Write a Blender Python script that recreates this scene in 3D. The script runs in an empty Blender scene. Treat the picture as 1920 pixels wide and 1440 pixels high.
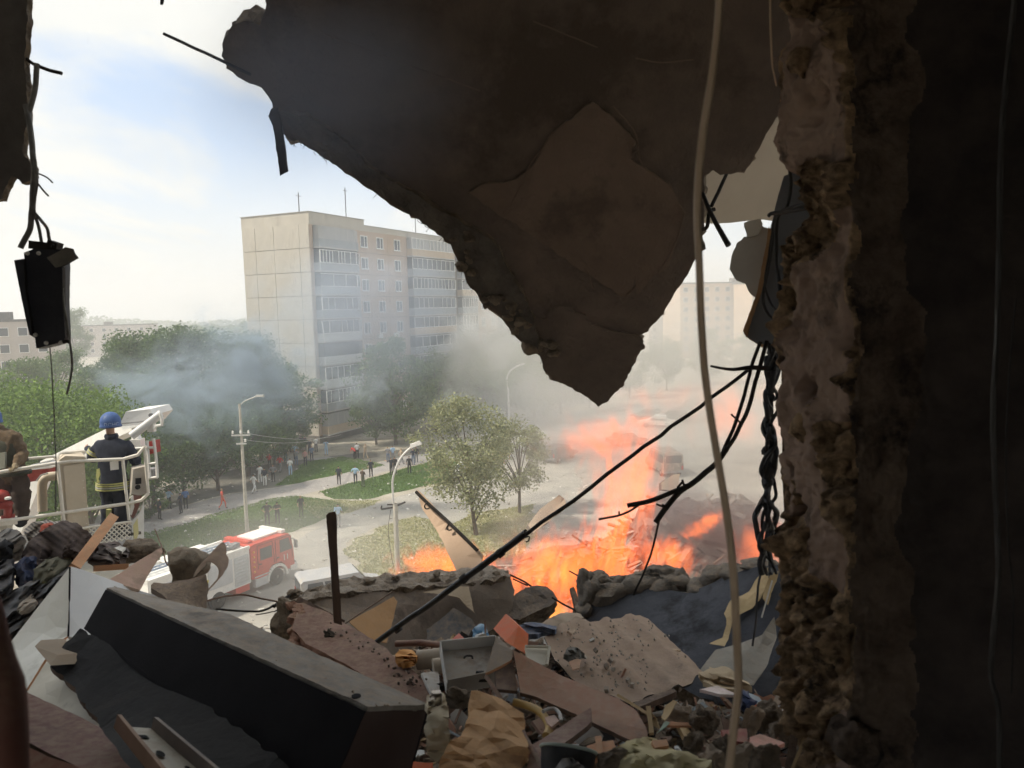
import bpy, math, random
import numpy as np
from mathutils import Vector, Matrix, noise
from mathutils.geometry import delaunay_2d_cdt

# ---------------------------------------------------------------- camera, sky, sun, exposure
SC = bpy.context.scene
COL = SC.collection
random.seed(7)
FPX, PITCH, ROLL, EZ = 1442.0, math.radians(5.55), math.radians(1.5), 15.5
CF = Vector((0, math.cos(PITCH), -math.sin(PITCH)))
_r0, _u0 = Vector((1, 0, 0)), Vector((0, math.sin(PITCH), math.cos(PITCH)))
CR = _r0*math.cos(ROLL) - _u0*math.sin(ROLL)
CU = _u0*math.cos(ROLL) + _r0*math.sin(ROLL)
EYE = Vector((0, 0, EZ))
cam = bpy.data.cameras.new('camera'); camo = bpy.data.objects.new('camera', cam); COL.objects.link(camo)
camo.matrix_world = Matrix(((CR.x, CU.x, -CF.x, 0), (CR.y, CU.y, -CF.y, 0), (CR.z, CU.z, -CF.z, EZ), (0, 0, 0, 1)))
cam.sensor_width = 36; cam.lens = FPX/1920*36; cam.clip_start = 0.05; cam.clip_end = 6000
cam.dof.use_dof = True; cam.dof.focus_distance = 14; cam.dof.aperture_fstop = 6.5
cam.dof.aperture_ratio = 1.0
SC.camera = camo

SUN_AZ = Vector((-1.0, -0.22, 0)).normalized(); SUN_EL = math.radians(50)
SUN_DIR = Vector((SUN_AZ.x*math.cos(SUN_EL), SUN_AZ.y*math.cos(SUN_EL), math.sin(SUN_EL)))
world = bpy.data.worlds.new('World'); SC.world = world; world.use_nodes = True
wn, wl = world.node_tree.nodes, world.node_tree.links
wn.clear()
def WN(t, **kw):
    n = wn.new(t)
    for k, v in kw.items(): setattr(n, k, v)
    return n
w_out = WN('ShaderNodeOutputWorld'); w_bg = WN('ShaderNodeBackground'); w_bg.inputs['Strength'].default_value = 0.10
w_sky = WN('ShaderNodeTexSky', sky_type='NISHITA', sun_disc=False)
w_sky.sun_elevation = SUN_EL; w_sky.sun_rotation = math.atan2(SUN_DIR.x, SUN_DIR.y)
w_sky.air_density = 1.0; w_sky.dust_density = 1.5; w_sky.ozone_density = 1.5
w_tc = WN('ShaderNodeTexCoord'); w_sep = WN('ShaderNodeSeparateXYZ')
wl.new(w_tc.outputs['Generated'], w_sep.inputs[0])
w_add = WN('ShaderNodeMath', operation='ADD'); w_add.inputs[1].default_value = 0.16
w_max = WN('ShaderNodeMath', operation='MAXIMUM'); w_max.inputs[1].default_value = 0.03
wl.new(w_sep.outputs[2], w_add.inputs[0]); wl.new(w_add.outputs[0], w_max.inputs[0])
w_dx = WN('ShaderNodeMath', operation='DIVIDE'); w_dy = WN('ShaderNodeMath', operation='DIVIDE')
wl.new(w_sep.outputs[0], w_dx.inputs[0]); wl.new(w_max.outputs[0], w_dx.inputs[1])
wl.new(w_sep.outputs[1], w_dy.inputs[0]); wl.new(w_max.outputs[0], w_dy.inputs[1])
w_cmb = WN('ShaderNodeCombineXYZ'); wl.new(w_dx.outputs[0], w_cmb.inputs[0]); wl.new(w_dy.outputs[0], w_cmb.inputs[1])
w_map = WN('ShaderNodeMapping'); wl.new(w_cmb.outputs[0], w_map.inputs[0])
w_map.inputs['Location'].default_value = (2.22, -0.02, 0.0); w_map.inputs['Scale'].default_value = (1.0, 0.62, 1)
w_n1 = WN('ShaderNodeTexNoise'); w_n1.inputs['Scale'].default_value = 0.75; w_n1.inputs['Detail'].default_value = 7; w_n1.inputs['Roughness'].default_value = 0.58
w_n1.inputs['Distortion'].default_value = 0.5
wl.new(w_map.outputs[0], w_n1.inputs['Vector'])
w_rmp = WN('ShaderNodeValToRGB'); w_rmp.color_ramp.elements[0].position = 0.405; w_rmp.color_ramp.elements[1].position = 0.505
wl.new(w_n1.outputs['Fac'], w_rmp.inputs[0])
w_hz = WN('ShaderNodeMapRange'); wl.new(w_sep.outputs[2], w_hz.inputs[0])      # everything near the horizon is white haze
w_hz.inputs[1].default_value = 0.02; w_hz.inputs[2].default_value = 0.20; w_hz.inputs[3].default_value = 1.0; w_hz.inputs[4].default_value = 0.0
w_mx = WN('ShaderNodeMath', operation='MAXIMUM'); wl.new(w_rmp.outputs[0], w_mx.inputs[0]); wl.new(w_hz.outputs[0], w_mx.inputs[1])
w_n2 = WN('ShaderNodeTexNoise'); w_n2.inputs['Scale'].default_value = 2.2; w_n2.inputs['Detail'].default_value = 6
wl.new(w_map.outputs[0], w_n2.inputs['Vector'])
w_cr = WN('ShaderNodeValToRGB')
w_cr.color_ramp.elements[0].position = 0.3; w_cr.color_ramp.elements[0].color = (4.25, 4.35, 4.25, 1)
w_cr.color_ramp.elements[1].position = 0.7; w_cr.color_ramp.elements[1].color = (5.0, 4.95, 4.65, 1)
wl.new(w_n2.outputs['Fac'], w_cr.inputs[0])
w_sk = WN('ShaderNodeMixRGB', blend_type='MIX'); w_sk.inputs[0].default_value = 0.62       # thin veil under the clear parts
wl.new(w_sky.outputs[0], w_sk.inputs[1]); w_sk.inputs[2].default_value = (2.8, 3.6, 4.8, 1)
w_mix = WN('ShaderNodeMixRGB', blend_type='MIX')
wl.new(w_mx.outputs[0], w_mix.inputs[0]); wl.new(w_sk.outputs[0], w_mix.inputs[1]); wl.new(w_cr.outputs[0], w_mix.inputs[2])
wl.new(w_mix.outputs[0], w_bg.inputs[0]); wl.new(w_bg.outputs[0], w_out.inputs[0])

sun = bpy.data.lights.new('sun', 'SUN'); sun.energy = 2.5; sun.angle = math.radians(1.2); sun.color = (1.0, 0.90, 0.74)
suno = bpy.data.objects.new('sun', sun); COL.objects.link(suno)
suno.rotation_euler = SUN_DIR.to_track_quat('Z', 'Y').to_euler()
vs = SC.view_settings
vs.view_transform = 'Standard'; vs.look = 'None'; vs.exposure = 1.08; vs.gamma = 1.0; vs.use_curve_mapping = False
cy = SC.cycles
cy.use_denoising = True; cy.use_adaptive_sampling = True; cy.adaptive_threshold = 0.03
cy.max_bounces = 6; cy.diffuse_bounces = 3; cy.glossy_bounces = 2; cy.transmission_bounces = 3; cy.transparent_max_bounces = 10
cy.volume_bounces = 1; cy.volume_step_rate = 1.0; cy.volume_max_steps = 128
cy.sample_clamp_indirect = 4.0
cy.caustics_reflective = False; cy.caustics_refractive = False

# ---------------------------------------------------------------- where a sight line meets the place
def ray(u, v): return CF + CR*((u-960)/FPX) - CU*((v-720)/FPX)
def P(u, v, d): return EYE + ray(u, v)*d
def atz(u, v, z=0.0):
    q = ray(u, v); return EYE + q*((z-EZ)/q.z)
def onpl(pl, u, v):
    n, p0 = pl; q = ray(u, v); return EYE + q*((p0-EYE).dot(n)/q.dot(n))
def plane(a, b, c): return ((b-a).cross(c-a).normalized(), a)

# ---------------------------------------------------------------- mesh helpers
class MB:
    def __init__(s): s.V, s.F, s.M = [], [], []
    def add(s, V, F, mi=0):
        o = len(s.V); s.V += [tuple(v) for v in V]
        for f in F: s.F.append(tuple(i+o for i in f)); s.M.append(mi)
        return s
    def box(s, c, size, R=None, mi=0, taper=1.0):
        c = Vector(c); hx, hy, hz = size[0]/2, size[1]/2, size[2]/2; V = []
        for z, t in ((-hz, 1), (hz, taper)):
            for x, y in ((-hx, -hy), (hx, -hy), (hx, hy), (-hx, hy)):
                p = Vector((x*t, y*t, z)); V.append(c + (R @ p if R else p))
        return s.add(V, [(0, 3, 2, 1), (4, 5, 6, 7), (0, 1, 5, 4), (1, 2, 6, 5), (2, 3, 7, 6), (3, 0, 4, 7)], mi)
    def tube(s, pts, r, n=6, mi=0, cap=True):
        pts = [Vector(p) for p in pts]; k = len(pts); rr = r if isinstance(r, (list, tuple)) else [r]*k
        V, F = [], []; prev = None
        for i, p in enumerate(pts):
            t = (pts[min(i+1, k-1)] - pts[max(i-1, 0)]); t = t.normalized() if t.length > 1e-9 else Vector((0, 0, 1))
            if prev is None:
                a = t.orthogonal().normalized()
            else:
                a = prev - t*prev.dot(t); a = a.normalized() if a.length > 1e-6 else t.orthogonal().normalized()
            prev = a; b = t.cross(a)
            for j in range(n):
                w = 2*math.pi*j/n; V.append(p + (a*math.cos(w) + b*math.sin(w))*rr[i])
        for i in range(k-1):
            for j in range(n):
                F.append((i*n+j, i*n+(j+1) % n, (i+1)*n+(j+1) % n, (i+1)*n+j))
        if cap: F.append(tuple(range(n-1, -1, -1))); F.append(tuple((k-1)*n+j for j in range(n)))
        return s.add(V, F, mi)
    def prism(s, poly, vec, mi=0, cap_mi=None):
        n = len(poly); vec = Vector(vec); poly = [Vector(p) for p in poly]
        V = poly + [p+vec for p in poly]
        s.add(V, [tuple(range(n)), tuple(range(2*n-1, n-1, -1))], mi if cap_mi is None else cap_mi)
        return s.add(V, [(i, i+n, (i+1) % n+n, (i+1) % n) for i in range(n)], mi)
    def lathe(s, prof, c=(0, 0, 0), n=16, mi=0, R=None):
        c = Vector(c); V, F = [], []
        for r, z in prof:
            for j in range(n):
                a = 2*math.pi*j/n; p = Vector((r*math.cos(a), r*math.sin(a), z)); V.append(c + (R @ p if R else p))
        for i in range(len(prof)-1):
            for j in range(n): F.append((i*n+j, i*n+(j+1) % n, (i+1)*n+(j+1) % n, (i+1)*n+j))
        F.append(tuple(range(n-1, -1, -1))); F.append(tuple((len(prof)-1)*n+j for j in range(n)))
        return s.add(V, F, mi)
    def quad(s, a, b, c, d, mi=0): return s.add([a, b, c, d], [(0, 1, 2, 3)], mi)

def mk(name, mb, mats):
    me = bpy.data.meshes.new(name)
    me.from_pydata([tuple(v) for v in mb.V], [], mb.F)
    for m in (mats if isinstance(mats, (list, tuple)) else [mats]): me.materials.append(m)
    if any(mb.M): me.polygons.foreach_set('material_index', np.array(mb.M, dtype=np.int32))
    me.update(); return me

def tag(o, label=None, cat=None, group=None, kind=None):
    if label: o['label'] = label
    if cat: o['category'] = cat
    if group: o['group'] = group
    if kind: o['kind'] = kind
    return o

def smooth(o, ang=40):
    me = o.data
    me.polygons.foreach_set('use_smooth', np.ones(len(me.polygons), dtype=bool))
    if ang: 
        try: me.set_sharp_from_angle(angle=math.radians(ang))
        except Exception: pass
    return o

def wloc(o):
    p = Vector((0, 0, 0))
    while o: p += o.location; o = o.parent
    return p

def part(name, mb, mats, parent, local=False, sm=0):
    """a child mesh; its vertices are in world coordinates unless local"""
    if not local:
        L = wloc(parent); mb.V = [tuple(Vector(v)-L) for v in mb.V]
    o = bpy.data.objects.new(name, mk(name, mb, mats)); COL.objects.link(o); o.parent = parent
    if sm: smooth(o, sm)
    return o
def top(name, mb, mats, label=None, cat=None, group=None, kind=None, sm=0):
    """a top-level thing of one mesh, its origin at its base"""
    A = np.array(mb.V, dtype=float); L = Vector(((A[:, 0].min()+A[:, 0].max())/2, (A[:, 1].min()+A[:, 1].max())/2, A[:, 2].min()))
    mb.V = [tuple(v) for v in (A-np.array(L))]
    o = bpy.data.objects.new(name, mk(name, mb, mats)); COL.objects.link(o); o.location = L
    if sm: smooth(o, sm)
    return tag(o, label, cat, group, kind)
def empty(name, loc, label=None, cat=None, group=None, rz=0.0):
    o = bpy.data.objects.new(name, None); COL.objects.link(o); o.location = loc; o.rotation_euler.z = rz
    o.empty_display_size = 0.2
    return tag(o, label, cat, group)
def share(name, me, parent, loc=(0, 0, 0), rot=(0, 0, 0), scale=(1, 1, 1)):
    o = bpy.data.objects.new(name, me); COL.objects.link(o); o.parent = parent; o.location = loc; o.rotation_euler = rot; o.scale = scale
    return o
def copy_tree(o, parent=None):
    c = o.copy(); COL.objects.link(c)
    if parent: c.parent = parent
    for ch in list(o.children): copy_tree(ch, c)
    return c

def fbm(p, sc=1.0, oct=4, seed=0):
    return noise.fractal(Vector(p)*sc + Vector((seed*7.3, seed*3.1, seed*1.7)), 1.0, 2.0, oct)

def spline(pts, n=6):
    """Catmull-Rom through the points"""
    pts = [Vector(p) for p in pts]
    if len(pts) < 3: return pts
    out = []
    for i in range(len(pts)-1):
        p0, p1, p2, p3 = pts[max(i-1, 0)], pts[i], pts[i+1], pts[min(i+2, len(pts)-1)]
        for k in range(n):
            t = k/n
            out.append(0.5*((2*p1)+(p2-p0)*t+(2*p0-5*p1+4*p2-p3)*t*t+(3*p1-p0-3*p2+p3)*t**3))
    return out+[pts[-1]]
def cord(uvd, r, n=6, seg=6, wob=0.0, seed=0):
    pts = spline([P(*q) for q in uvd], seg)
    if wob: pts = [p + Vector((fbm(p, 9, 2, seed), fbm(p, 9, 2, seed+5), fbm(p, 9, 2, seed+9)))*wob for p in pts]
    if isinstance(r, tuple): r = [r[0]+(r[1]-r[0])*i/(len(pts)-1) for i in range(len(pts))]
    return MB().tube(pts, r, n)

def slab(poly, thick, cell=0.1, jag=0.0, jfreq=8.0, amp=0.0, afreq=4.0, edge=0.0, seed=1, away=True, mi_face=0, mi_edge=1, fine=None, bend=None):
    """a broken plate: outline poly (3D points, about one plane), real thickness, ragged outline, uneven faces and a rough broken edge"""
    poly = [Vector(p) for p in poly]; n = len(poly); c = sum(poly, Vector())/n
    nr = Vector()
    for i in range(n): nr += (poly[i]-c).cross(poly[(i+1) % n]-c)
    nr.normalize()
    if away and nr.dot(c-EYE) < 0: nr = -nr
    ex = (poly[1]-poly[0]).normalized(); ex = (ex-nr*ex.dot(nr)).normalized(); ey = nr.cross(ex)
    st = fine or max(cell*0.5, 0.012)
    pts2, hts = [], []
    for i in range(n):
        a, b = poly[i], poly[(i+1) % n]; L = (b-a).length; m = max(1, int(L/st))
        for k in range(m):
            t = k/m; p = a.lerp(b, t); e = (b-a).normalized().cross(nr)
            if jag and 0 < k: p = p + e*(fbm(p, jfreq, 4, seed)*jag)
            q = p-c; pts2.append((q.dot(ex), q.dot(ey))); hts.append(q.dot(nr))
    nb = len(pts2); xs = [p[0] for p in pts2]; ys = [p[1] for p in pts2]
    rs = random.Random(seed); inner = []
    x = min(xs)+cell/2
    A = np.array(pts2); Bp = np.roll(A, -1, axis=0)
    def inside(px, py):
        cnt = ((A[:, 1] > py) != (Bp[:, 1] > py)); dy = np.where(Bp[:, 1]-A[:, 1] == 0, 1e-12, Bp[:, 1]-A[:, 1])
        return np.count_nonzero(cnt & (px < (Bp[:, 0]-A[:, 0])*(py-A[:, 1])/dy + A[:, 0])) % 2 == 1
    while x < max(xs):
        y = min(ys)+cell/2
        while y < max(ys):
            px, py = x+rs.uniform(-.3, .3)*cell, y+rs.uniform(-.3, .3)*cell
            if inside(px, py) and np.min((A[:, 0]-px)**2+(A[:, 1]-py)**2) > (st*0.6)**2: inner.append((px, py))
            y += cell
        x += cell
    res = delaunay_2d_cdt([Vector(p) for p in pts2+inner], [(i, (i+1) % nb) for i in range(nb)], [tuple(range(nb))], 1, 1e-6)
    V2, F2, orig = res[0], res[2], res[3]
    # heights over the mean plane, interpolated from the outline
    H = np.array(hts)
    def height(p):
        d2 = (A[:, 0]-p[0])**2+(A[:, 1]-p[1])**2+1e-6; w = 1/d2**1.5; return float((w*H).sum()/w.sum())
    mb = MB(); front, back = [], []
    flat = max(abs(H)) < 1e-4
    for i, v in enumerate(V2):
        p = c + ex*v.x + ey*v.y + nr*(0 if flat else height(v))
        if bend: p = bend(p, v.x, v.y)
        k = fbm(p, afreq, 4, seed+3)*amp if amp else 0
        k2 = fbm(p, afreq, 3, seed+11)*amp if amp else 0
        front.append(p + nr*k); back.append(p + nr*(thick+k2))
    nv = len(V2); F = []
    f0 = F2[0]; w = (V2[f0[1]]-V2[f0[0]]).cross(V2[f0[2]]-V2[f0[0]])
    flip = w > 0
    for f in F2:
        F.append(tuple(reversed(f)) if flip else tuple(f))
    mb.add(front+back, F + [tuple(i+nv for i in reversed(f)) for f in F], mi_face)
    from collections import Counter
    ec = Counter()
    for f in F:
        for i in range(len(f)): ec[(f[i], f[(i+1) % len(f)])] += 1
    be = [e for e in ec if (e[1], e[0]) not in ec]
    rings = 1 if not edge else max(2, int(thick/st))
    ring = {}
    out2 = {}
    for a, b in be:
        d = (V2[b]-V2[a]); d = Vector((d.y, -d.x)); d = d.normalized() if d.length else d
        for i in (a, b): out2[i] = out2.get(i, Vector((0, 0)))+d*(1 if not flip else -1)
    for i in out2:
        o3 = (ex*out2[i].x + ey*out2[i].y); o3 = o3.normalized() if o3.length else o3
        L = [i]
        for k in range(1, rings):
            t = k/rings; p = front[i].lerp(back[i], t); p = p + o3*(fbm(p, 14, 4, seed+21)*edge + fbm(p, 40, 2, seed+2)*edge*.4)
            L.append(len(mb.V)); mb.V.append(tuple(p))
        L.append(i+nv); ring[i] = L
    for a, b in be:
        for k in range(len(ring[a])-1):
            mb.F.append((ring[b][k], ring[a][k], ring[a][k+1], ring[b][k+1])); mb.M.append(mi_edge)
    return mb

_ico = {}
def ico(sub):
    if sub not in _ico:
        import bmesh
        bm = bmesh.new(); bmesh.ops.create_icosphere(bm, subdivisions=sub, radius=1.0)
        bm.verts.ensure_lookup_table()
        _ico[sub] = ([v.co.copy() for v in bm.verts], [tuple(v.index for v in f.verts) for f in bm.faces]); bm.free()
    return _ico[sub]
def rock(c, rad, seed=1, sub=3, amp=0.35, freq=1.3, R=None, flat=0.0):
    V, F = ico(sub); out = []; c = Vector(c); rad = Vector(rad)
    for v in V:
        # chip the ball with a few planes, then roughen
        p = v.copy(); rs = random.Random(seed)
        for k in range(7):
            n = Vector((rs.gauss(0, 1), rs.gauss(0, 1), rs.gauss(0, 1))).normalized(); h = rs.uniform(.55, .85)
            e = p.dot(n)-h
            if e > 0: p -= n*e*0.9
        p *= 1 + fbm(v, freq, 4, seed)*amp + fbm(v, freq*5, 3, seed+4)*amp*.22
        p = Vector((p.x*rad.x, p.y*rad.y, p.z*rad.z)); out.append(c+(R @ p if R else p))
    return MB().add(out, F)

def eul(x, y, z): return Matrix.Rotation(math.radians(z), 3, 'Z') @ Matrix.Rotation(math.radians(y), 3, 'Y') @ Matrix.Rotation(math.radians(x), 3, 'X')

# ---------------------------------------------------------------- materials
def M(name, c1, c2=None, scale=4.0, rough=0.85, bump=0.0, bscale=None, metal=0.0, detail=6, c3=None, s3=1.0, lo=0.35, hi=0.65, spec=0.3, bdist=0.02, stretch=None, coord='Object', t3=0.55):
    m = bpy.data.materials.new(name); m.use_nodes = True; N, L = m.node_tree.nodes, m.node_tree.links
    b = N['Principled BSDF']; b.inputs['Roughness'].default_value = rough; b.inputs['Metallic'].default_value = metal
    b.inputs['Specular IOR Level'].default_value = spec
    def rgba(c): return (c[0], c[1], c[2], 1)
    b.inputs['Base Color'].default_value = rgba(c1)
    if c2 or bump:
        tc = N.new('ShaderNodeTexCoord'); src = tc.outputs[coord]
        if stretch:
            mp = N.new('ShaderNodeMapping'); mp.inputs['Scale'].default_value = stretch; L.new(src, mp.inputs[0]); src = mp.outputs[0]
    if c2:
        n = N.new('ShaderNodeTexNoise'); n.inputs['Scale'].default_value = scale; n.inputs['Detail'].default_value = detail; n.inputs['Roughness'].default_value = 0.62
        L.new(src, n.inputs['Vector'])
        r = N.new('ShaderNodeValToRGB'); r.color_ramp.elements[0].position = lo; r.color_ramp.elements[1].position = hi
        r.color_ramp.elements[0].color = rgba(c1); r.color_ramp.elements[1].color = rgba(c2); L.new(n.outputs['Fac'], r.inputs[0])
        col = r.outputs[0]
        if c3:
            n3 = N.new('ShaderNodeTexNoise'); n3.inputs['Scale'].default_value = s3; n3.inputs['Detail'].default_value = 8; n3.inputs['Roughness'].default_value = .7; L.new(src, n3.inputs['Vector'])
            r3 = N.new('ShaderNodeValToRGB'); r3.color_ramp.elements[0].position = t3; r3.color_ramp.elements[1].position = t3+.1; L.new(n3.outputs['Fac'], r3.inputs[0])
            mx = N.new('ShaderNodeMixRGB'); L.new(r3.outputs[0], mx.inputs[0]); L.new(col, mx.inputs[1]); mx.inputs[2].default_value = rgba(c3); col = mx.outputs[0]
        L.new(col, b.inputs['Base Color'])
    if bump:
        nb = N.new('ShaderNodeTexNoise'); nb.inputs['Scale'].default_value = bscale or scale*4; nb.inputs['Detail'].default_value = 7; nb.inputs['Roughness'].default_value = .68
        L.new(src, nb.inputs['Vector'])
        bp = N.new('ShaderNodeBump'); bp.inputs['Strength'].default_value = bump; bp.inputs['Distance'].default_value = bdist
        L.new(nb.outputs['Fac'], bp.inputs['Height']); L.new(bp.outputs[0], b.inputs['Normal'])
    return m
def leafmat(name, c1, c2, trans=0.25):
    m = bpy.data.materials.new(name); m.use_nodes = True; N, L = m.node_tree.nodes, m.node_tree.links
    b = N['Principled BSDF']; b.inputs['Roughness'].default_value = 0.7; b.inputs['Specular IOR Level'].default_value = .2
    g = N.new('ShaderNodeNewGeometry'); r = N.new('ShaderNodeValToRGB')
    r.color_ramp.elements[0].color = (*c1, 1); r.color_ramp.elements[1].color = (*c2, 1); L.new(g.outputs['Random Per Island'], r.inputs[0])
    L.new(r.outputs[0], b.inputs['Base Color'])
    t = N.new('ShaderNodeBsdfTranslucent'); L.new(r.outputs[0], t.inputs[0])
    mx = N.new('ShaderNodeMixShader'); mx.inputs[0].default_value = trans; L.new(b.outputs[0], mx.inputs[1]); L.new(t.outputs[0], mx.inputs[2])
    L.new(mx.outputs[0], N['Material Output'].inputs[0]); return m
def glassmat(name, c=(0.05, 0.06, 0.07), rough=0.12):
    m = M(name, c, rough=rough, spec=0.6); return m

concrete = M('concrete', (.20, .185, .165), (.33, .31, .28), 3.0, .95, .7, 30, c3=(.13, .115, .10), s3=1.5)
concrete_rough = M('concrete broken', (.165, .13, .098), (.38, .315, .24), 14, .97, 1.0, 60, bdist=.03, c3=(.10, .085, .07), s3=5)
dustwood = M('dusty laminate', (.20, .18, .16), (.30, .28, .25), 9, .8, .25, 60, c3=(.13, .115, .10), s3=4, stretch=(1, 1, 4))
black_board = M('black board', (.008, .0075, .009), (.014, .013, .015), 6, .8, .15, 80, spec=.12)
white_paint = M('white paint', (.72, .72, .69), (.80, .79, .76), 5, .5, .05, 40)
bark = M('bark', (.07, .055, .04), (.14, .115, .09), 9, .95, .6, 30)
steel_dark = M('dark steel', (.018, .016, .015), (.04, .034, .03), 30, .7, .3, 90, metal=.2)
# ---------------------------------------------------------------- the ground, road, paths, lawns
ground_m = M('dusty ground', (.30, .27, .22), (.42, .39, .33), .25, .95, .3, 3, c3=(.22, .20, .16), s3=.6)
road_m = M('dusty asphalt', (.25, .24, .225), (.36, .345, .31), .35, .92, .3, 4, c3=(.44, .42, .38), s3=.9, t3=.58)
path_m = M('grey path', (.25, .24, .235), (.33, .31, .30), .7, .92, .2, 5, c3=(.40, .385, .36), s3=2)
lawn_m = M('lawn', (.06, .125, .03), (.11, .19, .05), .5, .95, .6, 12, c3=(.14, .16, .07), s3=.35, t3=.6)
dry_m = M('dry lawn', (.25, .25, .13), (.36, .34, .21), .45, .95, .6, 12, c3=(.40, .37, .28), s3=.8, t3=.5)

mb = MB(); n = 60; V = []
for j in range(n+1):
    for i in range(n+1):
        s, t = (i/n-.5)*2, (j/n-.5)*2
        x, y = 2500*s*abs(s), 2500*t*abs(t)+60
        V.append((x, y, 0))
mb.add(V, [(j*(n+1)+i, j*(n+1)+i+1, (j+1)*(n+1)+i+1, (j+1)*(n+1)+i) for j in range(n) for i in range(n)])
go = bpy.data.objects.new('ground', mk('ground', mb, ground_m)); COL.objects.link(go); tag(go, kind='structure')

def patch(name, uv, h, mat, seed=1, jag=.35):
    pts = [atz(u, v, h) for u, v in uv]; out = []
    for i in range(len(pts)):
        a, b = pts[i], pts[(i+1) % len(pts)]; k = max(1, int((b-a).length/.5)); e = Vector((-(b-a).y, (b-a).x, 0)).normalized()
        for q in range(k):
            p = a.lerp(b, q/k); out.append(p + e*fbm(p, .5, 4, seed)*jag)
    mb = MB().add(out, [tuple(range(len(out)))])
    o = top(name, mb, mat, kind='structure'); return o, out
patch('road', [(500, 1075), (560, 1010), (640, 968), (720, 938), (800, 915), (850, 905), (900, 880), (960, 850), (1040, 800), (1180, 760), (1460, 740), (1520, 800), (1500, 1100), (1250, 1120), (900, 1130), (780, 965), (700, 990), (640, 1020), (700, 1200), (300, 1230), (260, 1100)], .004, road_m, 2)
patch('path', [(200, 1010), (290, 962), (440, 925), (530, 913), (640, 889), (700, 870), (770, 853), (850, 846), (860, 856), (790, 868), (720, 885), (650, 906), (560, 929), (470, 950), (400, 968), (300, 1000), (220, 1035)], .008, path_m, 3, .2)
patch('yard', [(150, 985), (250, 930), (330, 905), (440, 880), (560, 862), (700, 846), (860, 838), (850, 844), (700, 868), (530, 911), (440, 923), (290, 960), (180, 1005)], .004, M('shade painted yard', (.10, .10, .085), (.17, .16, .14), .6, .95, .3, 5), 4)  # shade under the trees, painted as a darker ground colour
patch('path', [(560, 862), (610, 856), (660, 860), (720, 872), (716, 878), (660, 866), (600, 862)], .012, path_m, 8, .1)
lawn_shapes = [
 [(262, 1000), (340, 984), (420, 958), (500, 937), (550, 930), (620, 938), (655, 953), (600, 976), (560, 993), (480, 1018), (400, 1040), (300, 1062), (255, 1055)],
 [(515, 911), (555, 882), (575, 866), (640, 857), (700, 867), (722, 873), (640, 889), (560, 906)],
 [(600, 922), (660, 906), (745, 882), (800, 868), (850, 860), (880, 868), (860, 890), (822, 905), (760, 920), (690, 936), (625, 936)]]
grounds = []
for k, s in enumerate(lawn_shapes):
    grounds.append(patch('lawn', s, .006, lawn_m, 11+k)[1])
dry_shapes = [[(640, 1030), (700, 992), (780, 968), (830, 985), (900, 960), (1000, 945), (1010, 985), (980, 1060), (900, 1100), (780, 1110), (700, 1090)],
              [(560, 935), (625, 938), (690, 937), (720, 938), (640, 966), (600, 975)]]
drys = [patch('dry_lawn', s, .006, dry_m, 21+k, .6)[1] for k, s in enumerate(dry_shapes)]
# grass blades
def blades(name, polys, count, mat, seed, hmin=.05, hmax=.16):
    rs = np.random.RandomState(seed); Vs, Fs = [], []; k = 0
    areas = []
    for p in polys:
        a = np.array([(q.x, q.y) for q in p]); areas.append((a, (a[:, 0].max()-a[:, 0].min())*(a[:, 1].max()-a[:, 1].min())))
    tot = sum(x[1] for x in areas)
    for a, ar in areas:
        m = int(count*ar/tot); px = rs.uniform(a[:, 0].min(), a[:, 0].max(), m); py = rs.uniform(a[:, 1].min(), a[:, 1].max(), m)
        B = np.roll(a, -1, axis=0); ins = np.zeros(m, int)
        for i in range(len(a)):
            dy = B[i, 1]-a[i, 1] or 1e-9
            ins += ((a[i, 1] > py) != (B[i, 1] > py)) & (px < (B[i, 0]-a[i, 0])*(py-a[i, 1])/dy+a[i, 0])
        ok = ins % 2 == 1; px, py = px[ok], py[ok]; m = len(px)
        th = rs.uniform(0, 6.28, m); h = rs.uniform(hmin, hmax, m); w = rs.uniform(.02, .06, m)
        V = np.zeros((m, 3, 3)); V[:, 0] = np.stack([px-np.cos(th)*w, py-np.sin(th)*w, np.full(m, .006)], 1); V[:, 1] = np.stack([px+np.cos(th)*w, py+np.sin(th)*w, np.full(m, .006)], 1)
        V[:, 2] = np.stack([px+rs.normal(0, .05, m), py+rs.normal(0, .05, m), h], 1)
        Vs.append(V.reshape(-1, 3))
    V = np.concatenate(Vs); me = bpy.data.meshes.new(name); nf = len(V)//3
    me.from_pydata(V.tolist(), [], np.arange(nf*3).reshape(-1, 3).tolist()); me.materials.append(mat)
    o = bpy.data.objects.new(name, me); COL.objects.link(o); return tag(o, kind='stuff')
blades('grass', grounds, 90000, leafmat('grass blade', (.065, .14, .028), (.17, .26, .07), .2), 3)
blades('dry_grass', drys, 45000, leafmat('dry grass blade', (.25, .27, .11), (.44, .41, .24), .2), 4, .04, .14)
# scraps of paper and debris lying about on the ground
rs = random.Random(5); mb = MB()
for k in range(700):
    u, v = rs.uniform(270, 1100), rs.uniform(875, 1180); p = atz(u, v, .03); s = rs.uniform(.04, .17)
    R = eul(rs.uniform(-25, 25), rs.uniform(-25, 25), rs.uniform(0, 360)); mb.box(p, (s*rs.uniform(.6, 2.2), s, .02+s*.25), R, rs.choice((0, 0, 1)))
top('ground_litter', mb, [M('pale litter', (.55, .54, .50), (.7, .68, .64), 3, .9), M('dull litter', (.22, .20, .17), (.32, .29, .25), 3, .9)], kind='stuff')

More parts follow.
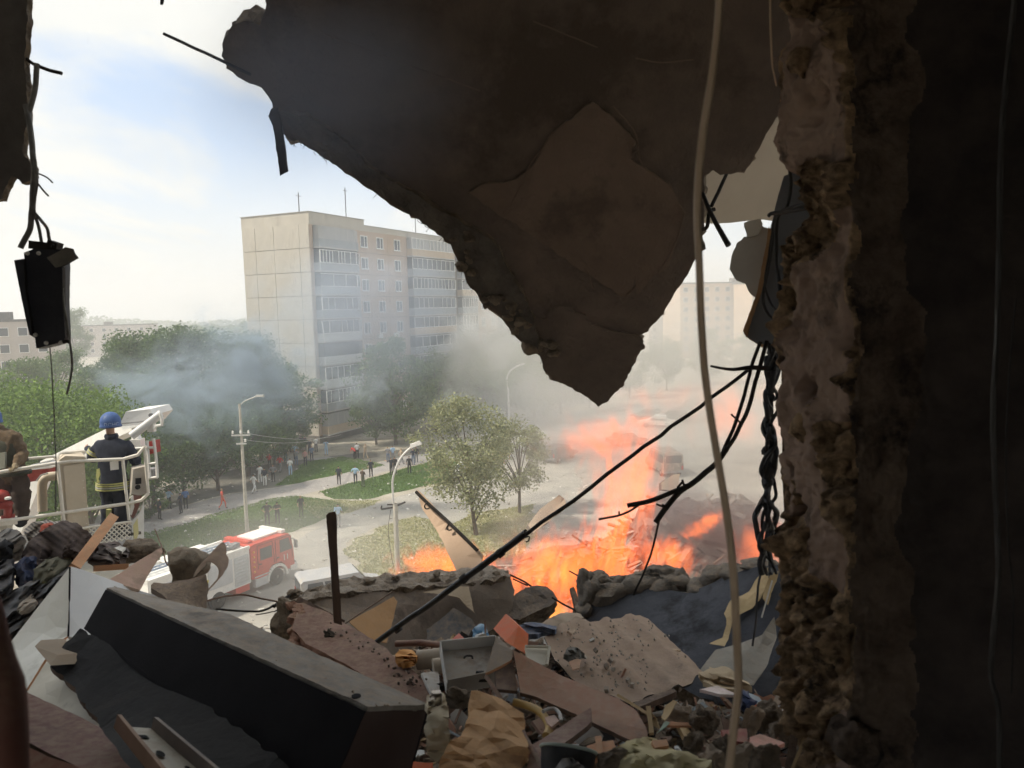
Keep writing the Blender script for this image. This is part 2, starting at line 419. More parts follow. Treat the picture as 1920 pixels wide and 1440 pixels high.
# ---------------------------------------------------------------- nine storey apartment block
BA = math.radians(65); BC = atz(600, 832, 0)
bld = empty('apartment_building', (BC.x, BC.y, 0), 'tall beige panel apartment block with glazed balconies, smoke drifting past its front', 'building', rz=BA)
panel_m = M('cream panel', (.41, .385, .34), (.485, .455, .40), .5, .9, .15, 6, c3=(.34, .315, .28), s3=.4, stretch=(1, 1, .4))
pink_m = M('pinkish panel', (.40, .31, .24), (.47, .37, .29), .6, .9, .15, 6)
joint_m = M('panel joint', (.16, .13, .10), (.2, .16, .13), 2, .95)
frame_m = M('white window frame', (.70, .70, .68), (.78, .78, .76), 3, .5)
pane_m = glassmat('window pane', (.05, .06, .07))
balc_ms = [M('grey balcony front', (.27, .29, .31), (.33, .35, .36), 1, .85), M('buff balcony front', (.46, .37, .28), (.52, .42, .31), 1, .85), M('pale balcony front', (.50, .50, .49), (.58, .58, .56), 1, .85)]
plinth_m = M('dark plinth', (.11, .105, .10), (.16, .15, .14), 1, .95)
LB, DB, FH, Z0 = 62.0, 10.3, 2.8, 0.9
b = MB(); b.box((LB/2+.04, DB/2, 13.4), (LB-.1, DB-.1, 26.7)); part('wall', b, joint_m, bld, True)
b = MB(); b.box((LB/2, DB/2, .45), (LB+.3, DB+.3, .9)); part('plinth', b, plinth_m, bld, True)
b = MB(); b.box((5.4, DB/2, 26.75), (10.9, DB+.1, 1.5)); b.box((10.85+(LB-10.85)/2, DB/2, 26.4), (LB-10.85, DB+.1, .8)); part('parapet', b, panel_m, bld, True)
b = MB(); b.box((5.4, DB/2, 27.53), (11.1, DB+.3, .06)); b.box((10.98+(LB-10.8)/2, DB/2, 26.83), (LB-10.85, DB+.3, .06)); part('roof', b, M('roof edge', (.4, .4, .39)), bld, True)
# end wall: four panels to a storey
cuts = [0, .145, .52, .80, 1.0]; meshes = {}
for k in range(9):
    for q in range(4):
        y0, y1 = cuts[q]*DB+.025, cuts[q+1]*DB-.025
        if q not in meshes:
            m_ = MB(); m_.box((0, 0, 0), (.10, y1-y0, FH-.06)); meshes[q] = mk('wall_panel', m_, panel_m)
        share('wall_panel', meshes[q], bld, (-.02-(k+q) % 3*.006, (y0+y1)/2, Z0+FH*(k+.5)))
def window_mesh(w, h, seed=0, broken=False):
    f, g = MB(), MB(); t = .09
    f.box((0, -.05, h/2-t/2), (w, .14, t)); f.box((0, -.05, -h/2+t/2), (w, .14, t))
    for x in (-w/2+t/2, w/2-t/2, w*.08): f.box((x, -.05, 0), (t, .14, h-2*t))
    f.box((0, -.14, -h/2-.03), (w+.1, .2, .05))
    g.box((0, .0, 0), (w-t*1.5, .02, h-t*1.5)); return mk('window', f, frame_m), mk('pane', g, pane_m)
wf, wg = window_mesh(1.55, 1.5)
fac = MB()
# bays along the long front: ('w', x) a window, ('l', x0, x1) a stack of glazed loggias
bays = [('l', .55, 9.3), ('w', 10.6), ('w', 14.2), ('w', 18.35), ('l', 20.9, 34.6), ('l', 35.4, 42.0), ('w', 44.2), ('w', 48.0), ('l', 50.0, 60.5)]
xs = [0] + [x for q in bays for x in ((q[1]-1.85, q[1]+1.85) if q[0] == 'w' else q[1:])] + [LB]
strip = {}
def strip_panel(x0, x1, zc, h, m=pink_m):
    key = (round(x1-x0, 2), round(h, 2))
    if key not in strip:
        s = MB(); s.box((0, 0, 0), (x1-x0, .10, h)); strip[key] = mk('wall_panel', s, m)
    share('wall_panel', strip[key], bld, ((x0+x1)/2, -.02, zc))
rb = random.Random(11)
post_cache = {}
def loggia(x0, x1, k):
    """one glazed balcony: floor slab, parapet front, posts, sashes"""
    L = x1-x0; z = Z0+FH*k; dp = .95; ch = min(1.6, L*.2)
    ol = [(x0, 0), (x0+.05, -dp), (x1-ch, -dp), (x1, -.15), (x1, 0)]
    s = MB(); s.prism([Vector((x, y, z)) for x, y in ol], (0, 0, .16)); bal = part('balcony', s, M_slab, bld, True)
    pm = rb.choice((0, 0, 0, 1, 2, 0)); f = MB()
    f.prism([Vector((x*1.0, y*.97, z+.16)) for x, y in ol], (0, 0, .95)); part('balcony_front', f, balc_ms[pm], bal, True)
    g = MB(); g.prism([Vector((x+(.1 if i < 2 else -.1), y*.86, z+1.12)) for i, (x, y) in enumerate(ol)], (0, 0, 1.5)); part('pane', g, pane_m if rb.random() < .75 else curtain_m, bal, True)
    if rb.random() < .85:
        fr = MB(); edge = [Vector((x, y*.95, 0)) for x, y in ol[1:4]]; tot = 0
        nb = rb.choice((6, 9, 12)) if L > 8 else rb.choice((5, 7))
        for i in range(2):
            a, c = edge[i], edge[i+1]; mI = nb if i == 0 else 2
            for q in range(mI+1):
                if rb.random() < .16: continue
                p = a.lerp(c, q/mI); lean = rb.uniform(-.25, .25) if rb.random() < .25 else 0
                fr.tube([p+Vector((0, 0, z+1.1)), p+Vector((lean, 0, z+2.62))], .055, 4)
            for zz in (z+1.13, z+2.6): fr.tube([a+Vector((0, 0, zz)), c+Vector((0, 0, zz))], .05, 4)
        part('window_frame', fr, frame_m, bal, True)
M_slab = M('balcony slab', (.40, .39, .37), (.48, .46, .43), 1, .9)
curtain_m = M('curtained pane', (.30, .31, .32), (.42, .42, .41), 1.2, .4, stretch=(3, 3, .2))
for k in range(9):
    zc = Z0+FH*(k+.5)
    for q in bays:
        if q[0] == 'w':
            x = q[1]
            for (a, c) in ((x-1.84, x-.80), (x+.80, x+1.84)): strip_panel(a, c, zc, FH-.05)
            s = ('s',)
            if s not in strip:
                m_ = MB(); m_.box((0, 0, 0), (1.6, .09, .62)); strip[s] = mk('wall_panel', m_, pink_m); m_ = MB(); m_.box((0, 0, 0), (1.6, .09, .62)); 
            share('wall_panel', strip[s], bld, (x, -.02, zc-FH/2+.34)); share('wall_panel', strip[s], bld, (x, -.02, zc+FH/2-.34), scale=(1, 1, .98))
            w = share('window', wf, bld, (x, .0, zc+.03)); share('pane', wg, w)
        else: loggia(q[1], q[2], k)
    for a, c in ((0.0, .5), (9.35, 8.75), (16.08, 16.5), (20.22, 20.85)):
        if c > a: strip_panel(a, c, zc, FH-.05)
strip_panel(9.35, 8.76+3.3-3.3+.0, 1, .1) if False else None
b = MB()
for x, h in ((3.2, 3.4), (12.6, 5.2), (30, 4)): b.tube([(x, 4, 27), (x, 4, 27+h)], .06, 5); b.tube([(x-.5, 4, 26.6+h), (x+.5, 4, 26.6+h)], .03, 4)
part('antenna', b, steel_dark, bld, True)
for x, k in ((16.2, 4), (12.2, 4)):
    b = MB(); b.box((x+.9, -.3, Z0+FH*k+.3), (.85, .4, .6)); part('air_conditioner', b, white_paint, bld, True)

# ---------------------------------------------------------------- farther blocks
def far_block(u, vb, d, w, dep, h, ang, label, wall, rows, cols, group=None, roofm=None):
    p = P(u, vb, d); root = empty('apartment_building', (p.x, p.y, 0), label, 'building', group, math.radians(ang))
    b = MB(); b.box((0, 0, h/2), (w, dep, h)); part('wall', b, wall, root, True)
    b = MB(); b.box((0, 0, h+.2), (w+.4, dep+.4, .4)); b.box((w*.2, 0, h+1), (3, 2.4, 1.4)); part('roof', b, roofm or plinth_m, root, True)
    m_ = MB(); m_.box((0, 0, 0), (1.5, .12, 1.5)); wm = mk('window', m_, frame_m); g = MB(); g.box((0, -.04, 0), (1.3, .12, 1.3)); gm = mk('pane', g, pane_m)
    for r in range(rows):
        for c in range(cols):
            wv = share('window', wm, root, (-w/2+w*(c+.5)/cols, -dep/2-.02, 1.8+(h-1.5)*(r+.5)/rows-.6)); share('pane', gm, wv)
    return root
grey_wall = M('grey panel wall', (.40, .36, .33), (.48, .43, .39), .4, .9)
orange_wall = M('ochre panel wall', (.50, .36, .25), (.56, .42, .30), .4, .9)
far_block(-60, 690, 132, 28, 11, 15.6, 20, 'low grey apartment block at the left edge beyond the trees', grey_wall, 5, 10)
far_block(150, 640, 330, 60, 14, 13, 8, 'long distant flat roofed block on the skyline above the bright green tree', grey_wall, 4, 12)
far_block(1345, 640, 235, 30, 13, 21.5, 12, 'hazy ochre apartment block seen between hanging slab and brown cable', orange_wall, 7, 9)
far_block(1432, 640, 222, 13, 12, 21, 8, 'hazy ochre tower block beside the hanging wall fragment', orange_wall, 7, 4)
far_block(1262, 650, 260, 22, 12, 17, 12, 'faint low apartment block behind the tip of the hanging slab', grey_wall, 6, 6)
# ---------------------------------------------------------------- trees
def tree_meshes(seed, h, r, base, nclump, per, leaf, squash=1.0, spiky=0.0, trunk_r=.16, lean=(0, 0)):
    rs = np.random.RandomState(seed); rr = random.Random(seed)
    t = MB(); top_ = Vector((lean[0], lean[1], h*.82)); pts = [Vector((0, 0, 0)), Vector((lean[0]*.25+rr.uniform(-.1, .1), lean[1]*.2, h*.2)), Vector((lean[0]*.5, lean[1]*.5+rr.uniform(-.15, .15), h*.45)), top_]
    sp = spline(pts, 4); t.tube(sp, [trunk_r*(1-.85*i/(len(sp)-1)) for i in range(len(sp))], 7)
    C = []; cz = (base+h)/2; hz = (h-base)/2
    for k in range(nclump):
        a = rr.uniform(0, 6.283); zz = rr.uniform(-1, 1); q = math.sqrt(max(0, 1-zz*zz)); rad = rr.uniform(.45, 1.0)**.6
        prof = 1.0 if not spiky else (1-.55*max(0, zz))
        p = Vector((math.cos(a)*q*r*rad*prof+lean[0]*.6, math.sin(a)*q*r*rad*prof*squash+lean[1]*.6, cz+zz*hz*rad))
        p *= 1.0; p += Vector((fbm(p, .35, 2, seed), fbm(p, .35, 2, seed+2), fbm(p, .35, 2, seed+4)))*r*.22
        C.append(p)
    if spiky:
        for k in range(int(spiky)):
            a = rr.uniform(0, 6.283); q = rr.uniform(0, .6)*r; hh = h+rr.uniform(.2, 1.3)
            for s in range(4): C.append(Vector((math.cos(a)*q, math.sin(a)*q, hh-s*.5)))
    for k in range(0, len(C), max(1, len(C)//14)):
        c = C[k]; s0 = sp[min(len(sp)-2, max(2, int(len(sp)*min(.9, (c.z*.62)/(h*.82)))))]; m_ = s0.lerp(c, .5)+Vector((0, 0, .12*r))
        t.tube([s0, m_, c], [trunk_r*.38, trunk_r*.24, trunk_r*.08], 5)
    per = int(per*1.9); ctr = np.repeat(np.array([tuple(c) for c in C]), per, axis=0); m = len(ctr)
    sizes = np.repeat(rs.uniform(.55, 1.25, len(C)), per)*r*.23
    G_ = rs.normal(0, 1, (m, 3)); G_ /= np.linalg.norm(G_, axis=1)[:, None]; G_ *= (rs.uniform(0, 1, m)**.42)[:, None]*1.55; P0 = ctr + G_*np.stack([sizes, sizes, sizes*.70], 1)
    A = rs.normal(0, 1, (m, 3)); A /= np.linalg.norm(A, axis=1)[:, None]; Bv = np.cross(A, rs.normal(0, 1, (m, 3))); Bv /= np.linalg.norm(Bv, axis=1)[:, None]
    s = (leaf*.66*rs.uniform(.6, 1.35, m))[:, None]
    V = np.stack([P0-A*s, P0+Bv*s*.55, P0+A*s, P0-Bv*s*.55], 1).reshape(-1, 3)
    me = bpy.data.meshes.new('crown'); me.from_pydata(V.tolist(), [], np.arange(m*4).reshape(-1, 4).tolist())
    return mk('trunk', t, bark), me
leaf_dark = leafmat('dark leaf', (.042, .088, .030), (.115, .18, .06))
leaf_mid = leafmat('mid leaf', (.06, .115, .035), (.155, .225, .075))
leaf_bright = leafmat('bright leaf', (.075, .145, .025), (.20, .30, .07))
leaf_dusty = leafmat('dusty leaf', (.17, .195, .10), (.36, .37, .21))
def with_mat(me, m):
    c = me.copy(); c.materials.clear(); c.materials.append(m); return c
proto = {}
proto['big'] = [tree_meshes(s, 15.5, 4.6, 2.6, 95, 62, .26, spiky=4, trunk_r=.28) for s in (1, 2, 3)]
proto['round'] = [tree_meshes(s, 11.5, 4.2, 1.8, 85, 62, .25, trunk_r=.24) for s in (4, 5, 6)]
proto['small'] = [tree_meshes(7, 6.4, 2.1, 1.6, 60, 62, .15, trunk_r=.13, lean=(.2, 0))]
proto['near'] = [tree_meshes(8, 9.6, 3.3, 2.0, 100, 72, .15, trunk_r=.17, lean=(-.7, .2))]
proto['near2'] = [tree_meshes(9, 7.2, 2.3, 1.5, 62, 72, .14, trunk_r=.15, lean=(.15, .1))]
proto['bright'] = [tree_meshes(10, 11.3, 4.4, 3.0, 150, 75, .19, trunk_r=.25)]
proto['young'] = [tree_meshes(12, 7.6, 1.1, 2.4, 16, 60, .15, trunk_r=.07)]
proto['bush'] = [tree_meshes(14, 2.3, 1.4, .2, 26, 60, .13, trunk_r=.05)]
cache = {}
rt = random.Random(3)
def tree(kind, i, x, y, mat, label, group=None, sc=1.0, zs=1.0, name='tree'):
    key = (kind, i, mat.name)
    if key not in cache: cache[key] = with_mat(proto[kind][i][1], mat)
    r = empty(name, (x, y, 0), label, 'tree' if name == 'tree' else 'bush', group, 0.0 if kind.startswith('near') else rt.uniform(0, 6.28))
    share('trunk', proto[kind][i][0], r, scale=(sc, sc, sc*zs)); share('crown', cache[key], r, scale=(sc, sc, sc*zs)); return r
G = 'dark trees massed left of the apartment block'
def tg(u, v): p = atz(u, v, 0); return p.x, p.y
def td(u, d): p = P(u, 700, d); return p.x, p.y
LM = [ # u, depth, kind, i, scale, label
 (215, 86, 'big', 0, .92, 'tall dark tree rising at the left end of the smoky grove'), (262, 80, 'big', 1, .98, 'dark tree in the grove with smoke over its crown, second from its left end'),
 (318, 76, 'big', 2, 1.0, 'dark tree with spiky top standing highest in the grove'), (372, 78, 'big', 0, 1.0, 'spiky dark tree beside the highest top of the grove'),
 (428, 80, 'big', 1, .96, 'dark tree of the grove left of the concrete lamp pole top'), (480, 82, 'big', 2, .92, 'dark tree whose crown touches the left edge of the apartment block'),
 (520, 86, 'round', 0, 1.05, 'rounded dark tree against the beige end wall of the block'),
 (330, 66, 'round', 1, .82, 'dark low tree over the group of bystanders beside the basket'), (395, 68, 'round', 2, .80, 'dark low tree above the person in red overalls'),
 (455, 74, 'round', 0, .78, 'dark low tree behind the concrete lamp pole'), (270, 62, 'round', 2, .80, 'dark low tree right behind the rescue basket'),
 (165, 92, 'round', 1, 1.0, 'hazy rounded tree behind the bright green tree'), (505, 79, 'round', 1, .55, 'small dark tree behind the bystanders near the end wall')]
for u, d, k, i, s, lab in LM:
    x, y = td(u, d); tree(k, i, x, y, leaf_dark if k == 'big' else (leaf_dark if d < 80 else leaf_mid), lab, G, s*.97, .87)
for u, d, s, lab in ((60, 47, 1.0, 'bright green leafy tree behind the two firefighters'), (150, 52, .93, 'bright green tree behind the dark hanging box wire'), (-15, 55, 1.0, 'bright green tree cut by the left edge of the picture')):
    x, y = td(u, d); tree('bright', 0, x, y, leaf_bright, lab, 'bright green trees behind the basket', s)
for u, d, s, lab in ((40, 100, .95, 'grey green tree in front of the low grey block'), (105, 110, 1.0, 'grey green tree below the hanging dark box')):
    x, y = td(u, d); tree('round', 0, x, y, leaf_mid, lab, 'grey green trees before the low block', s)
x, y = td(142, 240); tree('big', 0, x, y, leaf_mid, 'lone distant tree sticking up above the left skyline', None, 1.15)
x, y = tg(742, 834); tree('round', 1, x, y, leaf_mid, 'broad green tree in front of the right part of the apartment block', 'trees before the block front', 1.06)
x, y = td(700, 90); tree('round', 2, x, y, leaf_mid, 'lower green tree at the dark ground floor of the block', 'trees before the block front', .66)
BK = [(815, 98, .92), (855, 104, .9), (905, 100, .86), (950, 108, .95), (1000, 104, .9), (1050, 112, .84), (1105, 118, .8), (860, 122, 1.05), (930, 126, 1.05), (1010, 130, 1.0), (1180, 130, .8), (1250, 140, .85), (1330, 150, .9), (1410, 150, .9)]
BL = ['smoky tree right of the broad green tree', 'smoky tree left of the tall curved street lamp', 'hazy tree just behind the top of the dusty tree', 'hazy tree behind the tall curved street lamp', 'grey tree below the hanging rounded lump of slab', 'grey tree left of the slab tip', 'grey tree straight below the slab tip', 'tree almost lost in pale smoke right of the block', 'faint tall tree above the dusty tree in smoke', 'faint tree behind the rounded slab lump', 'faint tree right of the slab tip', 'faint tree in haze behind the brown cable', 'faint tree below the hazy ochre block', 'faint tree beside the jagged wall in haze']
for (u, d, s), lab in zip(BK, BL):
    x, y = td(u, d); tree('round', int(u) % 3, x, y, leaf_mid, lab, 'smoky trees right of the block', s)
x, y = tg(893, 1003); tree('near', 0, x, y, leaf_dusty, 'dusty grey green tree with leaning trunk in front of the street', None, 1.0)
x, y = tg(974, 962); tree('near2', 0, x, y, leaf_dusty, 'smaller dusty tree at the edge of the wide road', None, 1.0)
x, y = tg(553, 842); tree('young', 0, x, y, leaf_mid, 'thin young tree against the beige end wall', None, 1.1)
x, y = tg(545, 848); tree('bush', 0, x, y, leaf_mid, 'round dark bush at the foot of the end wall', None, 1.5, name='bush')
x, y = tg(283, 972); tree('bush', 0, x, y, leaf_dark, 'dark bush beside the rescue basket above the path', None, 1.0, name='bush')
x, y = td(150, 420)
# far wooded skyline
def ridge(name, d, u0, u1, hmin, hmax, m, seed):
    rs = np.random.RandomState(seed); a, c = P(u0, 600, d), P(u1, 600, d); Vs = []
    n_ = 9000; t = rs.uniform(0, 1, n_); x = a.x+(c.x-a.x)*t; y = a.y+(c.y-a.y)*t+rs.normal(0, 12, n_)
    hh = np.array([hmin+(hmax-hmin)*(.5+.9*fbm((tt*14, 0, 0), 1, 4, seed)) for tt in t]); z = rs.uniform(0, 1, n_)**.7*hh
    P0 = np.stack([x, y, z], 1); A = rs.normal(0, 1, (n_, 3)); A /= np.linalg.norm(A, axis=1)[:, None]; Bv = np.cross(A, rs.normal(0, 1, (n_, 3))); Bv /= np.linalg.norm(Bv, axis=1)[:, None]
    V = np.stack([P0-A*1.5, P0+Bv*1.1, P0+A*1.5, P0-Bv*1.1], 1).reshape(-1, 3)
    me = bpy.data.meshes.new(name); me.from_pydata(V.tolist(), [], np.arange(n_*4).reshape(-1, 4).tolist()); me.materials.append(m)
    o = bpy.data.objects.new(name, me); COL.objects.link(o); tag(o, kind='stuff')
ridge('distant_woods', 420, -200, 620, 8, 13, leaf_mid, 3)
ridge('distant_woods', 700, -400, 700, 10, 18, leaf_mid, 5)
ridge('distant_woods', 330, 1000, 1700, 6, 12, leaf_mid, 7)
# ---------------------------------------------------------------- people
SEGS = [ # joint a, joint b, what covers it
 ('pelvis', 'waist', 1), ('waist', 'chest', 1), ('chest', 'neckb', 1), ('neckb', 'neck', 0), ('neck', 'head', 0), ('head', 'crown', 4),
 ('pelvis', 'hipL', 2), ('hipL', 'kneeL', 2), ('kneeL', 'ankL', 2), ('ankL', 'toeL', 3), ('pelvis', 'hipR', 2), ('hipR', 'kneeR', 2), ('kneeR', 'ankR', 2), ('ankR', 'toeR', 3),
 ('chest', 'shL', 1), ('shL', 'elL', 1), ('elL', 'wrL', 0), ('wrL', 'haL', 0), ('chest', 'shR', 1), ('shR', 'elR', 1), ('elR', 'wrR', 0), ('wrR', 'haR', 0)]
RAD = dict(pelvis=(.145, .115), waist=(.135, .105), chest=(.165, .12), neckb=(.085, .075), neck=(.055, .055), head=(.082, .09), crown=(.07, .075), hipL=(.095, .095), hipR=(.095, .095), kneeL=(.062, .066), kneeR=(.062, .066),
 ankL=(.045, .045), ankR=(.045, .045), toeL=(.045, .035), toeR=(.045, .035), shL=(.075, .072), shR=(.075, .072), elL=(.046, .046), elR=(.046, .046), wrL=(.034, .03), wrR=(.034, .03), haL=(.04, .025), haR=(.04, .025))
BASE = dict(pelvis=(0, 0, .96), waist=(0, 0, 1.12), chest=(0, 0, 1.33), neckb=(0, .01, 1.47), neck=(0, .0, 1.54), head=(0, -.015, 1.62), crown=(0, -.005, 1.70), hipL=(.1, 0, .90), hipR=(-.1, 0, .90),
 kneeL=(.11, -.02, .50), kneeR=(-.11, -.02, .50), ankL=(.115, .03, .085), ankR=(-.115, .03, .085), toeL=(.135, -.13, .035), toeR=(-.135, -.13, .035), shL=(.19, .01, 1.43), shR=(-.19, .01, 1.43),
 elL=(.25, .03, 1.15), elR=(-.25, .03, 1.15), wrL=(.26, -.06, .93), wrR=(-.26, -.06, .93), haL=(.255, -.09, .84), haR=(-.255, -.09, .84))
POSES = dict(stand={}, 
 pockets=dict(elL=(.29, .07, 1.17), wrL=(.19, -.04, .99), haL=(.15, -.06, .93), elR=(-.29, .07, 1.17), wrR=(-.19, -.04, .99), haR=(-.15, -.06, .93)),
 phone=dict(elL=(.25, -.12, 1.2), wrL=(.1, -.3, 1.42), haL=(.06, -.33, 1.5), elR=(-.25, -.12, 1.2), wrR=(-.1, -.3, 1.42), haR=(-.06, -.33, 1.5)),
 walk=dict(kneeL=(.1, -.2, .53), ankL=(.1, -.22, .10), toeL=(.11, -.38, .06), kneeR=(-.1, .06, .50), ankR=(-.1, .3, .13), toeR=(-.11, .18, .03), elL=(.26, .16, 1.17), wrL=(.27, .12, .94), haL=(.27, .1, .86), elR=(-.26, -.1, 1.17), wrR=(-.26, -.28, 1.0), haR=(-.25, -.35, .95)),
 folded=dict(elL=(.27, -.03, 1.18), wrL=(.03, -.2, 1.2), haL=(-.05, -.2, 1.22), elR=(-.27, -.03, 1.18), wrR=(-.03, -.22, 1.15), haR=(.05, -.22, 1.16)),
 hips=dict(elL=(.36, .1, 1.18), wrL=(.19, .02, 1.02), haL=(.14, -.02, 1.0), elR=(-.36, .1, 1.18), wrR=(-.19, .02, 1.02), haR=(-.14, -.02, 1.0)),
 point=dict(elL=(.3, -.2, 1.36), wrL=(.34, -.45, 1.42), haL=(.35, -.55, 1.44)),
 bend=dict(pelvis=(0, .12, .9), waist=(0, .03, 1.02), chest=(0, -.15, 1.15), neckb=(0, -.26, 1.24), neck=(0, -.31, 1.28), head=(0, -.37, 1.33), crown=(0, -.40, 1.41), shL=(.19, -.2, 1.2), shR=(-.19, -.2, 1.2), elL=(.22, -.3, .95), elR=(-.22, -.3, .95), wrL=(.2, -.38, .75), wrR=(-.2, -.38, .75), haL=(.2, -.4, .68), haR=(-.2, -.4, .68), hipL=(.1, .1, .86), hipR=(-.1, .1, .86)))
def skin_body(J, R, name='person', sub=1, extra=(), segs=SEGS):
    """one continuous body grown over the skeleton; faces get a slot by the bone they lie nearest"""
    keys = [k for k in J]; idx = {k: i for i, k in enumerate(keys)}
    edges = [(idx[a], idx[b]) for a, b, _ in segs]; tags = [(a, b, t) for a, b, t in segs]
    V = [Vector(J[k]) for k in keys]; rad = [R[k] for k in keys]
    for chain in extra:                       # fingers: (parent joint, [(point, radius)...], slot)
        par, pts, t = chain; pi = idx[par]
        for p, r in pts:
            V.append(Vector(p)); rad.append((r, r)); edges.append((pi, len(V)-1)); tags.append((pi, len(V)-1, t)); pi = len(V)-1
    me = bpy.data.meshes.new('tmp'); me.from_pydata([tuple(v) for v in V], edges, [])
    o = bpy.data.objects.new('tmp', me); COL.objects.link(o)
    m = o.modifiers.new('s', 'SKIN'); m.use_smooth_shade = True; m.branch_smoothing = .3
    for i, r in enumerate(rad): me.skin_vertices[0].data[i].radius = r
    me.skin_vertices[0].data[idx['pelvis']].use_root = True
    sb = o.modifiers.new('u', 'SUBSURF'); sb.levels = sub; sb.render_levels = sub
    dg = bpy.context.evaluated_depsgraph_get(); res = bpy.data.meshes.new_from_object(o.evaluated_get(dg)); res.name = name
    bpy.data.objects.remove(o); bpy.data.meshes.remove(me)
    cen = np.array([tuple(f.center) for f in res.polygons]); best = np.full(len(cen), 1e9); mi = np.zeros(len(cen), np.int32)
    for a, b, t in tags:
        ia = idx[a] if isinstance(a, str) else a; ib = idx[b] if isinstance(b, str) else b
        A, B = np.array(V[ia]), np.array(V[ib]); d = B-A; L = max(1e-9, d @ d); s = np.clip(((cen-A) @ d)/L, 0, 1)
        dist = np.linalg.norm(cen-(A+s[:, None]*d), axis=1) - .5*(rad[ia][0]*(1-s)+rad[ib][0]*s)
        k = dist < best; best[k] = dist[k]; mi[k] = t
    res.materials.clear()
    for _ in range(5): res.materials.append(None)
    res.polygons.foreach_set('material_index', mi); res.polygons.foreach_set('use_smooth', np.ones(len(mi), bool)); res.update()
    return res
def dress(o, mats):
    for i, m in enumerate(mats): o.material_slots[i].link = 'OBJECT'; o.material_slots[i].material = m
skin_m = M('skin', (.42, .25, .17), (.48, .29, .2), 12, .6)
cloth = {n: M('cloth '+n, c, tuple(x*1.3 for x in c), 8, .95, .3, 40) for n, c in dict(black=(.012, .012, .014), navy=(.018, .022, .038), grey=(.2, .2, .21), white=(.68, .68, .68), sky=(.32, .46, .62), red=(.5, .04, .035), coral=(.62, .10, .06), blue=(.08, .16, .36), denim=(.09, .13, .21), khaki=(.2, .17, .11), brown=(.07, .05, .035), check=(.42, .22, .2), olive=(.07, .08, .05), tan=(.35, .28, .2)).items()}
hair_d = M('dark hair', (.012, .009, .008), (.03, .022, .018), 30, .7); hair_l = M('fair hair', (.25, .17, .09), (.36, .26, .14), 30, .7); cap_w = cloth['white']
bodies = {k: skin_body({**BASE, **v}, RAD) for k, v in POSES.items()}
def person(u, v, pose, face, shirt, trou, label, hair=hair_d, h=1.0, shoe='black', group=None):
    """feet at the pixel on the ground, face = heading in degrees (0 looks at the camera, 180 away from it)"""
    p = atz(u, v, 0); o = bpy.data.objects.new('person', bodies[pose]); COL.objects.link(o)
    o.location = (p.x, p.y, .012); o.rotation_euler.z = math.radians(face); o.scale = (h, h, h)
    dress(o, [skin_m, cloth[shirt], cloth[trou], cloth[shoe], hair]); tag(o, label, 'person', group); return o
A, Bz = 'bystanders by the end wall', 'people in dark uniform near the lamp pole'
W = 'people walking by the dark ground floor'
person(418, 955, 'walk', 100, 'coral', 'coral', 'person in bright red overalls walking along the path', hair_l)
person(502, 986, 'hips', 20, 'black', 'black', 'taller of two officers in black standing on the lawn above the fire engine', group=Bz, h=1.05)
person(521, 982, 'folded', 15, 'black', 'black', 'shorter of two officers in black with arms folded above the fire engine', group=Bz, h=.98)
person(565, 970, 'stand', 40, 'black', 'olive', 'person in black top and drab trousers alone at the lawn edge', hair_l)
person(635, 988, 'walk', 190, 'sky', 'grey', 'person in pale blue shirt walking on the road behind the upright post')
person(636, 909, 'stand', 180, 'navy', 'black', 'person in dark uniform seen from behind on the path, apart on the left', group='people on the path')
person(667, 908, 'hips', 180, 'sky', 'navy', 'person in pale blue shirt and dark trousers seen from behind on the path', group='people on the path')
person(681, 914, 'folded', 150, 'brown', 'olive', 'person in dark brown top with folded arms beside the pale blue shirt', hair_l, group='people on the path')
person(696, 895, 'stand', 200, 'navy', 'black', 'person in dark uniform standing on the lawn tip, arm held out', group=Bz)
person(734, 891, 'point', 230, 'navy', 'black', 'person in dark uniform pointing, left of the white curved lamp head', group=Bz)
person(741, 889, 'stand', 170, 'black', 'black', 'person in black half hidden behind the pointing one', group=Bz)
person(728, 868, 'folded', 170, 'grey', 'denim', 'person in grey top behind the pointing officer', hair_l, group=W)
person(737, 866, 'stand', 200, 'sky', 'grey', 'person in light blue behind the pointing officer, nearer the lamp', group=W)
person(753, 872, 'walk', 120, 'tan', 'grey', 'person in tan top and light trousers under the curved lamp arm', hair_l, group=W)
person(768, 888, 'stand', 190, 'black', 'black', 'person in black standing right below the white lamp head', group=Bz)
person(775, 872, 'folded', 160, 'navy', 'denim', 'person in navy just left of the dusty tree crown', group=W)
person(781, 868, 'stand', 200, 'black', 'grey', 'person in black whose side touches the dusty tree crown', group=W)
person(665, 862, 'bend', 250, 'red', 'black', 'person in red shirt leaning forward on the earth path', group=W)
person(670, 860, 'stand', 200, 'white', 'black', 'person in white shirt beside the leaning red shirt', group=W)
person(686, 862, 'walk', 230, 'tan', 'tan', 'person all in tan walking near the dark ground floor', hair_l, group=W)
person(593, 848, 'phone', 200, 'white', 'navy', 'person in white shirt right at the corner of the block', group=A)
person(612, 854, 'phone', 10, 'sky', 'sky', 'person all in light blue at the far tip of the lawn', group=A)
person(572, 846, 'stand', 190, 'black', 'black', 'person in black against the foot of the end wall, right one', group=A)
person(565, 845, 'phone', 170, 'black', 'navy', 'person in black raising hands against the foot of the end wall, left one', group=A)
person(581, 853, 'stand', 200, 'navy', 'black', 'person in navy below the two in black at the wall', group=A)
person(573, 874, 'stand', 175, 'check', 'black', 'person in pinkish check shirt at the shaded lawn corner', group=A)
person(556, 873, 'phone', 165, 'grey', 'denim', 'person in grey with raised arms left of the check shirt', hair_l, group=A)
person(554, 862, 'hips', 190, 'sky', 'navy', 'person in light blue behind the grey top with raised arms', group=A)
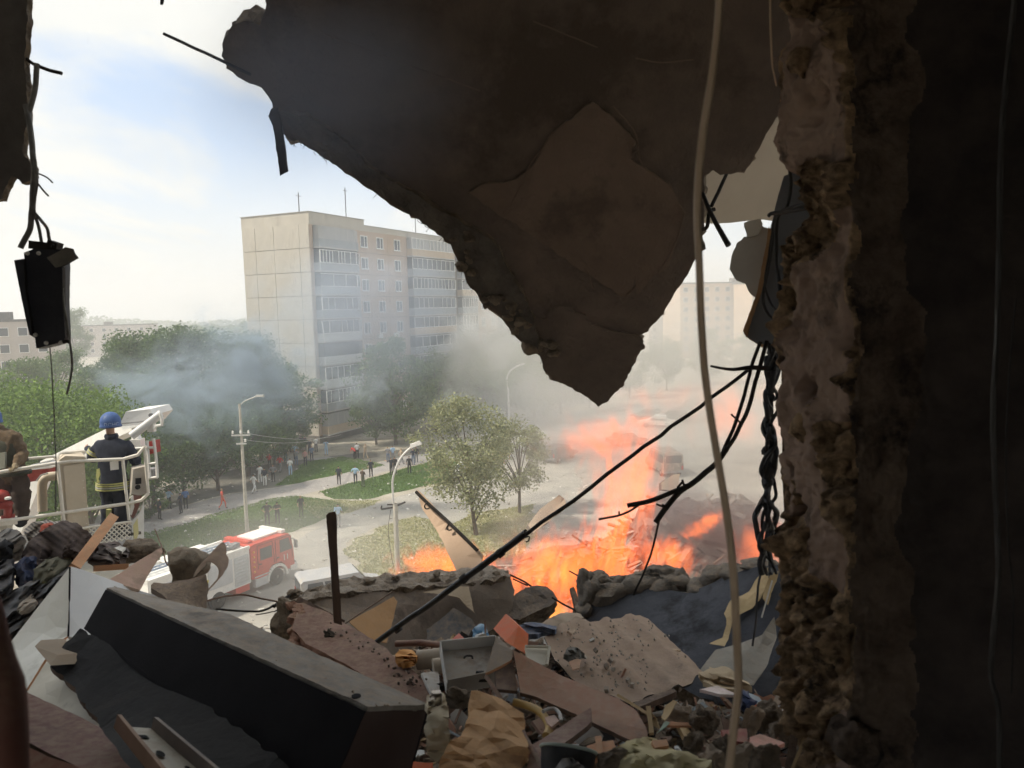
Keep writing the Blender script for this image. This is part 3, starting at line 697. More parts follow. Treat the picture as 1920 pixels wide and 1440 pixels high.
person(545, 892, 'stand', 185, 'white', 'sky', 'long haired person in white top and pale blue trousers on the lawn edge', group=A)
person(526, 886, 'walk', 160, 'red', 'grey', 'person in bright red shirt in the thick of the bystanders', group=A)
person(524, 872, 'stand', 180, 'white', 'grey', 'person in white shirt right behind the bright red shirt', group=A)
person(513, 905, 'hips', 185, 'grey', 'black', 'person in grey shirt with hands on hips before the red shirt', hair_l, group=A)
person(506, 880, 'stand', 160, 'red', 'brown', 'person in dull red top in the shade of the trees', group=A)
person(488, 906, 'phone', 200, 'white', 'white', 'person in white dress holding up a phone right of the lamp pole', group=A)
person(467, 892, 'stand', 190, 'white', 'black', 'person in white shirt close beside the concrete lamp pole', group=A)
person(477, 925, 'walk', 140, 'white', 'white', 'person all in white on the path right of the lamp pole', group=A)
person(497, 912, 'stand', 180, 'navy', 'white', 'person in navy beside the white dress', group=A)
person(536, 868, 'stand', 200, 'black', 'denim', 'person in black at the back of the bystanders under the bush', group=A)
person(585, 866, 'stand', 210, 'denim', 'navy', 'person in blue denim between lawn tip and check shirt', group=A)
person(300, 975, 'hips', 150, 'navy', 'black', 'person in dark clothes and pale cap on the path beside the basket', cap_w, group='people on the path under the trees')
person(318, 955, 'phone', 170, 'sky', 'navy', 'person in light blue shirt under the dark trees', group='people on the path under the trees')
person(340, 964, 'folded', 260, 'navy', 'black', 'person in dark clothes holding a bright orange thing under the trees', group='people on the path under the trees')
person(349, 955, 'stand', 200, 'blue', 'black', 'person in blue half hidden behind the one with the orange thing', group='people on the path under the trees')

# ---------------------------------------------------------------- fire engine
red_m = M('fire engine red', (.50, .055, .03), (.60, .085, .05), 1.5, .45, .04, 20, c3=(.42, .15, .10), s3=1.2, t3=.6)
silver_m = M('silver shutter', (.50, .52, .54), (.58, .60, .62), 2, .45, .05, 30, metal=.2)
tyre_m = M('tyre', (.02, .02, .02), (.06, .055, .05), 6, .95, .3, 40); rim_m = M('rim', (.42, .41, .39), (.55, .54, .52), 5, .5, metal=.3)
yel_m = M('yellow paint', (.62, .50, .04), (.68, .56, .08), 4, .6); grey_m = M('grey equipment', (.16, .165, .17), (.30, .30, .31), 5, .7); blue_m = M('blue grey gear', (.17, .22, .30), (.30, .35, .42), 4, .7)
blue_light = M('blue beacon', (.03, .07, .35), rough=.2)
def text_mesh(s, size, ext, mat, font_scale=1.0):
    cu = bpy.data.curves.new('t', 'FONT'); cu.body = s; cu.size = size; cu.extrude = ext; cu.align_x = 'CENTER'; cu.align_y = 'CENTER'
    o = bpy.data.objects.new('t', cu); COL.objects.link(o); dg = bpy.context.evaluated_depsgraph_get()
    me = bpy.data.meshes.new_from_object(o.evaluated_get(dg)); bpy.data.objects.remove(o); me.materials.clear(); me.materials.append(mat); me.name = 'lettering'; return me
def wheel_meshes(r, w):
    t = MB().lathe([(r*.58, -w/2), (r*.93, -w/2), (r, -w*.3), (r, w*.3), (r*.93, w/2), (r*.58, w/2)], n=22, R=eul(90, 0, 0))
    m = MB().lathe([(r*.6, -w*.42), (r*.6, w*.42), (r*.5, w*.46), (r*.42, w*.25), (r*.2, w*.3), (r*.18, w*.5), (0.01, w*.5)], n=18, R=eul(90, 0, 0))
    for k in range(8):
        a = k*math.pi/4; m.box((math.cos(a)*r*.3, -w*.36, math.sin(a)*r*.3), (.05, .08, .05))
    return mk('tyre', t, tyre_m), mk('rim', m, rim_m)
def wheel(par, x, y, r, w, ms):
    o = share('wheel', ms[0], par, (x, y, r)); share('rim', ms[1], o, rot=(0, 0, 0 if y < 0 else math.pi)); return o
fp = atz(519, 1096, 0); TH = math.atan2(3.4, 2.0)
off = Vector((math.cos(TH), math.sin(TH), 0)); lft = Vector((-off.y, off.x, 0)); to = fp + lft*1.05
tr = empty('fire_engine', (to.x, to.y, 0), 'red and silver fire engine with number 11 on its cab, parked on the dusty road', 'fire engine', rz=TH)
b = MB(); Wd = 1.24
prof = [(-1.95, .95), (-1.95, 2.95), (-1.7, 3.02), (1.0, 2.98), (1.22, 2.8), (1.38, 1.9), (1.42, .75), (.72, .75), (.62, 1.15), (.35, 1.38), (-.35, 1.38), (-.62, 1.15), (-.72, .75)]
b.prism([Vector((x, -Wd, z)) for x, z in prof], (0, 2*Wd, 0)); cab = part('cab', b, red_m, tr, True)
for x0, x1, z0, z1 in ((.30, 1.16, 1.95, 2.72), (-1.25, -.35, 1.9, 2.62)):
    q = MB(); sl = .14 if x1 > 1 else 0
    q.prism([Vector((x0, -Wd-.012, z0)), Vector((x1+sl*.6, -Wd-.012, z0)), Vector((x1-sl, -Wd-.012, z1)), Vector((x0, -Wd-.012, z1))], (0, .05, 0)); w_ = part('window', q, pane_m, cab, True)
for x0, x1 in ((-.05, 1.25), (-1.45, -.2)):
    q = MB(); q.tube([(x0, -Wd-.006, 1.45), (x0, -Wd-.006, 2.85), (x1-.1, -Wd-.006, 2.85), (x1, -Wd-.006, 1.9), (x1+.02, -Wd-.006, 1.45)], .015, 4); q.box((x0+.15, -Wd-.03, 1.7), (.16, .05, .05)); part('door_seam', q, tyre_m, cab, True)
q = MB(); q.prism([Vector((1.235, -Wd+.1, 2.7)), Vector((1.235, Wd-.1, 2.7)), Vector((1.40, Wd-.08, 1.9)), Vector((1.40, -Wd+.08, 1.9))], (.03, 0, .005)); part('windscreen', q, pane_m, cab, True)
q = MB(); q.box((1.48, 0, .72), (.35, 2.45, .42)); q.box((1.3, -Wd-.02, .75), (.5, .08, .3)); part('bumper', q, white_paint, tr, True)
for s in (-1, 1):
    q = MB(); q.box((1.62, s*.95, .98), (.12, .32, .2)); part('headlight', q, glassmat('headlight', (.6, .6, .6)), tr, True)
    q = MB(); q.box((1.4, s*1.45, 2.25), (.12, .22, .5)); q.tube([(1.25, s*1.24, 2.6), (1.4, s*1.45, 2.5)], .03, 5); part('mirror', q, grey_m, tr, True)
q = MB(); arch = [(.74*math.cos(a)*1.02, .74*math.sin(a)+.52) for a in [math.radians(-5+190*i/14) for i in range(15)]]
for i in range(14):
    a_, c_ = arch[i], arch[i+1]; q.box(((a_[0]+c_[0])/2, -Wd+.02, (a_[1]+c_[1])/2), (.05+.10*1, .16, .16), eul(0, -math.degrees(math.atan2(c_[1]-a_[1], c_[0]-a_[0])), 0))
part('wheel_arch', q, white_paint, tr, True)
wm = wheel_meshes(.52, .34)
for x in (0, -4.35):
    for y in (-1.06, 1.06): wheel(tr, x, y, .52, .34, wm)
# equipment body: a red floor band, silver roller shutters, white roof edge
b = MB(); b.box((-5.3, 0, 1.85), (6.55, 2.44, 2.1)); body = part('body', b, white_paint, tr, True)
b = MB(); b.box((-2.62, 0, .62), (1.0, 2.40, .42)); b.box((-6.9, 0, .62), (3.3, 2.40, .42)); part('lower_compartment', b, red_m, tr, True)
for x0, x1 in ((-3.15, -2.12), (-4.95, -3.3), (-6.45, -5.1), (-8.4, -6.6)):
    for k in range(9):
        q = MB(); q.box(((x0+x1)/2, -1.235, .98+.19*k+(.35 if x0 < -3.2 and x0 > -5 else 0)*(1-k/9)), (x1-x0, .045, .165 if not (x0 < -3.2 and x0 > -5) else .15)); part('shutter_slat', q, silver_m, body, True)
for k in range(8):
    q = MB(); q.box((-5.15-.16*k, -1.265, 1.5), (.08, .03, .9), eul(0, 22, 0)); part('hazard_stripe', q, yel_m, body, True)
q = MB(); q.box((-5.3, -1.2, 2.96), (6.6, .14, .16)); q.box((-5.3, 1.2, 2.96), (6.6, .14, .16)); q.box((-8.55, 0, 2.96), (.14, 2.4, .16)); part('roof_rail', q, white_paint, body, True)
q = MB(); 
for y in (-.25, .15): q.tube([(-8.4, y, 3.15), (-2.3, y, 3.15)], .06, 6)
for k in range(-4, 10): q.tube([(-6.2+.42*k, -.25, 3.15), (-6.2+.42*k, .15, 3.15)], .03, 5)
part('ladder', q, blue_m, tr, True)
q = MB(); q.box((-4.9, .75, 3.12), (2.6, .7, .28)); part('roof_locker', q, white_paint, tr, True)
q = MB(); q.tube([(-5.9, -.75, 3.1), (-2.6, -.75, 3.1)], .13, 8); q.box((-2.55, -.6, 3.12), (.5, .4, .25)); q.box((-3.4, -.65, 3.25), (.3, .3, .3)); part('hose_roll', q, grey_m, tr, True)
q = MB(); q.box((-.2, .1, 3.07), (1.9, 1.5, .1)); part('cab_roof_plate', q, white_paint, tr, True)
q = MB(); q.box((.85, 0, 3.12), (.3, 2.0, .2)); part('beacon_bar', q, white_paint, tr, True)
q = MB(); q.box((-1.62, .2, 3.1), (.35, 2.1, .12)); part('deck_panel', q, red_m, tr, True)
o = share('lettering', text_mesh('11', .52, .01, white_paint), cab, (.72, -Wd-.02, 1.55), (math.pi/2, 0, 0))
q = MB()
for k in range(5): q.lathe([(.001, 0), (.075, 0), (.055, .05), (.001, .06)], (-1.72, -Wd-.0, 1.35+.3*k), 8, 0, eul(90, 0, 0))
part('marker_light', q, M('amber lamp', (.75, .38, .05), rough=.3), cab, True)
q = MB(); q.box((-1.2, -1.1, .62), (1.0, .3, .5)); q.box((-1.2, -1.15, 1.0), (1.1, .2, .08)); part('step', q, silver_m, tr, True)

# ---------------------------------------------------------------- cars
def car(u, v, ang, paint, label, L=4.4, Wc=1.75, H=1.5, van=False, group=None, name='car', wreck=False, z=0.0, bad=0):
    p = atz(u, v, z); root = empty(name, (p.x, p.y, z), label, 'van' if van else 'car', group, math.radians(ang)); h = L/2; w = Wc/2
    if van: low = [(-h, .35), (-h, H*.93), (-h+.12, H), (h-1.55, H), (h-.95, H*.60), (h-.1, H*.50), (h, .4)]; gl = [(-h+.25, H*.58), (-h+.3, H*.9), (h-1.7, H*.9), (h-1.2, H*.58)]
    else: low = [(-h, .35), (-h, .8), (-h+.12, .9), (-h+.55, .93), (-h+1.05, H), (h-1.95, H), (h-1.2, .93), (h-.12, .78), (h, .4)]; gl = [(-h+.8, .95), (-h+1.2, H*.94), (h-2.05, H*.94), (h-1.45, .95)]
    b = MB(); b.prism([Vector((x, -w, zz)) for x, zz in low], (0, 2*w, 0))
    if wreck:
        b.V = [tuple(Vector(q)+Vector((fbm(q, 1.2, 3, bad), fbm(q, 1.2, 3, bad+3), fbm(q, 1.2, 3, bad+6)))*.16) for q in b.V]
    body = part('body', b, paint, root, True)
    for s in (-1, 1):
        n_ = 3 if van else 2
        for k in range(n_):
            x0, x1 = gl[0][0]+(gl[3][0]-gl[0][0])*k/n_+.05, gl[0][0]+(gl[3][0]-gl[0][0])*(k+1)/n_-.05
            t0, t1 = gl[1][0]+(gl[2][0]-gl[1][0])*k/n_+.05, gl[1][0]+(gl[2][0]-gl[1][0])*(k+1)/n_-.05
            g = MB(); g.prism([Vector((x0, s*(w+.012), gl[0][1])), Vector((x1, s*(w+.012), gl[0][1])), Vector((t1, s*(w+.012), gl[1][1])), Vector((t0, s*(w+.012), gl[1][1]))], (0, -s*.04, 0)); part('window', g, pane_m, body, True)
    g = MB()
    if van: g.box((-h-.012, 0, H*.75), (.04, Wc*.78, H*.3)); g2 = MB(); g2.prism([Vector((h-1.5, -w+.12, H*.96)), Vector((h-1.5, w-.12, H*.96)), Vector((h-.98, w-.1, H*.63)), Vector((h-.98, -w+.1, H*.63))], (.03, 0, .02))
    else: g.prism([Vector((-h+.62, -w+.15, .97)), Vector((-h+.62, w-.15, .97)), Vector((-h+1.0, w-.2, H*.96)), Vector((-h+1.0, -w+.2, H*.96))], (-.03, 0, .015)); g2 = MB(); g2.prism([Vector((h-1.9, -w+.2, H*.97)), Vector((h-1.9, w-.2, H*.97)), Vector((h-1.25, w-.15, .98)), Vector((h-1.25, -w+.15, .98))], (.03, 0, .02))
    part('rear_window', g, pane_m, body, True); part('windscreen', g2, pane_m, body, True)
    for s in (-1, 1):
        g = MB(); g.box((-h-.01, s*(w-.14), .85), (.05, .16, .34 if van else .14)); part('tail_light', g, M('tail light', (.4, .02, .02), rough=.3) if 'tail light' not in bpy.data.materials else bpy.data.materials['tail light'], root, True)
        g = MB(); g.box((h-.01, s*(w-.22), .7), (.06, .3, .14)); part('headlight', g, white_paint, root, True)
    g = MB(); g.box((-h-.03, 0, .5), (.12, Wc*.98, .18)); g.box((h+.02, 0, .48), (.12, Wc*.98, .2)); part('bumper', g, grey_m, root, True)
    if not wreck or bad % 2:
        for x in (-h+.85, h-.9):
            for s in (-1, 1): wheel(root, x, s*(w-.09), .32, .2, car_w)
    return root
car_w = wheel_meshes(.32, .2)
silverp = M('dusty silver paint', (.36, .37, .39), (.45, .45, .45), 2, .5, c3=(.42, .40, .36), s3=2)
burnt = M('burnt car body', (.16, .13, .11), (.36, .31, .27), 3, .9, .5, 12, c3=(.55, .5, .45), s3=2, t3=.58)
darkp = M('dusty dark paint', (.05, .052, .056), (.12, .12, .12), 2, .6, c3=(.25, .24, .22), s3=1.5, t3=.62)
whitep = M('dusty white paint', (.62, .61, .58), (.72, .71, .68), 2, .5, c3=(.4, .37, .33), s3=1.4)
car(642, 1127, 26, silverp, 'dusty silver estate car behind the concrete slab, partly hidden by the upright post', 4.6, 1.8, 1.75, van=True, name='estate_car')
car(1048, 862, 55, darkp, 'dark car with white dust on its roof right of the dusty trees', 4.4, 1.8, 1.55, van=True)
car(886, 896, 20, whitep, 'small white car glimpsed between the branches of the dusty tree', 4.0)
car(1175, 834, 20, burnt, 'crumpled pale wreck of a car standing in the flames', wreck=True, bad=1, group='wrecked cars on the street')
car(1232, 800, 160, whitep, 'white wrecked car nearest the far end of the street', wreck=True, bad=3, group='wrecked cars on the street')
car(1262, 790, 140, darkp, 'dark wrecked car beside the white one at the far end of the street', wreck=True, bad=5, group='wrecked cars on the street')
car(1215, 786, 150, burnt, 'brownish wreck behind the white wrecked car', wreck=True, bad=7, group='wrecked cars on the street')
car(1245, 885, 100, burnt, 'torn dusty van wreck standing just right of the tall flames', 4.8, 1.9, 2.2, van=True, wreck=True, bad=9, group='wrecked cars on the street')
# orange barrier boards glimpsed through the tree
for u, v, lab in ((893, 893, 'orange barrier board before the small white car'), (936, 868, 'orange barrier board seen through the dusty tree, middle one'), (946, 862, 'orange barrier board seen through the dusty tree, farthest one')):
    p = atz(u, v, 0); b = MB(); b.box((p.x, p.y, .75), (1.3, .05, .4)); b.box((p.x-.5, p.y, .3), (.06, .06, .6)); b.box((p.x+.5, p.y, .3), (.06, .06, .6)); top('barrier', b, M('orange board', (.75, .28, .05)) if 'orange board' not in bpy.data.materials else bpy.data.materials['orange board'], lab, 'barrier', 'orange barriers')

# ---------------------------------------------------------------- lamp poles and wires
conc_pole = M('concrete pole', (.40, .38, .33), (.52, .50, .44), 4, .9, .2, 30); galv = M('galvanised steel', (.52, .52, .50), (.62, .62, .60), 6, .5, metal=.3)
def from_base(u, v): p = atz(u, v, 0); return Vector((p.x, p.y, 0))
q = from_base(464, 1003); zt = 9.4
root = empty('lamp_post', q, 'tall concrete lamp pole standing at the lawn edge left of the officers', 'lamp post')
b = MB(); b.tube([q, q+Vector((0, 0, zt))], [.15, .085], 8); part('pole', b, conc_pole, root)
b = MB(); b.tube([q+Vector((0, 0, 6.3)), q+Vector((0, 0, 9.3)), q+Vector((.4, 0, 9.6)), q+Vector((1.2, 0, 9.9))], .04, 6); part('arm', b, galv, root)
b = MB(); b.box(q+Vector((1.45, 0, 9.93)), (.55, .25, .14)); part('lamp_head', b, galv, root)
b = MB(); b.box(q+Vector((0, -.13, 7.2)), (1.3, .1, .1)); b.box(q+Vector((0, -.13, 6.6)), (.7, .1, .1)); part('cross_arm', b, galv, root)
for dx, z in ((-.55, 7.32), (0, 7.32), (.55, 7.32), (.3, 6.72)):
    b = MB(); b.lathe([(.05, 0), (.09, .05), (.05, .1), (.08, .15), (.03, .22)], q+Vector((dx, -.13, z)), 8); part('insulator', b, white_paint, root)
for k, (z, sag) in enumerate(((7.4, .5), (6.9, .7))):
    e = P(640, 815, 84); pts = [q.lerp(e, i/12)+Vector((0, 0, z*(1-i/12)-(0 if i < 12 else 0)+0-4*sag*(i/12)*(1-i/12))) for i in range(13)]; pts = [Vector((p.x, p.y, z+(e.z+k*.4-z)*(i/12)-4*sag*(i/12)*(1-i/12))) for i, p in enumerate(pts)]
    b = MB().tube(pts, .018, 4); part('wire', b, galv, root)
q = from_base(746, 1070)
root = empty('lamp_post', q, 'street lamp with white curved arm and bent iron brackets behind the concrete slab', 'lamp post')
b = MB(); b.tube([q, q+Vector((0, 0, 4.2))], [.165, .14], 8); part('pole', b, conc_pole, root)
def lp(u, v, d): return P(u, v, d)
D2 = (q-EYE).dot(CF)
b = MB(); b.tube(spline([lp(738, 945, D2-.6), lp(736, 905, D2-.6), lp(741, 882, D2-.6), lp(752, 858, D2-.5), lp(766, 843, D2-.4), lp(776, 835, D2-.3)], 5), .065, 7); part('arm', b, galv, root)
b = MB(); b.box(lp(779, 833, D2-.3), (.75, .3, .22), eul(0, -18, 0), taper=.8); part('lamp_head', b, whitep, root)
b = MB(); b.tube([lp(715, 955, D2-.5), lp(738, 951, D2-.3), lp(760, 941, D2-.3)], .06, 5); b.tube([lp(715, 955, D2-.5), lp(716, 948, D2-.5)], .05, 5); b.tube([lp(726, 946, D2-.4), lp(745, 946, D2-.4)], .05, 5); part('cross_arm', b, steel_dark, root)
b = MB(); b.tube(spline([lp(733, 955, D2-.4), lp(728, 990, D2-.4), lp(732, 1030, D2-.4), lp(738, 1062, D2-.4)], 5), .02, 4); part('wire', b, steel_dark, root)
p = P(954, 790, 98); q = Vector((p.x, p.y, 0)); tr.scale = (.94, .94, .94); root = empty('lamp_post', q, 'tall grey street lamp with curved top in front of smoky trees', 'lamp post'); D3 = 98
b = MB(); b.tube([q, lp(953, 730, D3)], .13, 7); part('pole', b, galv, root)
b = MB(); b.tube(spline([lp(953, 732, D3), lp(950, 712, D3), lp(955, 698, D3), lp(965, 689, D3), lp(974, 684, D3)], 4), .1, 6); part('arm', b, galv, root)
b = MB(); b.box(lp(976, 684, D3), (1.1, .4, .2), eul(0, -15, 0)); part('lamp_head', b, galv, root)
# ---------------------------------------------------------------- rescue basket on the boom
cream_m = M('cream sheet metal', (.52, .45, .35), (.58, .51, .41), 3, .55, .04, 20, c3=(.42, .36, .28), s3=5, t3=.62)
rail_m = M('off white rail paint', (.66, .63, .57), (.76, .73, .67), 8, .5, c3=(.42, .36, .28), s3=14, t3=.64)
boom_m = M('white boom paint', (.70, .70, .68), (.78, .78, .77), 2, .45, .03, 20, c3=(.5, .48, .44), s3=4, t3=.62)
dred_m = M('dark red paint', (.26, .035, .03), (.34, .06, .05), 4, .5); cbox_m = M('control box', (.36, .33, .29), (.44, .41, .37), 4, .6)
ba, bb_ = P(0, 885, 11.9), P(258, 854, 13.0)
bx = (bb_-ba); bx.z = 0; bx.normalize(); bn = Vector((-bx.y, bx.x, 0))      # along the front rail, and inwards (away from us)
BPL = (bn, ba)
def bp(u, v, off=0.0): return onpl((bn, ba+bn*off), u, v)
bk = empty('rescue_basket', bp(120, 1010), 'cream and white rescue basket with steel rails carried by the boom, two firefighters in it', 'rescue basket')
r_ = .028
b = MB(); b.tube([bp(-60, 893), bp(0, 885), bp(108, 868), bp(128, 865), bp(230, 861), bp(258, 853), bp(271, 838)], r_, 8)
part('top_rail', b, rail_m, bk, sm=50)
b = MB(); b.tube([bp(-60, 987), bp(100, 964), bp(240, 944), bp(265, 938), bp(278, 925)], r_, 8); part('lower_rail', b, rail_m, bk, sm=50)
for pts in ([bp(230, 861), bp(242, 975)], [bp(271, 838), bp(278, 925)], [bp(108, 868), bp(121, 988)], [bp(271, 838), bp(274, 838, .95)], [bp(116, 868, .95), bp(124, 985, .95)]):
    part('post', MB().tube(pts, r_*.95, 8), rail_m, bk, sm=50)
b = MB(); b.tube([bp(-60, 866, 1.0), bp(62, 859, 1.0), bp(99, 856, 1.0), bp(120, 866, 1.0), bp(270, 838, 1.0)], r_*.85, 7); part('rear_rail', b, rail_m, bk)
b = MB(); b.tube(spline([bp(108, 868, .05), bp(108, 857, .12), bp(113, 850, .2), bp(130, 848, .3), bp(155, 846, .3), bp(160, 850, .3), bp(160, 860, .2)], 4), .022, 6); part('hoop', b, rail_m, bk)
# the cream locker in the middle
b = MB(); b.prism([bp(109, 870, .02), bp(158, 862, .02), bp(168, 1004, .02), bp(121, 1012, .02)], bn*.42); lk = part('locker', b, cream_m, bk)
b = MB(); b.prism([bp(119, 874, 0), bp(156, 868, 0), bp(163, 985, 0), bp(128, 990, 0)], bn*.015); part('locker_door', b, cream_m, lk)
b = MB(); b.prism([bp(107, 868, -.01), bp(160, 861, -.01), bp(159, 856, -.01), bp(122, 855, -.01), bp(112, 862, -.01)], bn*.45); part('locker_lid', b, cream_m, lk)
b = MB()
for i in range(9): b.lathe([(.001, 0), (.009, 0), (.006, .008)], bp(154+i*1.0, 874+i*13.5, -.004), 6, 0, eul(90, 0, math.degrees(math.atan2(bx.y, bx.x))))
part('rivet', b, rail_m, lk)
# control box and its red brown fairing at the right end
b = MB(); b.prism([bp(250, 880, .06), bp(273, 874, .06), bp(277, 924, .06), bp(262, 930, .06), bp(246, 926, .06)], bn*.3); cb = part('control_box', b, cbox_m, bk)
b = MB(); b.prism([bp(254, 897, .05), bp(265, 896, .05), bp(265, 907, .05), bp(254, 908, .05)], bn*.02); part('display', b, black_board, cb)
b = MB(); b.lathe([(.04, 0), (.04, .03), (.001, .03)], bp(259, 913, .05), 12, 0, eul(90, 0, 0)); part('knob', b, black_board, cb)
b = MB(); b.prism([bp(252, 929, .05), bp(266, 929, .05), bp(262, 945, .05), bp(256, 962, .05), bp(249, 973, .05), bp(246, 968, .05), bp(252, 950, .05)], bn*.25); part('fairing', b, M('brown red cover', (.16, .07, .055), (.22, .1, .08), 5, .6), bk)
b = MB(); b.prism([bp(246, 932, .04), bp(250, 929, .04), bp(252, 950, .04), bp(247, 966, .04), bp(244, 965, .04)], bn*.05); part('white_pad', b, white_paint, bk)
# mesh kick plate: every strand real
b = MB(); b.tube([bp(100, 1000), bp(164, 989), bp(247, 978)], .022, 6); b.tube([bp(100, 1050), bp(246, 1024)], .02, 6); part('kick_rail', b, rail_m, bk)
b = MB(); na = 26
for i in range(26):
    u0 = 100+i*9.5
    for sg in (-1, 1):
        pts = []
        for k in range(9):
            t = k/8; uu = u0+sg*t*34; 
            if 166 <= uu <= 247: pts.append(bp(uu, 989-(uu-164)*.133+2+t*32, .005*(k % 2)))
        if len(pts) > 1: b.tube(pts, .011, 4, cap=False)
part('mesh_panel', b, rail_m, bk)
b = MB(); b.prism([bp(247, 980), bp(262, 962), bp(270, 940), bp(270, 1016), bp(262, 1030), bp(248, 1036)], bn*.04); part('side_panel', b, boom_m, bk)
b = MB(); b.prism([bp(250, 985, -.01), bp(258, 972, -.01), bp(260, 1000, -.01), bp(252, 1025, -.01)], bn*.012); part('sticker', b, M('pale yellow sticker', (.62, .58, .30), (.66, .62, .36), 6, .6), bk)
zf = bp(207, 990, .5).z-.02
b = MB(); c0 = bp(-60, 990); c1 = bp(262, 965); fl = [Vector((p.x, p.y, zf-.05)) for p in (c0, c1, c1+bn*1.1, c0+bn*1.1)]; b.prism(fl, (0, 0, .05)); part('floor', b, M('tread plate', (.05, .05, .048), (.09, .088, .085), 6, .7), bk)
b = MB(); b.prism([bp(-60, 980, -.02), bp(33, 972, -.02), bp(33, 983, -.02), bp(-60, 993, -.02)], bn*.25); b.box(bp(12, 992, .1), (.12, .12, .25)); part('monitor_base', b, rail_m, bk)
b = MB(); Rm = eul(90, 0, 20)
b.lathe([(.02, .1), (.1, .06), (.12, 0), (.1, -.06), (.02, -.1)], bp(2, 930, .1), 14); b.tube([bp(-20, 948, .1), bp(10, 946, .1), bp(20, 950, .1)], .075, 10); b.tube([bp(15, 940, .1), bp(15, 975, .1)], .06, 10); b.tube([bp(2, 972, .1), bp(28, 968, .1)], .045, 8); part('water_monitor', b, dred_m, bk, sm=50)
b = MB(); b.lathe([(.045, 0), (.045, .03), (.02, .04)], bp(15, 936, -.02), 10); part('monitor_cap', b, white_paint, bk)
# beige pipe elbow and red box behind the left half
b = MB(); b.tube(spline([bp(80, 958, .6), bp(79, 925, .6), bp(80, 905, .6), bp(86, 896, .6), bp(97, 893, .6), bp(112, 892, .6)], 4), .075, 12); part('pipe', b, cream_m, bk, sm=60)
b = MB(); b.tube([bp(68, 902, .5), bp(77, 891, .5), bp(90, 887, .5)], .014, 5); part('pipe_handle', b, rail_m, bk)
# the boom: head by the basket, beam falling away to the left rear, ladder frame at its right side
bm_ = empty('boom', P(270, 830, 14.2), 'white fire engine boom rising behind the firefighter in the blue helmet', 'boom')
def bar3(a, c, w0, h0, w1, h1):
    d = (c-a).normalized(); sx = d.cross(Vector((0, 0, 1))).normalized(); sz = sx.cross(d); V = []
    for p, w, h in ((a, w0, h0), (c, w1, h1)):
        for s, t in ((-1, -1), (1, -1), (1, 1), (-1, 1)): V.append(p+sx*w*s/2+sz*h*t/2)
    return MB().add(V, [(0, 3, 2, 1), (4, 5, 6, 7), (0, 1, 5, 4), (1, 2, 6, 5), (2, 3, 7, 6), (3, 0, 4, 7)])
part('beam', bar3(P(262, 793, 14.3), P(88, 872, 24), .30, .26, .34, .28), boom_m, bm_)
b = MB(); b.prism([P(236, 772, 14), P(281, 767, 14.2), P(288, 778, 14.2), P(272, 796, 14.1), P(232, 806, 13.9), P(222, 800, 13.9)], Vector((.12, .55, .02))); hd = part('beam_head', b, boom_m, bm_)
b = MB(); b.lathe([(.035, 0), (.035, .05), (.001, .05)], P(284, 778, 14.0), 10, 0, eul(90, 0, 0)); b.tube([P(228, 794, 13.85), P(262, 791, 13.95), P(270, 789, 13.95)], .012, 5); part('pin', b, grey_m, hd)
b = MB(); b.tube([P(246, 818, 13.6), P(274, 797, 13.7), P(303, 775, 13.8)], .075, 12); part('hydraulic_ram', b, M('grey ram', (.55, .56, .57), (.62, .63, .64), 5, .4), bm_, sm=50)
b = MB(); b.tube([P(300, 776, 13.7), P(304, 786, 13.7), P(303, 797, 13.7), P(292, 799, 13.7), P(289, 804, 13.7)], .03, 7); b.box(P(284, 800, 13.75), (.12, .1, .18)); part('bracket', b, boom_m, bm_)
b = MB(); b.tube([P(250, 823, 13.9), P(262, 820, 13.9)], .07, 8); b.box(P(258, 830, 13.9), (.18, .2, .14)); part('knuckle', b, boom_m, bm_)
b = MB()
for pts in ([(288, 822), (293, 862), (295, 896)], [(276, 826), (281, 897)], [(254, 841), (290, 839)], [(280, 870), (294, 868)], [(277, 897), (295, 895)]): b.tube([P(u, v, 13.7) for u, v in pts], .026, 6)
lf = part('ladder_frame', b, boom_m, bm_)
b = MB(); b.prism([P(279, 828, 13.8), P(285, 827, 13.8), P(287, 850, 13.8), P(281, 852, 13.8)], (.05, .2, 0)); part('red_box', b, dred_m, lf)
b = MB(); b.box(P(286, 886, 13.85), (.12, .2, .16)); part('motor', b, grey_m, lf)
b = MB(); b.prism([P(49, 884, 15), P(60, 877, 15), P(80, 873, 15.3), P(92, 876, 15.3), P(90, 898, 15.3), P(49, 905, 15)], Vector((.2, .8, 0))); rb_ = part('counter_beam', b, dred_m, bm_)
b = MB(); b.prism([P(46, 877, 14.9), P(60, 871, 14.9), P(82, 868, 15.2), P(98, 874, 15.2), P(94, 878, 15.2), P(62, 881, 14.9)], Vector((.2, .9, 0))); part('cover', b, boom_m, rb_)
# lower boom and turntable far below so that it stands on something
part('lower_beam', bar3(P(88, 872, 24), Vector((-19.5, 25, 2.2)), .4, .36, .5, .5), boom_m, bm_)
b = MB(); b.lathe([(1.0, 0), (1.0, .8), (.7, 1.0), (.7, 2.4), (.3, 2.6)], (-19.5, 25, 0), 18); part('turntable', b, dred_m, bm_)

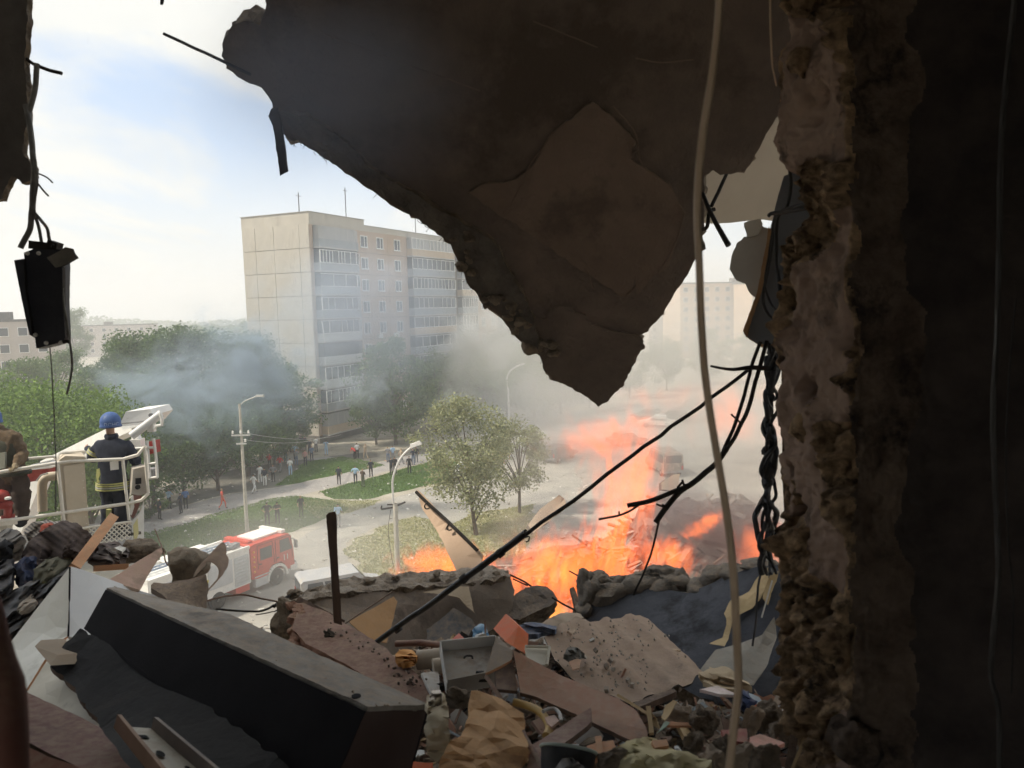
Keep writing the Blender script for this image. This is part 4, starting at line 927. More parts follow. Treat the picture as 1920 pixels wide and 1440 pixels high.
# ---------------------------------------------------------------- the two firefighters
tag(top('work_card', MB().prism([bp(206, 866, .03), bp(222, 864, .03), bp(223, 880, .03), bp(207, 882, .03)], bn*.008), white_paint), 'white card tied to the top rail in front of the firefighter', 'card')
def jfolds(me, slots, amp, seed):
    for f in me.polygons:
        pass
    co = np.zeros(len(me.vertices)*3); me.vertices.foreach_get('co', co); co = co.reshape(-1, 3); no = np.zeros_like(co).ravel(); me.vertices.foreach_get('normal', no); no = no.reshape(-1, 3)
    use = np.zeros(len(co), bool)
    for f in me.polygons:
        if f.material_index in slots:
            for v in f.vertices: use[v] = True
    for i in np.nonzero(use)[0]:
        p = Vector(co[i]); k = fbm((p.x*5, p.y*5, p.z*11), 1, 3, seed)*amp+abs(fbm((p.x*3, p.y*3, p.z*20), 1, 2, seed+3))*amp*.6; co[i] += no[i]*k
    me.vertices.foreach_set('co', co.ravel()); me.update()
def fingers(wr, ha, dirn, side, spread, curl, r=.0095):
    """four unequal bent fingers and a thumb leaving the side of the palm"""
    d = (Vector(dirn)).normalized(); s = Vector(side).normalized(); c = Vector(curl).normalized(); out = []
    for k, L in enumerate((.068, .078, .072, .056)):
        b0 = Vector(ha)+s*(.030-.02*k); p1 = b0+d*L*.5; p2 = p1+(d*.55+c*.8).normalized()*L*.36; p3 = p2+(c+d*.1).normalized()*L*.28
        out.append(('ha'+spread, [(b0, r*1.2), (p1, r*1.05), (p2, r), (p3, r*.85)], 0))
    b0 = Vector(wr).lerp(Vector(ha), .45)+s*.028; p1 = b0+s*.032+d*.02; p2 = p1+d*.03+c*.012
    out.append(('ha'+spread, [(b0, r*1.3), (p1, r*1.15), (p2, r*.95)], 0))
    return out
DF = 13.25
J = dict(pelvis=P(214, 909, DF), waist=P(213, 893, DF), chest=P(211, 853, DF), neckb=P(209, 822, DF), neck=P(207, 813, DF), head=P(206, 800, DF-.0), crown=P(206, 786, DF), hipL=P(204, 914, DF), hipR=P(226, 913, DF),
 kneeL=P(203, 948, DF), kneeR=P(228, 946, DF), ankL=P(202, 984, DF+.05), ankR=P(230, 982, DF+.05), toeL=P(200, 989, DF+.22), toeR=P(233, 986, DF+.22), shL=P(186, 832, DF), shR=P(238, 834, DF),
 elL=P(172, 862, DF+.1), elR=P(256, 866, DF+.1), wrL=P(165, 842, DF+.34), wrR=P(259, 890, DF+.3), haL=P(161, 840, DF+.42), haR=P(261, 899, DF+.36))
R2 = dict(RAD); R2.update(pelvis=(.215, .17), waist=(.225, .18), chest=(.255, .19), neckb=(.12, .1), neck=(.06, .06), head=(.085, .09), shL=(.125, .12), shR=(.125, .12), elL=(.095, .09), elR=(.095, .09), wrL=(.05, .048), wrR=(.055, .05), hipL=(.155, .15), hipR=(.155, .15), kneeL=(.13, .125), kneeR=(.13, .125), ankL=(.12, .115), ankR=(.12, .115), toeL=(.055, .05), toeR=(.055, .05))
SEG2 = [(a, b_, 1 if b_ in ('wrL', 'wrR') else t) for a, b_, t in SEGS]
def near_person(J, R, label, mats, ex, sub=2, fold=.012, seed=1):
    base = (J['ankL']+J['ankR'])/2; base = Vector((base.x, base.y, min(J['toeL'].z, J['toeR'].z)-.05))
    Jl = {k: v-base for k, v in J.items()}; ex2 = [(a, [(Vector(p)-base, r) for p, r in c], t) for a, c, t in ex]
    me = skin_body(Jl, R, 'person', sub, ex2, SEG2); jfolds(me, (1, 2), fold, seed)
    o = bpy.data.objects.new('person', me); COL.objects.link(o); o.location = base; dress(o, mats); tag(o, label, 'person', 'firefighters in the rescue basket'); return o
turnout = M('navy turnout cloth', (.014, .018, .032), (.026, .032, .05), 14, .9, .35, 60); lime_m = M('lime reflective tape', (.42, .43, .16), (.52, .53, .24), 20, .5); silv_m = M('silver reflective tape', (.38, .39, .36), (.46, .47, .44), 20, .4)
f1 = near_person(J, R2, 'firefighter in navy jacket with lime bands and blue helmet, back turned, in the rescue basket', [skin_m, turnout, turnout, cloth['black'], hair_d],
   fingers(J['wrL'], J['haL'], (-.35, .6, .15), (0, .2, 1), 'L', (.6, .5, -.5)) + fingers(J['wrR'], J['haR'], (.1, .35, -.8), (-1, 0, 0), 'R', (-.2, .6, -.4)), fold=.024)
# helmet: a shell with a rim, neck guard and lettering on its back
hc = P(207, 791, DF); hr = .168
b = MB(); prof = [(hr*1.02, -.085), (hr*1.03, -.06)] + [(hr*math.cos(a), hr*1.05*math.sin(a)) for a in [math.radians(-12+102*i/12) for i in range(13)]]
b.lathe(prof[:-1]+[(.004, hr*1.05)], hc, 28); hel = part('helmet', b, M('blue helmet', (.05, .10, .27), (.075, .14, .33), 6, .62, .1, 30, c3=(.14, .19, .33), s3=9, t3=.58), f1, sm=60)  # paler patches in the blue are painted highlights
b = MB(); b.lathe([(hr*1.03, -.09), (hr*1.06, -.088), (hr*1.06, -.07), (hr*1.02, -.068)], hc, 28); part('rim', b, M('helmet rim', (.03, .06, .16), rough=.5), hel)
tm = text_mesh('ДСНС', .085, .0, M('pale lettering', (.32, .42, .62), (.38, .48, .66), 10, .6)); tm2 = MB()
for f in tm.polygons: pass
for v in tm.vertices:
    th = math.radians(-58) + v.co.x/hr; zz = -.035+v.co.y; rr = math.sqrt(max(.0004, 1-(zz/(hr*1.05))**2))*hr+.004
    v.co = hc - wloc(hel) + Vector((math.cos(th)*rr, math.sin(th)*rr, zz))
o = bpy.data.objects.new('lettering', tm); COL.objects.link(o); o.parent = hel
b = MB(); b.lathe([(.10, 0), (.115, .05), (.10, .09)], P(209, 820, DF)-Vector((0, 0, .03)), 18); part('collar', b, turnout, f1, sm=60)
def band(z0, z1, rx, ry, c, m, name='reflective_band', a0=0, a1=360, rot=None):
    V, F = [], []; n = 32
    for i in range(n+1):
        a = math.radians(a0+(a1-a0)*i/n)
        for z in (z0, z1):
            for k in (1.0, 1.03):
                p = Vector((math.cos(a)*rx*k, math.sin(a)*ry*k, z)); p = rot @ p if rot else p; V.append(c+p)
    for i in range(n):
        o_ = i*4
        for q in ((0, 2, 6, 4), (1, 5, 7, 3), (0, 4, 5, 1), (2, 3, 7, 6)): F.append(tuple(o_+w for w in q))
    return part(name, MB().add(V, F), m, f1)
wc = P(213, 909, DF)
for k, m_ in enumerate((lime_m, silv_m, lime_m, lime_m)):
    z = -.06+k*.034; band(z, z+.024, .285-.004*k, .235-.004*k, wc, m_)
b = MB(); b.lathe([(.25, .0), (.272, -.02), (.278, -.10), (.262, -.13)], Vector((0, 0, 0)), 26); b.V = [tuple(Vector((v[0], v[1]*.84, v[2]))+wc+Vector((0, 0, .05))) for v in b.V]; part('jacket_hem', b, turnout, f1, sm=60)
Rb = eul(0, 32, 0)
for k, m_ in enumerate((lime_m, silv_m, lime_m)):
    band(-.035+k*.026, -.013+k*.026, .125, .12, J['shL'].lerp(J['elL'], .55), m_, rot=Rb)
b = MB(); b.prism([P(181, 880, DF-.24), P(186, 878, DF-.24), P(188, 890, DF-.24), P(184, 898, DF-.24), P(187, 905, DF-.24), P(182, 906, DF-.24), P(180, 892, DF-.24)], Vector((0, .015, 0))); part('strap', b, lime_m, f1)
b = MB(); b.tube([P(204, 955, DF-.16), P(204, 980, DF-.14)], .045, 6); part('trouser_tape', b, lime_m, f1)
# second firefighter, cut by the left edge, leaning left with a gloved hand on the rail
D2_ = 12.32
J2 = dict(pelvis=P(25, 893, D2_), waist=P(17, 872, D2_), chest=P(7, 838, D2_), neckb=P(-3, 806, D2_), neck=P(-7, 797, D2_), head=P(-17, 785, D2_), crown=P(-18, 770, D2_), hipL=P(15, 900, D2_), hipR=P(37, 899, D2_),
 kneeL=P(15, 940, D2_), kneeR=P(39, 938, D2_), ankL=P(13, 982, D2_), ankR=P(39, 980, D2_), toeL=P(8, 987, D2_-.15), toeR=P(36, 986, D2_-.15), shL=P(-27, 822, D2_), shR=P(27, 818, D2_-.05),
 elL=P(-47, 850, D2_), elR=P(45, 850, D2_-.02), wrL=P(-37, 880, D2_-.2), wrR=P(29, 872, D2_-.28), haL=P(-33, 886, D2_-.25), haR=P(25, 877, D2_-.36))
R3 = dict(R2); R3.update(elR=(.085, .085), shR=(.11, .11), wrR=(.065, .06), haR=(.055, .04))
brown_j = M('brown turnout cloth', (.085, .060, .038), (.15, .108, .07), 12, .95, .6, 50); glove_m = M('tan work glove', (.20, .16, .10), (.27, .22, .15), 20, .95, .4, 60)
f2 = near_person(J2, R3, 'firefighter in brown jacket cut by the left picture edge, gloved hand on the basket rail', [glove_m, brown_j, M('dark brown trousers', (.045, .032, .026), (.07, .05, .042), 9, .95, .4, 50), cloth['black'], hair_d],
   fingers(J2['wrR'], J2['haR'], (-.15, -.8, -.2), (1, 0, 0), 'R', (0, -.3, -1), .016), fold=.035, seed=5)
b = MB(); b.lathe(prof[:-1]+[(.004, hr*1.05)], P(-19, 783, D2_), 24); part('helmet', b, bpy.data.materials['blue helmet'], f2, sm=60)
b = MB(); b.prism([P(-6, 850, D2_-.25), P(9, 848, D2_-.25), P(9, 878, D2_-.24), P(-6, 880, D2_-.24)], Vector((0, .06, 0))); part('pouch', b, M('pale pouch', (.24, .25, .21), (.30, .31, .27), 8, .9), f2)

vm = M('dark olive vest', (.035, .036, .026), (.06, .06, .045), 9, .95, .4, 40); vc = J2['chest'].lerp(J2['waist'], .35)
Rv = Matrix.Rotation(-.28, 3, 'Y'); b = MB().lathe([(.20, -.24), (.285, -.22), (.295, -.05), (.29, .08), (.255, .17), (.16, .23)], (0, 0, 0), 26); b.V = [tuple(vc+Rv @ Vector((v[0]*.98, v[1]*.80, v[2]))) for v in b.V]; part('vest', b, vm, f2, sm=60)
b = MB().lathe([(.26, -.05), (.28, -.045), (.28, .0), (.26, .005)], (0, 0, 0), 26); b.V = [tuple(J2['pelvis']+Vector((v[0]*.98, v[1]*.82, v[2]+.08))) for v in b.V]; part('belt', b, vm, f2, sm=60)
# ---------------------------------------------------------------- the building we stand in
E0 = EYE.copy()
room_dark = M('dark room plaster', (.03, .026, .023), (.055, .047, .04), 2.2, .95, .6, 16, c3=(.015, .013, .012), s3=2.5)
facade_m = M('panel facade', (.30, .28, .25), (.38, .36, .32), .8, .9, .2, 8)
def solid(name, x0, x1, y0, y1, z0, z1, m):
    b = MB(); b.box(((x0+x1)/2, (y0+y1)/2, (z0+z1)/2), (x1-x0, y1-y0, z1-z0)); o = top(name, b, m, kind='structure'); return o
solid('floor', -5.0, 1.6, -3.0, 5.15, 13.05, 13.3, concrete)
solid('ceiling', -3.4, 6.0, -3.0, 2.95, 16.86, 17.08, concrete)
solid('back_wall', -2.2, -1.98, -3.2, -3.003, 13.303, 16.857, room_dark); solid('back_wall', .55, 1.45, -3.2, -3.003, 13.303, 16.857, room_dark); solid('back_wall', -1.977, .547, -3.2, -3.003, 16.55, 16.857, room_dark)
solid('left_wall', -2.25, -2.02, -3.0, 2.3, 13.303, 16.857, room_dark)
solid('right_wall', 1.27, 1.45, -3.0, 1.72, 13.303, 16.857, room_dark)
solid('facade_wall', -32, -2.26, 2.3, 2.62, 0, 27, facade_m)
solid('facade_wall', 1.06, 30, 1.76, 2.1, 0, 27, facade_m)
solid('facade_wall', -2.257, 1.057, 2.3, 2.62, 17.083, 27, facade_m)
solid('facade_wall', -2.257, 1.057, 2.3, 2.62, 0, 13.047, facade_m)

# the broken wall end at the right: cut face, inner face and the dark return, one rough surface
edge_u = [(0, 1492), (60, 1488), (110, 1474), (170, 1459), (220, 1457), (300, 1463), (318, 1476), (335, 1520), (385, 1534), (415, 1510), (440, 1490), (480, 1468), (600, 1464), (700, 1461), (900, 1463), (1000, 1468), (1060, 1465), (1180, 1477), (1250, 1487), (1330, 1480), (1440, 1502), (1600, 1515)]
def lerp_tab(tab, v):
    if v <= tab[0][0]: return tab[0][1]
    for (a, x), (c, y) in zip(tab, tab[1:]):
        if v <= c: return x+(y-x)*(v-a)/(c-a)
    return tab[-1][1]
cut = M('broken masonry', (.12, .075, .046), (.66, .46, .275), 22, .97, 1.0, 60, bdist=.03, c3=(.05, .036, .026), s3=9, t3=.55)
cut_i = M('dark broken plaster', (.07, .05, .038), (.19, .14, .105), 9, .97, 1.0, 26, bdist=.02, c3=(.03, .023, .02), s3=4)  # inner face, much darker than the cut face
ns, nz = 130, 520; V = []; smooths = []
for j in range(nz+1):
    v = -60 + 1640*j/nz
    pts = [P(lerp_tab(edge_u, v)+fbm((0, 0, v*.02), 1, 5, 5)*14, v, 2.12), P(1597+fbm((3, 0, v*.012), 1, 4, 2)*12, v, 1.76), P(1748+fbm((9, 0, v*.01), 1, 3, 8)*14, v, 1.71), P(2080, v, 1.62)]
    cumul = [0, .40, .72, 1.0]
    for i in range(ns+1):
        s = i/ns; k = 0 if s < cumul[1] else (1 if s < cumul[2] else 2)
        t = (s-cumul[k])/(cumul[k+1]-cumul[k]); p = pts[k].lerp(pts[k+1], t)
        q = Vector((s*.9, 0, p.z))
        w1 = max(0., min(1., (s-.36)/.08)); w1 = w1*w1*(3-2*w1); w2 = max(0., min(1., (s-.62)/.2)); w2 = w2*w2*(3-2*w2)
        a0 = .085*min(1, s*15+.15); a1 = .014+.034*max(0, 1-(s-.40)*9); amp = a0*(1-w1)+a1*w1; amp = amp*(1-w2)+.004*w2
        d1 = fbm(q, 5.5, 3, 1); ridge = 1-abs(fbm(q, 7, 4, 6))*2.2; pit = max(0, fbm(q, 9, 3, 12)-.18)*1.6; fine = fbm(q, 38, 4, 3)
        smoothp = max(0., min(1., (fbm(q, 2.6, 2, 30)-.02)*5))    # places where plaster still sits flat
        for va, vb, sa, sb in ((40, 318, .10, .38), (545, 800, .22, .40), (800, 960, .02, .10)):
            jv = 26*fbm((s*6, v*.012, 1), 1, 4, 7); js = .07*fbm((1, v*.02, s*3), 1, 4, 9)
            smoothp = max(smoothp, max(0., min(1., min(v+jv-va, vb-v-jv)*.08))*max(0., min(1., min(s+js-sa, sb-s-js)*40)))
        smooths.append(smoothp)
        dsp = amp*(d1*.9*(1-smoothp*.55)+ridge*.35*(1-smoothp)+smoothp*.25-pit*1.3*(1-smoothp*.8)+fine*.34*(1-smoothp*.75)+abs(fbm(q, 17, 3, 44))*.5*(1-smoothp))
        n_ = (Vector((-1, -.35, 0)).normalized()*(1-w1)+Vector((-.3, -1, 0)).normalized()*w1*(1-w2)+Vector((-.3, -1, 0))*w2).normalized()
        V.append(p+n_*dsp)
F = []; Mm = []
for j in range(nz):
    for i in range(ns):
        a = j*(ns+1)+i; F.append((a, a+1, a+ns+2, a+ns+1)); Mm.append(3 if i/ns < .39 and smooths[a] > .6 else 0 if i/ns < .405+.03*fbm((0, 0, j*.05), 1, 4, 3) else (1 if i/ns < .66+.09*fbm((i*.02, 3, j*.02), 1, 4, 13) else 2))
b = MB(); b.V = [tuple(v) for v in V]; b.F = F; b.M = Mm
bw = top('broken_wall', b, [cut, cut_i, M('black wall face', (.03, .025, .024), (.075, .06, .053), 5, .95, .3, 30), M('old plaster face', (.24, .165, .125), (.33, .235, .18), 6, .93, .5, 40, c3=(.11, .078, .058), s3=5)], 'jagged end of a broken dark wall filling the right side', 'wall'); 
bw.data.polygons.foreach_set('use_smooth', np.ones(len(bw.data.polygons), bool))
# far side of the cut so that the wall has its thickness
b = MB(); V = []
for j in range(0, 83):
    v = -60+20*j; a = P(lerp_tab(edge_u, v)+4, v, 2.13); V += [a, Vector((1.05, 2.1, a.z))]
b.add(V, [(2*j, 2*j+1, 2*j+3, 2*j+2) for j in range(82)]); part('outer_face', b, cut, bw)
for (u, v, r, s_, mm) in ((1520, 800, .045, 3, 0), (1560, 870, .05, 4, 0), (1500, 1015, .035, 6, 0), (1580, 1265, .06, 7, 0), (1530, 1330, .05, 8, 0), (1555, 1180, .04, 9, 0), (1500, 120, .035, 10, 0), (1505, 455, .03, 12, 0), (1590, 590, .03, 13, 0), (1600, 1390, .06, 14, 1)):
    part('masonry_lump', rock(P(u, v, 1.93 if mm == 0 else 1.75), (r, r*.8, r*1.1), s_, 3, .4, 1.5), cut if mm == 0 else cut_i, bw, sm=60)
def wire(name, uvd, r, m, label, cat='wire', group=None, n=6, seg=8, wob=0.004, seed=1):
    return top(name, cord(uvd, r, n, seg, wob, seed), m, label, cat, group, sm=60)
wire_b = M('tan cable sheath', (.58, .44, .31), (.68, .53, .39), 9, .6); wire_k = M('black cable sheath', (.012, .011, .011), (.03, .027, .025), 14, .6); wire_g = M('grey twisted wire', (.13, .125, .115), (.24, .235, .22), 25, .7)
wire('cable', [(1352, -40, 1.05), (1338, 120, 1.05), (1318, 250, 1.05), (1308, 380, 1.06), (1312, 520, 1.06), (1320, 680, 1.05), (1340, 830, 1.05), (1362, 960, 1.04), (1374, 1060, 1.03), (1381, 1170, 1.02), (1384, 1280, 1.0), (1377, 1350, .99), (1364, 1470, .97)], .0052, wire_b, 'thick tan cable hanging from top to bottom in front of everything', 'cable', wob=.001)
wire('wire', [(1443, -30, 1.6), (1446, 60, 1.7), (1448, 120, 1.8), (1456, 160, 2.0)], .0022, wire_b, 'thin brown wire hanging down to the upper corner of the broken wall', 'wire', wob=.001)
wire('wire', [(1905, -30, 1.30), (1890, 120, 1.31), (1878, 260, 1.31), (1874, 420, 1.30), (1870, 620, 1.30), (1862, 780, 1.30), (1868, 960, 1.30), (1872, 1080, 1.29), (1862, 1190, 1.29), (1858, 1270, 1.29), (1872, 1330, 1.28), (1876, 1460, 1.28)], .0042, M('dim grey cable', (.035, .033, .032), (.055, .052, .05), 9, .5), 'thick dim cable running down the black side wall', 'wire', wob=.001)
wire('wire', [(1905, 560, 1.28), (1893, 700, 1.28), (1886, 860, 1.28), (1890, 1000, 1.28), (1900, 1120, 1.28), (1896, 1300, 1.28)], .0014, wire_k, 'hair thin wire right of the thick dim cable on the black side wall', 'wire', wob=.001)

# ---------------------------------------------------------------- the hanging slab overhead
pl = plane(P(500, -20, 2.95), P(1480, -20, 2.95), P(1125, 762, 4.25))
def on(pl, uv, off=0.0):
    n, p0 = pl; n2 = n if n.dot(p0-EYE) > 0 else -n
    return [onpl((n2, p0+n2*off), u, v) for u, v in uv]
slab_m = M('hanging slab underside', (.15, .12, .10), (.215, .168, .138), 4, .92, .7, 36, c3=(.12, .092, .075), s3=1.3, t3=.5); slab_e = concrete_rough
hs = empty('hanging_slab', P(1125, 764, 4.25), 'huge broken concrete slab hanging down in a point from above', 'concrete slab')
ol = [(505, -112), (497, 20), (488, 48), (462, 38), (437, 45), (420, 72), (415, 105), (425, 130), (455, 150), (490, 165), (503, 182), (512, 205), (520, 240), (545, 266), (560, 262), (600, 290), (640, 318), (690, 352), (740, 388), (790, 415), (820, 440), (845, 458), (858, 490), (875, 530), (890, 545), (905, 570), (935, 590), (955, 615), (985, 648), (1012, 668), (1018, 690), (1035, 712), (1065, 725), (1090, 738), (1108, 752), (1122, 764), (1140, 755), (1160, 732), (1180, 695), (1200, 660), (1207, 640), (1199, 629), (1215, 622), (1245, 585), (1280, 530), (1300, 492), (1318, 470), (1320, 330), (1336, 318), (1350, 328), (1370, 327), (1396, 325), (1412, 300), (1430, 262), (1455, 222), (1480, 190), (1500, -112)]
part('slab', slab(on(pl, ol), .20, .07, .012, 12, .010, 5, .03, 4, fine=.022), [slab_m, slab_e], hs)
plaster_m = M('brown plaster', (.19, .142, .112), (.24, .18, .143), 3.5, .95, .6, 30, c3=(.145, .11, .088), s3=2)
part('plaster_sheet', slab(on(pl, [(879, 362), (905, 345), (955, 340), (985, 325), (1040, 247), (1062, 228), (1112, 192), (1150, 220), (1193, 266), (1183, 300), (1215, 320), (1255, 345), (1286, 400), (1270, 450), (1250, 505), (1225, 515), (1196, 552), (1192, 520), (1180, 553), (1165, 557), (1080, 500), (980, 430)], -.017), .010, .05, .010, 14, .004, 6, .006, 6, fine=.014), [plaster_m, concrete_rough], hs)
part('broken_edge', slab(on(pl, [(524, 205), (570, 218), (613, 242), (713, 328), (833, 398), (920, 449), (965, 520), (1002, 600), (1013, 662), (990, 645), (960, 612), (938, 586), (908, 566), (893, 541), (878, 526), (862, 488), (848, 455), (742, 384), (642, 314), (560, 258)], -.045), .05, .035, .014, 16, .022, 11, .012, 3, fine=.02), [M('crumbled edge', (.10, .088, .075), (.19, .165, .14), 9, .97, .9, 40, bdist=.02), concrete_rough], hs)
rs = random.Random(61)
for k in range(34):
    i = rs.randrange(20, 29); a, c = ol[i], ol[i+1]; t = rs.random(); u, v = a[0]+(c[0]-a[0])*t+rs.uniform(2, 46), a[1]+(c[1]-a[1])*t-rs.uniform(-2, 26)
    r = rs.uniform(.008, .026); part('crumb_lump', rock(onpl(pl, u, v)-pl[0]*(-.05 if pl[0].y < 0 else .05), (r*1.3, r, r), 300+k, 2, .45), concrete_rough, hs, sm=60)
part('lump', rock(onpl(pl, 1000, 648)-Vector((0, .02, 0)), (.062, .05, .055), 4, 3, .2), concrete_rough, hs, sm=60)
part('lower_flake', slab(on(pl, [(1012, 600), (1052, 565), (1110, 612), (1190, 634), (1204, 642), (1196, 662), (1160, 728), (1122, 758), (1095, 736), (1040, 708), (1020, 685), (1018, 655)], -.009), .006, .04, .030, 18, .006, 7, .006, 15, fine=.014), [slab_m, concrete_rough], hs)
part('hanging_strip', slab(on(pl, [(508, 205), (503, 218), (511, 236), (516, 262), (525, 330), (540, 322), (536, 290), (532, 262), (528, 236), (519, 204)], -.05), .012, .04, .003, 20, .003, 9), [steel_dark, steel_dark], hs)
part('rebar', cord([(307, 63, 3.2), (360, 88, 3.15), (412, 112, 3.1), (470, 140, 3.12)], .0065, 7, 4, .002), steel_dark, hs)
part('rebar', cord([(305, -20, 3.1), (303, 8, 3.1), (306, -6, 3.12)], .006, 6, 3), steel_dark, hs)
part('rebar', cord([(1370, 310, 3.5), (1356, 340, 3.45), (1338, 378, 3.4), (1333, 388, 3.4)], .0085, 7, 4, .002), steel_dark, hs)
part('rebar', cord([(1315, 355, 3.5), (1325, 382, 3.4), (1345, 425, 3.35), (1366, 460, 3.3)], (.008, .013), 7, 4, .002), steel_dark, hs)
part('rebar', cord([(1340, 392, 3.4), (1330, 398, 3.4), (1326, 425, 3.4), (1318, 430, 3.42)], .009, 7, 4, .003), steel_dark, hs)
b = MB(); rs = random.Random(4)
for k in range(26):
    i = rs.randrange(13, 30); a, c = ol[i], ol[i+1]; t = rs.random(); u, v = a[0]+(c[0]-a[0])*t, a[1]+(c[1]-a[1])*t; p = onpl(pl, u+3, v-2)
    b.tube([p, p+Vector((rs.uniform(-.01, .01), -.01, -.015)), p+Vector((rs.uniform(-.02, .02), -.01, -.03))], .0012, 4)
part('torn_fibre', b, steel_dark, hs)
for pts in ([(985, 326, 3.52), (1000, 300, 3.46), (1030, 262, 3.4)], [(945, 402, 3.66), (965, 372, 3.6), (985, 328, 3.52)], [(1060, 420, 3.64), (1082, 470, 3.72), (1100, 500, 3.76), (1112, 540, 3.84)], [(1120, 610, 3.95), (1150, 622, 3.98), (1198, 630, 4.0)], [(600, 60, 3.0), (760, 120, 3.1), (900, 170, 3.2)], [(1190, 110, 3.05), (1240, 118, 3.06), (1300, 112, 3.05)], [(1150, 200, 3.22), (1190, 250, 3.3), (1200, 300, 3.4), (1215, 322, 3.45)], [(1283, 400, 3.45), (1272, 440, 3.5), (1255, 480, 3.55), (1232, 510, 3.6)], [(1192, 520, 3.7), (1190, 540, 3.72), (1170, 557, 3.78)], [(1000, 40, 3.0), (1060, 65, 3.0), (1120, 88, 3.02)]):
    part('curled_edge', cord([(u, v, (onpl(pl, u, v)-EYE).dot(CF)-.026) for u, v, _ in pts], .003, 5, 6, .004), plaster_m, hs)

# remnant of the wall at the upper left, with the dark box hanging from it
pl2 = plane(P(0, 0, 2.95), P(50, 0, 2.95), P(20, 360, 2.95))
part_l = top('wall_remnant', slab(on(pl2, [(-90, -125), (54, -125), (49, 60), (47, 110), (48, 160), (52, 195), (50, 235), (44, 250), (41, 285), (52, 298), (63, 312), (60, 336), (42, 343), (22, 330), (14, 346), (2, 374), (-90, 390)]), .035, .03, .006, 20, .006, 8, .02, 5, fine=.012), [M('dark wall remnant', (.10, .09, .085), (.16, .145, .135), 5, .95, .5, 30), concrete_rough], 'dark broken wall remnant in the upper left corner', 'wall')
wire('rebar', [(30, 100, 3.0), (48, 110, 2.98), (66, 121, 2.95), (90, 130, 2.95), (116, 137, 2.95)], .007, steel_dark, 'short bent rod sticking out of the wall remnant at upper left', 'rod', wob=.003)
hb = empty('hanging_box', P(88, 650, 2.9), 'dark battered metal box hanging on twisted wires at the left', 'metal box')
for pts, r in (([(69, 121, 2.94), (66, 160, 2.94), (58, 195, 2.93), (53, 215, 2.93)], .010), ([(48, 196, 2.93), (54, 222, 2.92), (59, 260, 2.92), (64, 310, 2.91), (62, 350, 2.91), (61, 385, 2.9), (58, 405, 2.9), (55, 430, 2.9), (48, 448, 2.9), (40, 466, 2.9)], .0105), ([(66, 300, 2.9), (68, 350, 2.9), (64, 395, 2.9), (70, 420, 2.9), (76, 445, 2.9), (80, 462, 2.9)], .006), ([(64, 398, 2.9), (76, 412, 2.9), (88, 428, 2.9), (92, 446, 2.9), (98, 465, 2.9)], .006), ([(68, 325, 2.9), (86, 333, 2.9), (98, 343, 2.9)], .003), ([(70, 345, 2.9), (80, 357, 2.9), (91, 368, 2.9)], .0035)):
    part('wire', cord(pts, r, 7, 6, .004, 3), wire_g, hb, sm=60)
box_m = M('dark box metal', (.03, .032, .042), (.055, .055, .065), 5, .45, .15, 30, metal=.3)
fr = [(45, 474), (62, 467), (115, 468), (118, 500), (116, 560), (119, 640), (95, 647), (68, 653), (66, 634), (56, 628)]
part('case', slab([P(u, v, 2.86) for u, v in fr], .05, .04, .002, 9, .003, 8), [box_m, box_m], hb)
part('side_plate', slab([P(u, v, 2.84) for u, v in [(26, 488), (44, 485), (47, 540), (60, 625), (55, 628), (40, 560)]], .015, .03, .001, 8, .002), [box_m, steel_dark], hb)
part('side_plate', slab([P(u, v, 2.845) for u, v in [(107, 500), (117, 500), (117, 570), (122, 632), (118, 640), (108, 600), (104, 560)]], .02, .03, .001, 8, .002), [box_m, steel_dark], hb)
part('flap', slab([P(u, v, 2.83) for u, v in [(87, 483), (112, 470), (122, 463), (135, 466), (138, 474), (145, 483), (118, 498), (104, 502)]], .012, .02, .001, 9, .003), [M('tan box flap', (.17, .155, .135), (.25, .23, .20), 18, .8, .3, 60), steel_dark], hb)
for u, v in ((67, 628), (87, 643), (115, 642), (52, 475), (73, 475)):
    part('screw', MB().lathe([(.003, 0), (.008, 0), (.007, .006), (.001, .007)], P(u, v, 2.85), 8, 0, eul(90, 0, 0)), white_paint, hb)
b = MB(); b.box(P(85, 462, 2.9), (.09, .06, .03), eul(0, 8, 0)); b.box(P(102, 463, 2.9), (.04, .04, .04), eul(0, 20, 0)); b.tube([P(100, 455, 2.9), P(104, 460, 2.9)], .006, 6); part('terminal_block', b, steel_dark, hb)
part('cable', cord([(118, 540, 2.85), (121, 580, 2.85), (130, 630, 2.85), (135, 670, 2.85), (134, 700, 2.85), (125, 740, 2.85)], .0042, 7, 6, .002), wire_g, hb)
part('clamp', cord([(118, 641, 2.85), (126, 640, 2.85), (131, 643, 2.85)], .006, 6, 3), steel_dark, hb)
part('wire', cord([(94, 650, 2.86), (97, 690, 2.86), (99, 740, 2.86), (102, 800, 2.86), (105, 880, 2.87), (104, 960, 2.87)], .0022, 6, 6, .002), wire_g, hb)

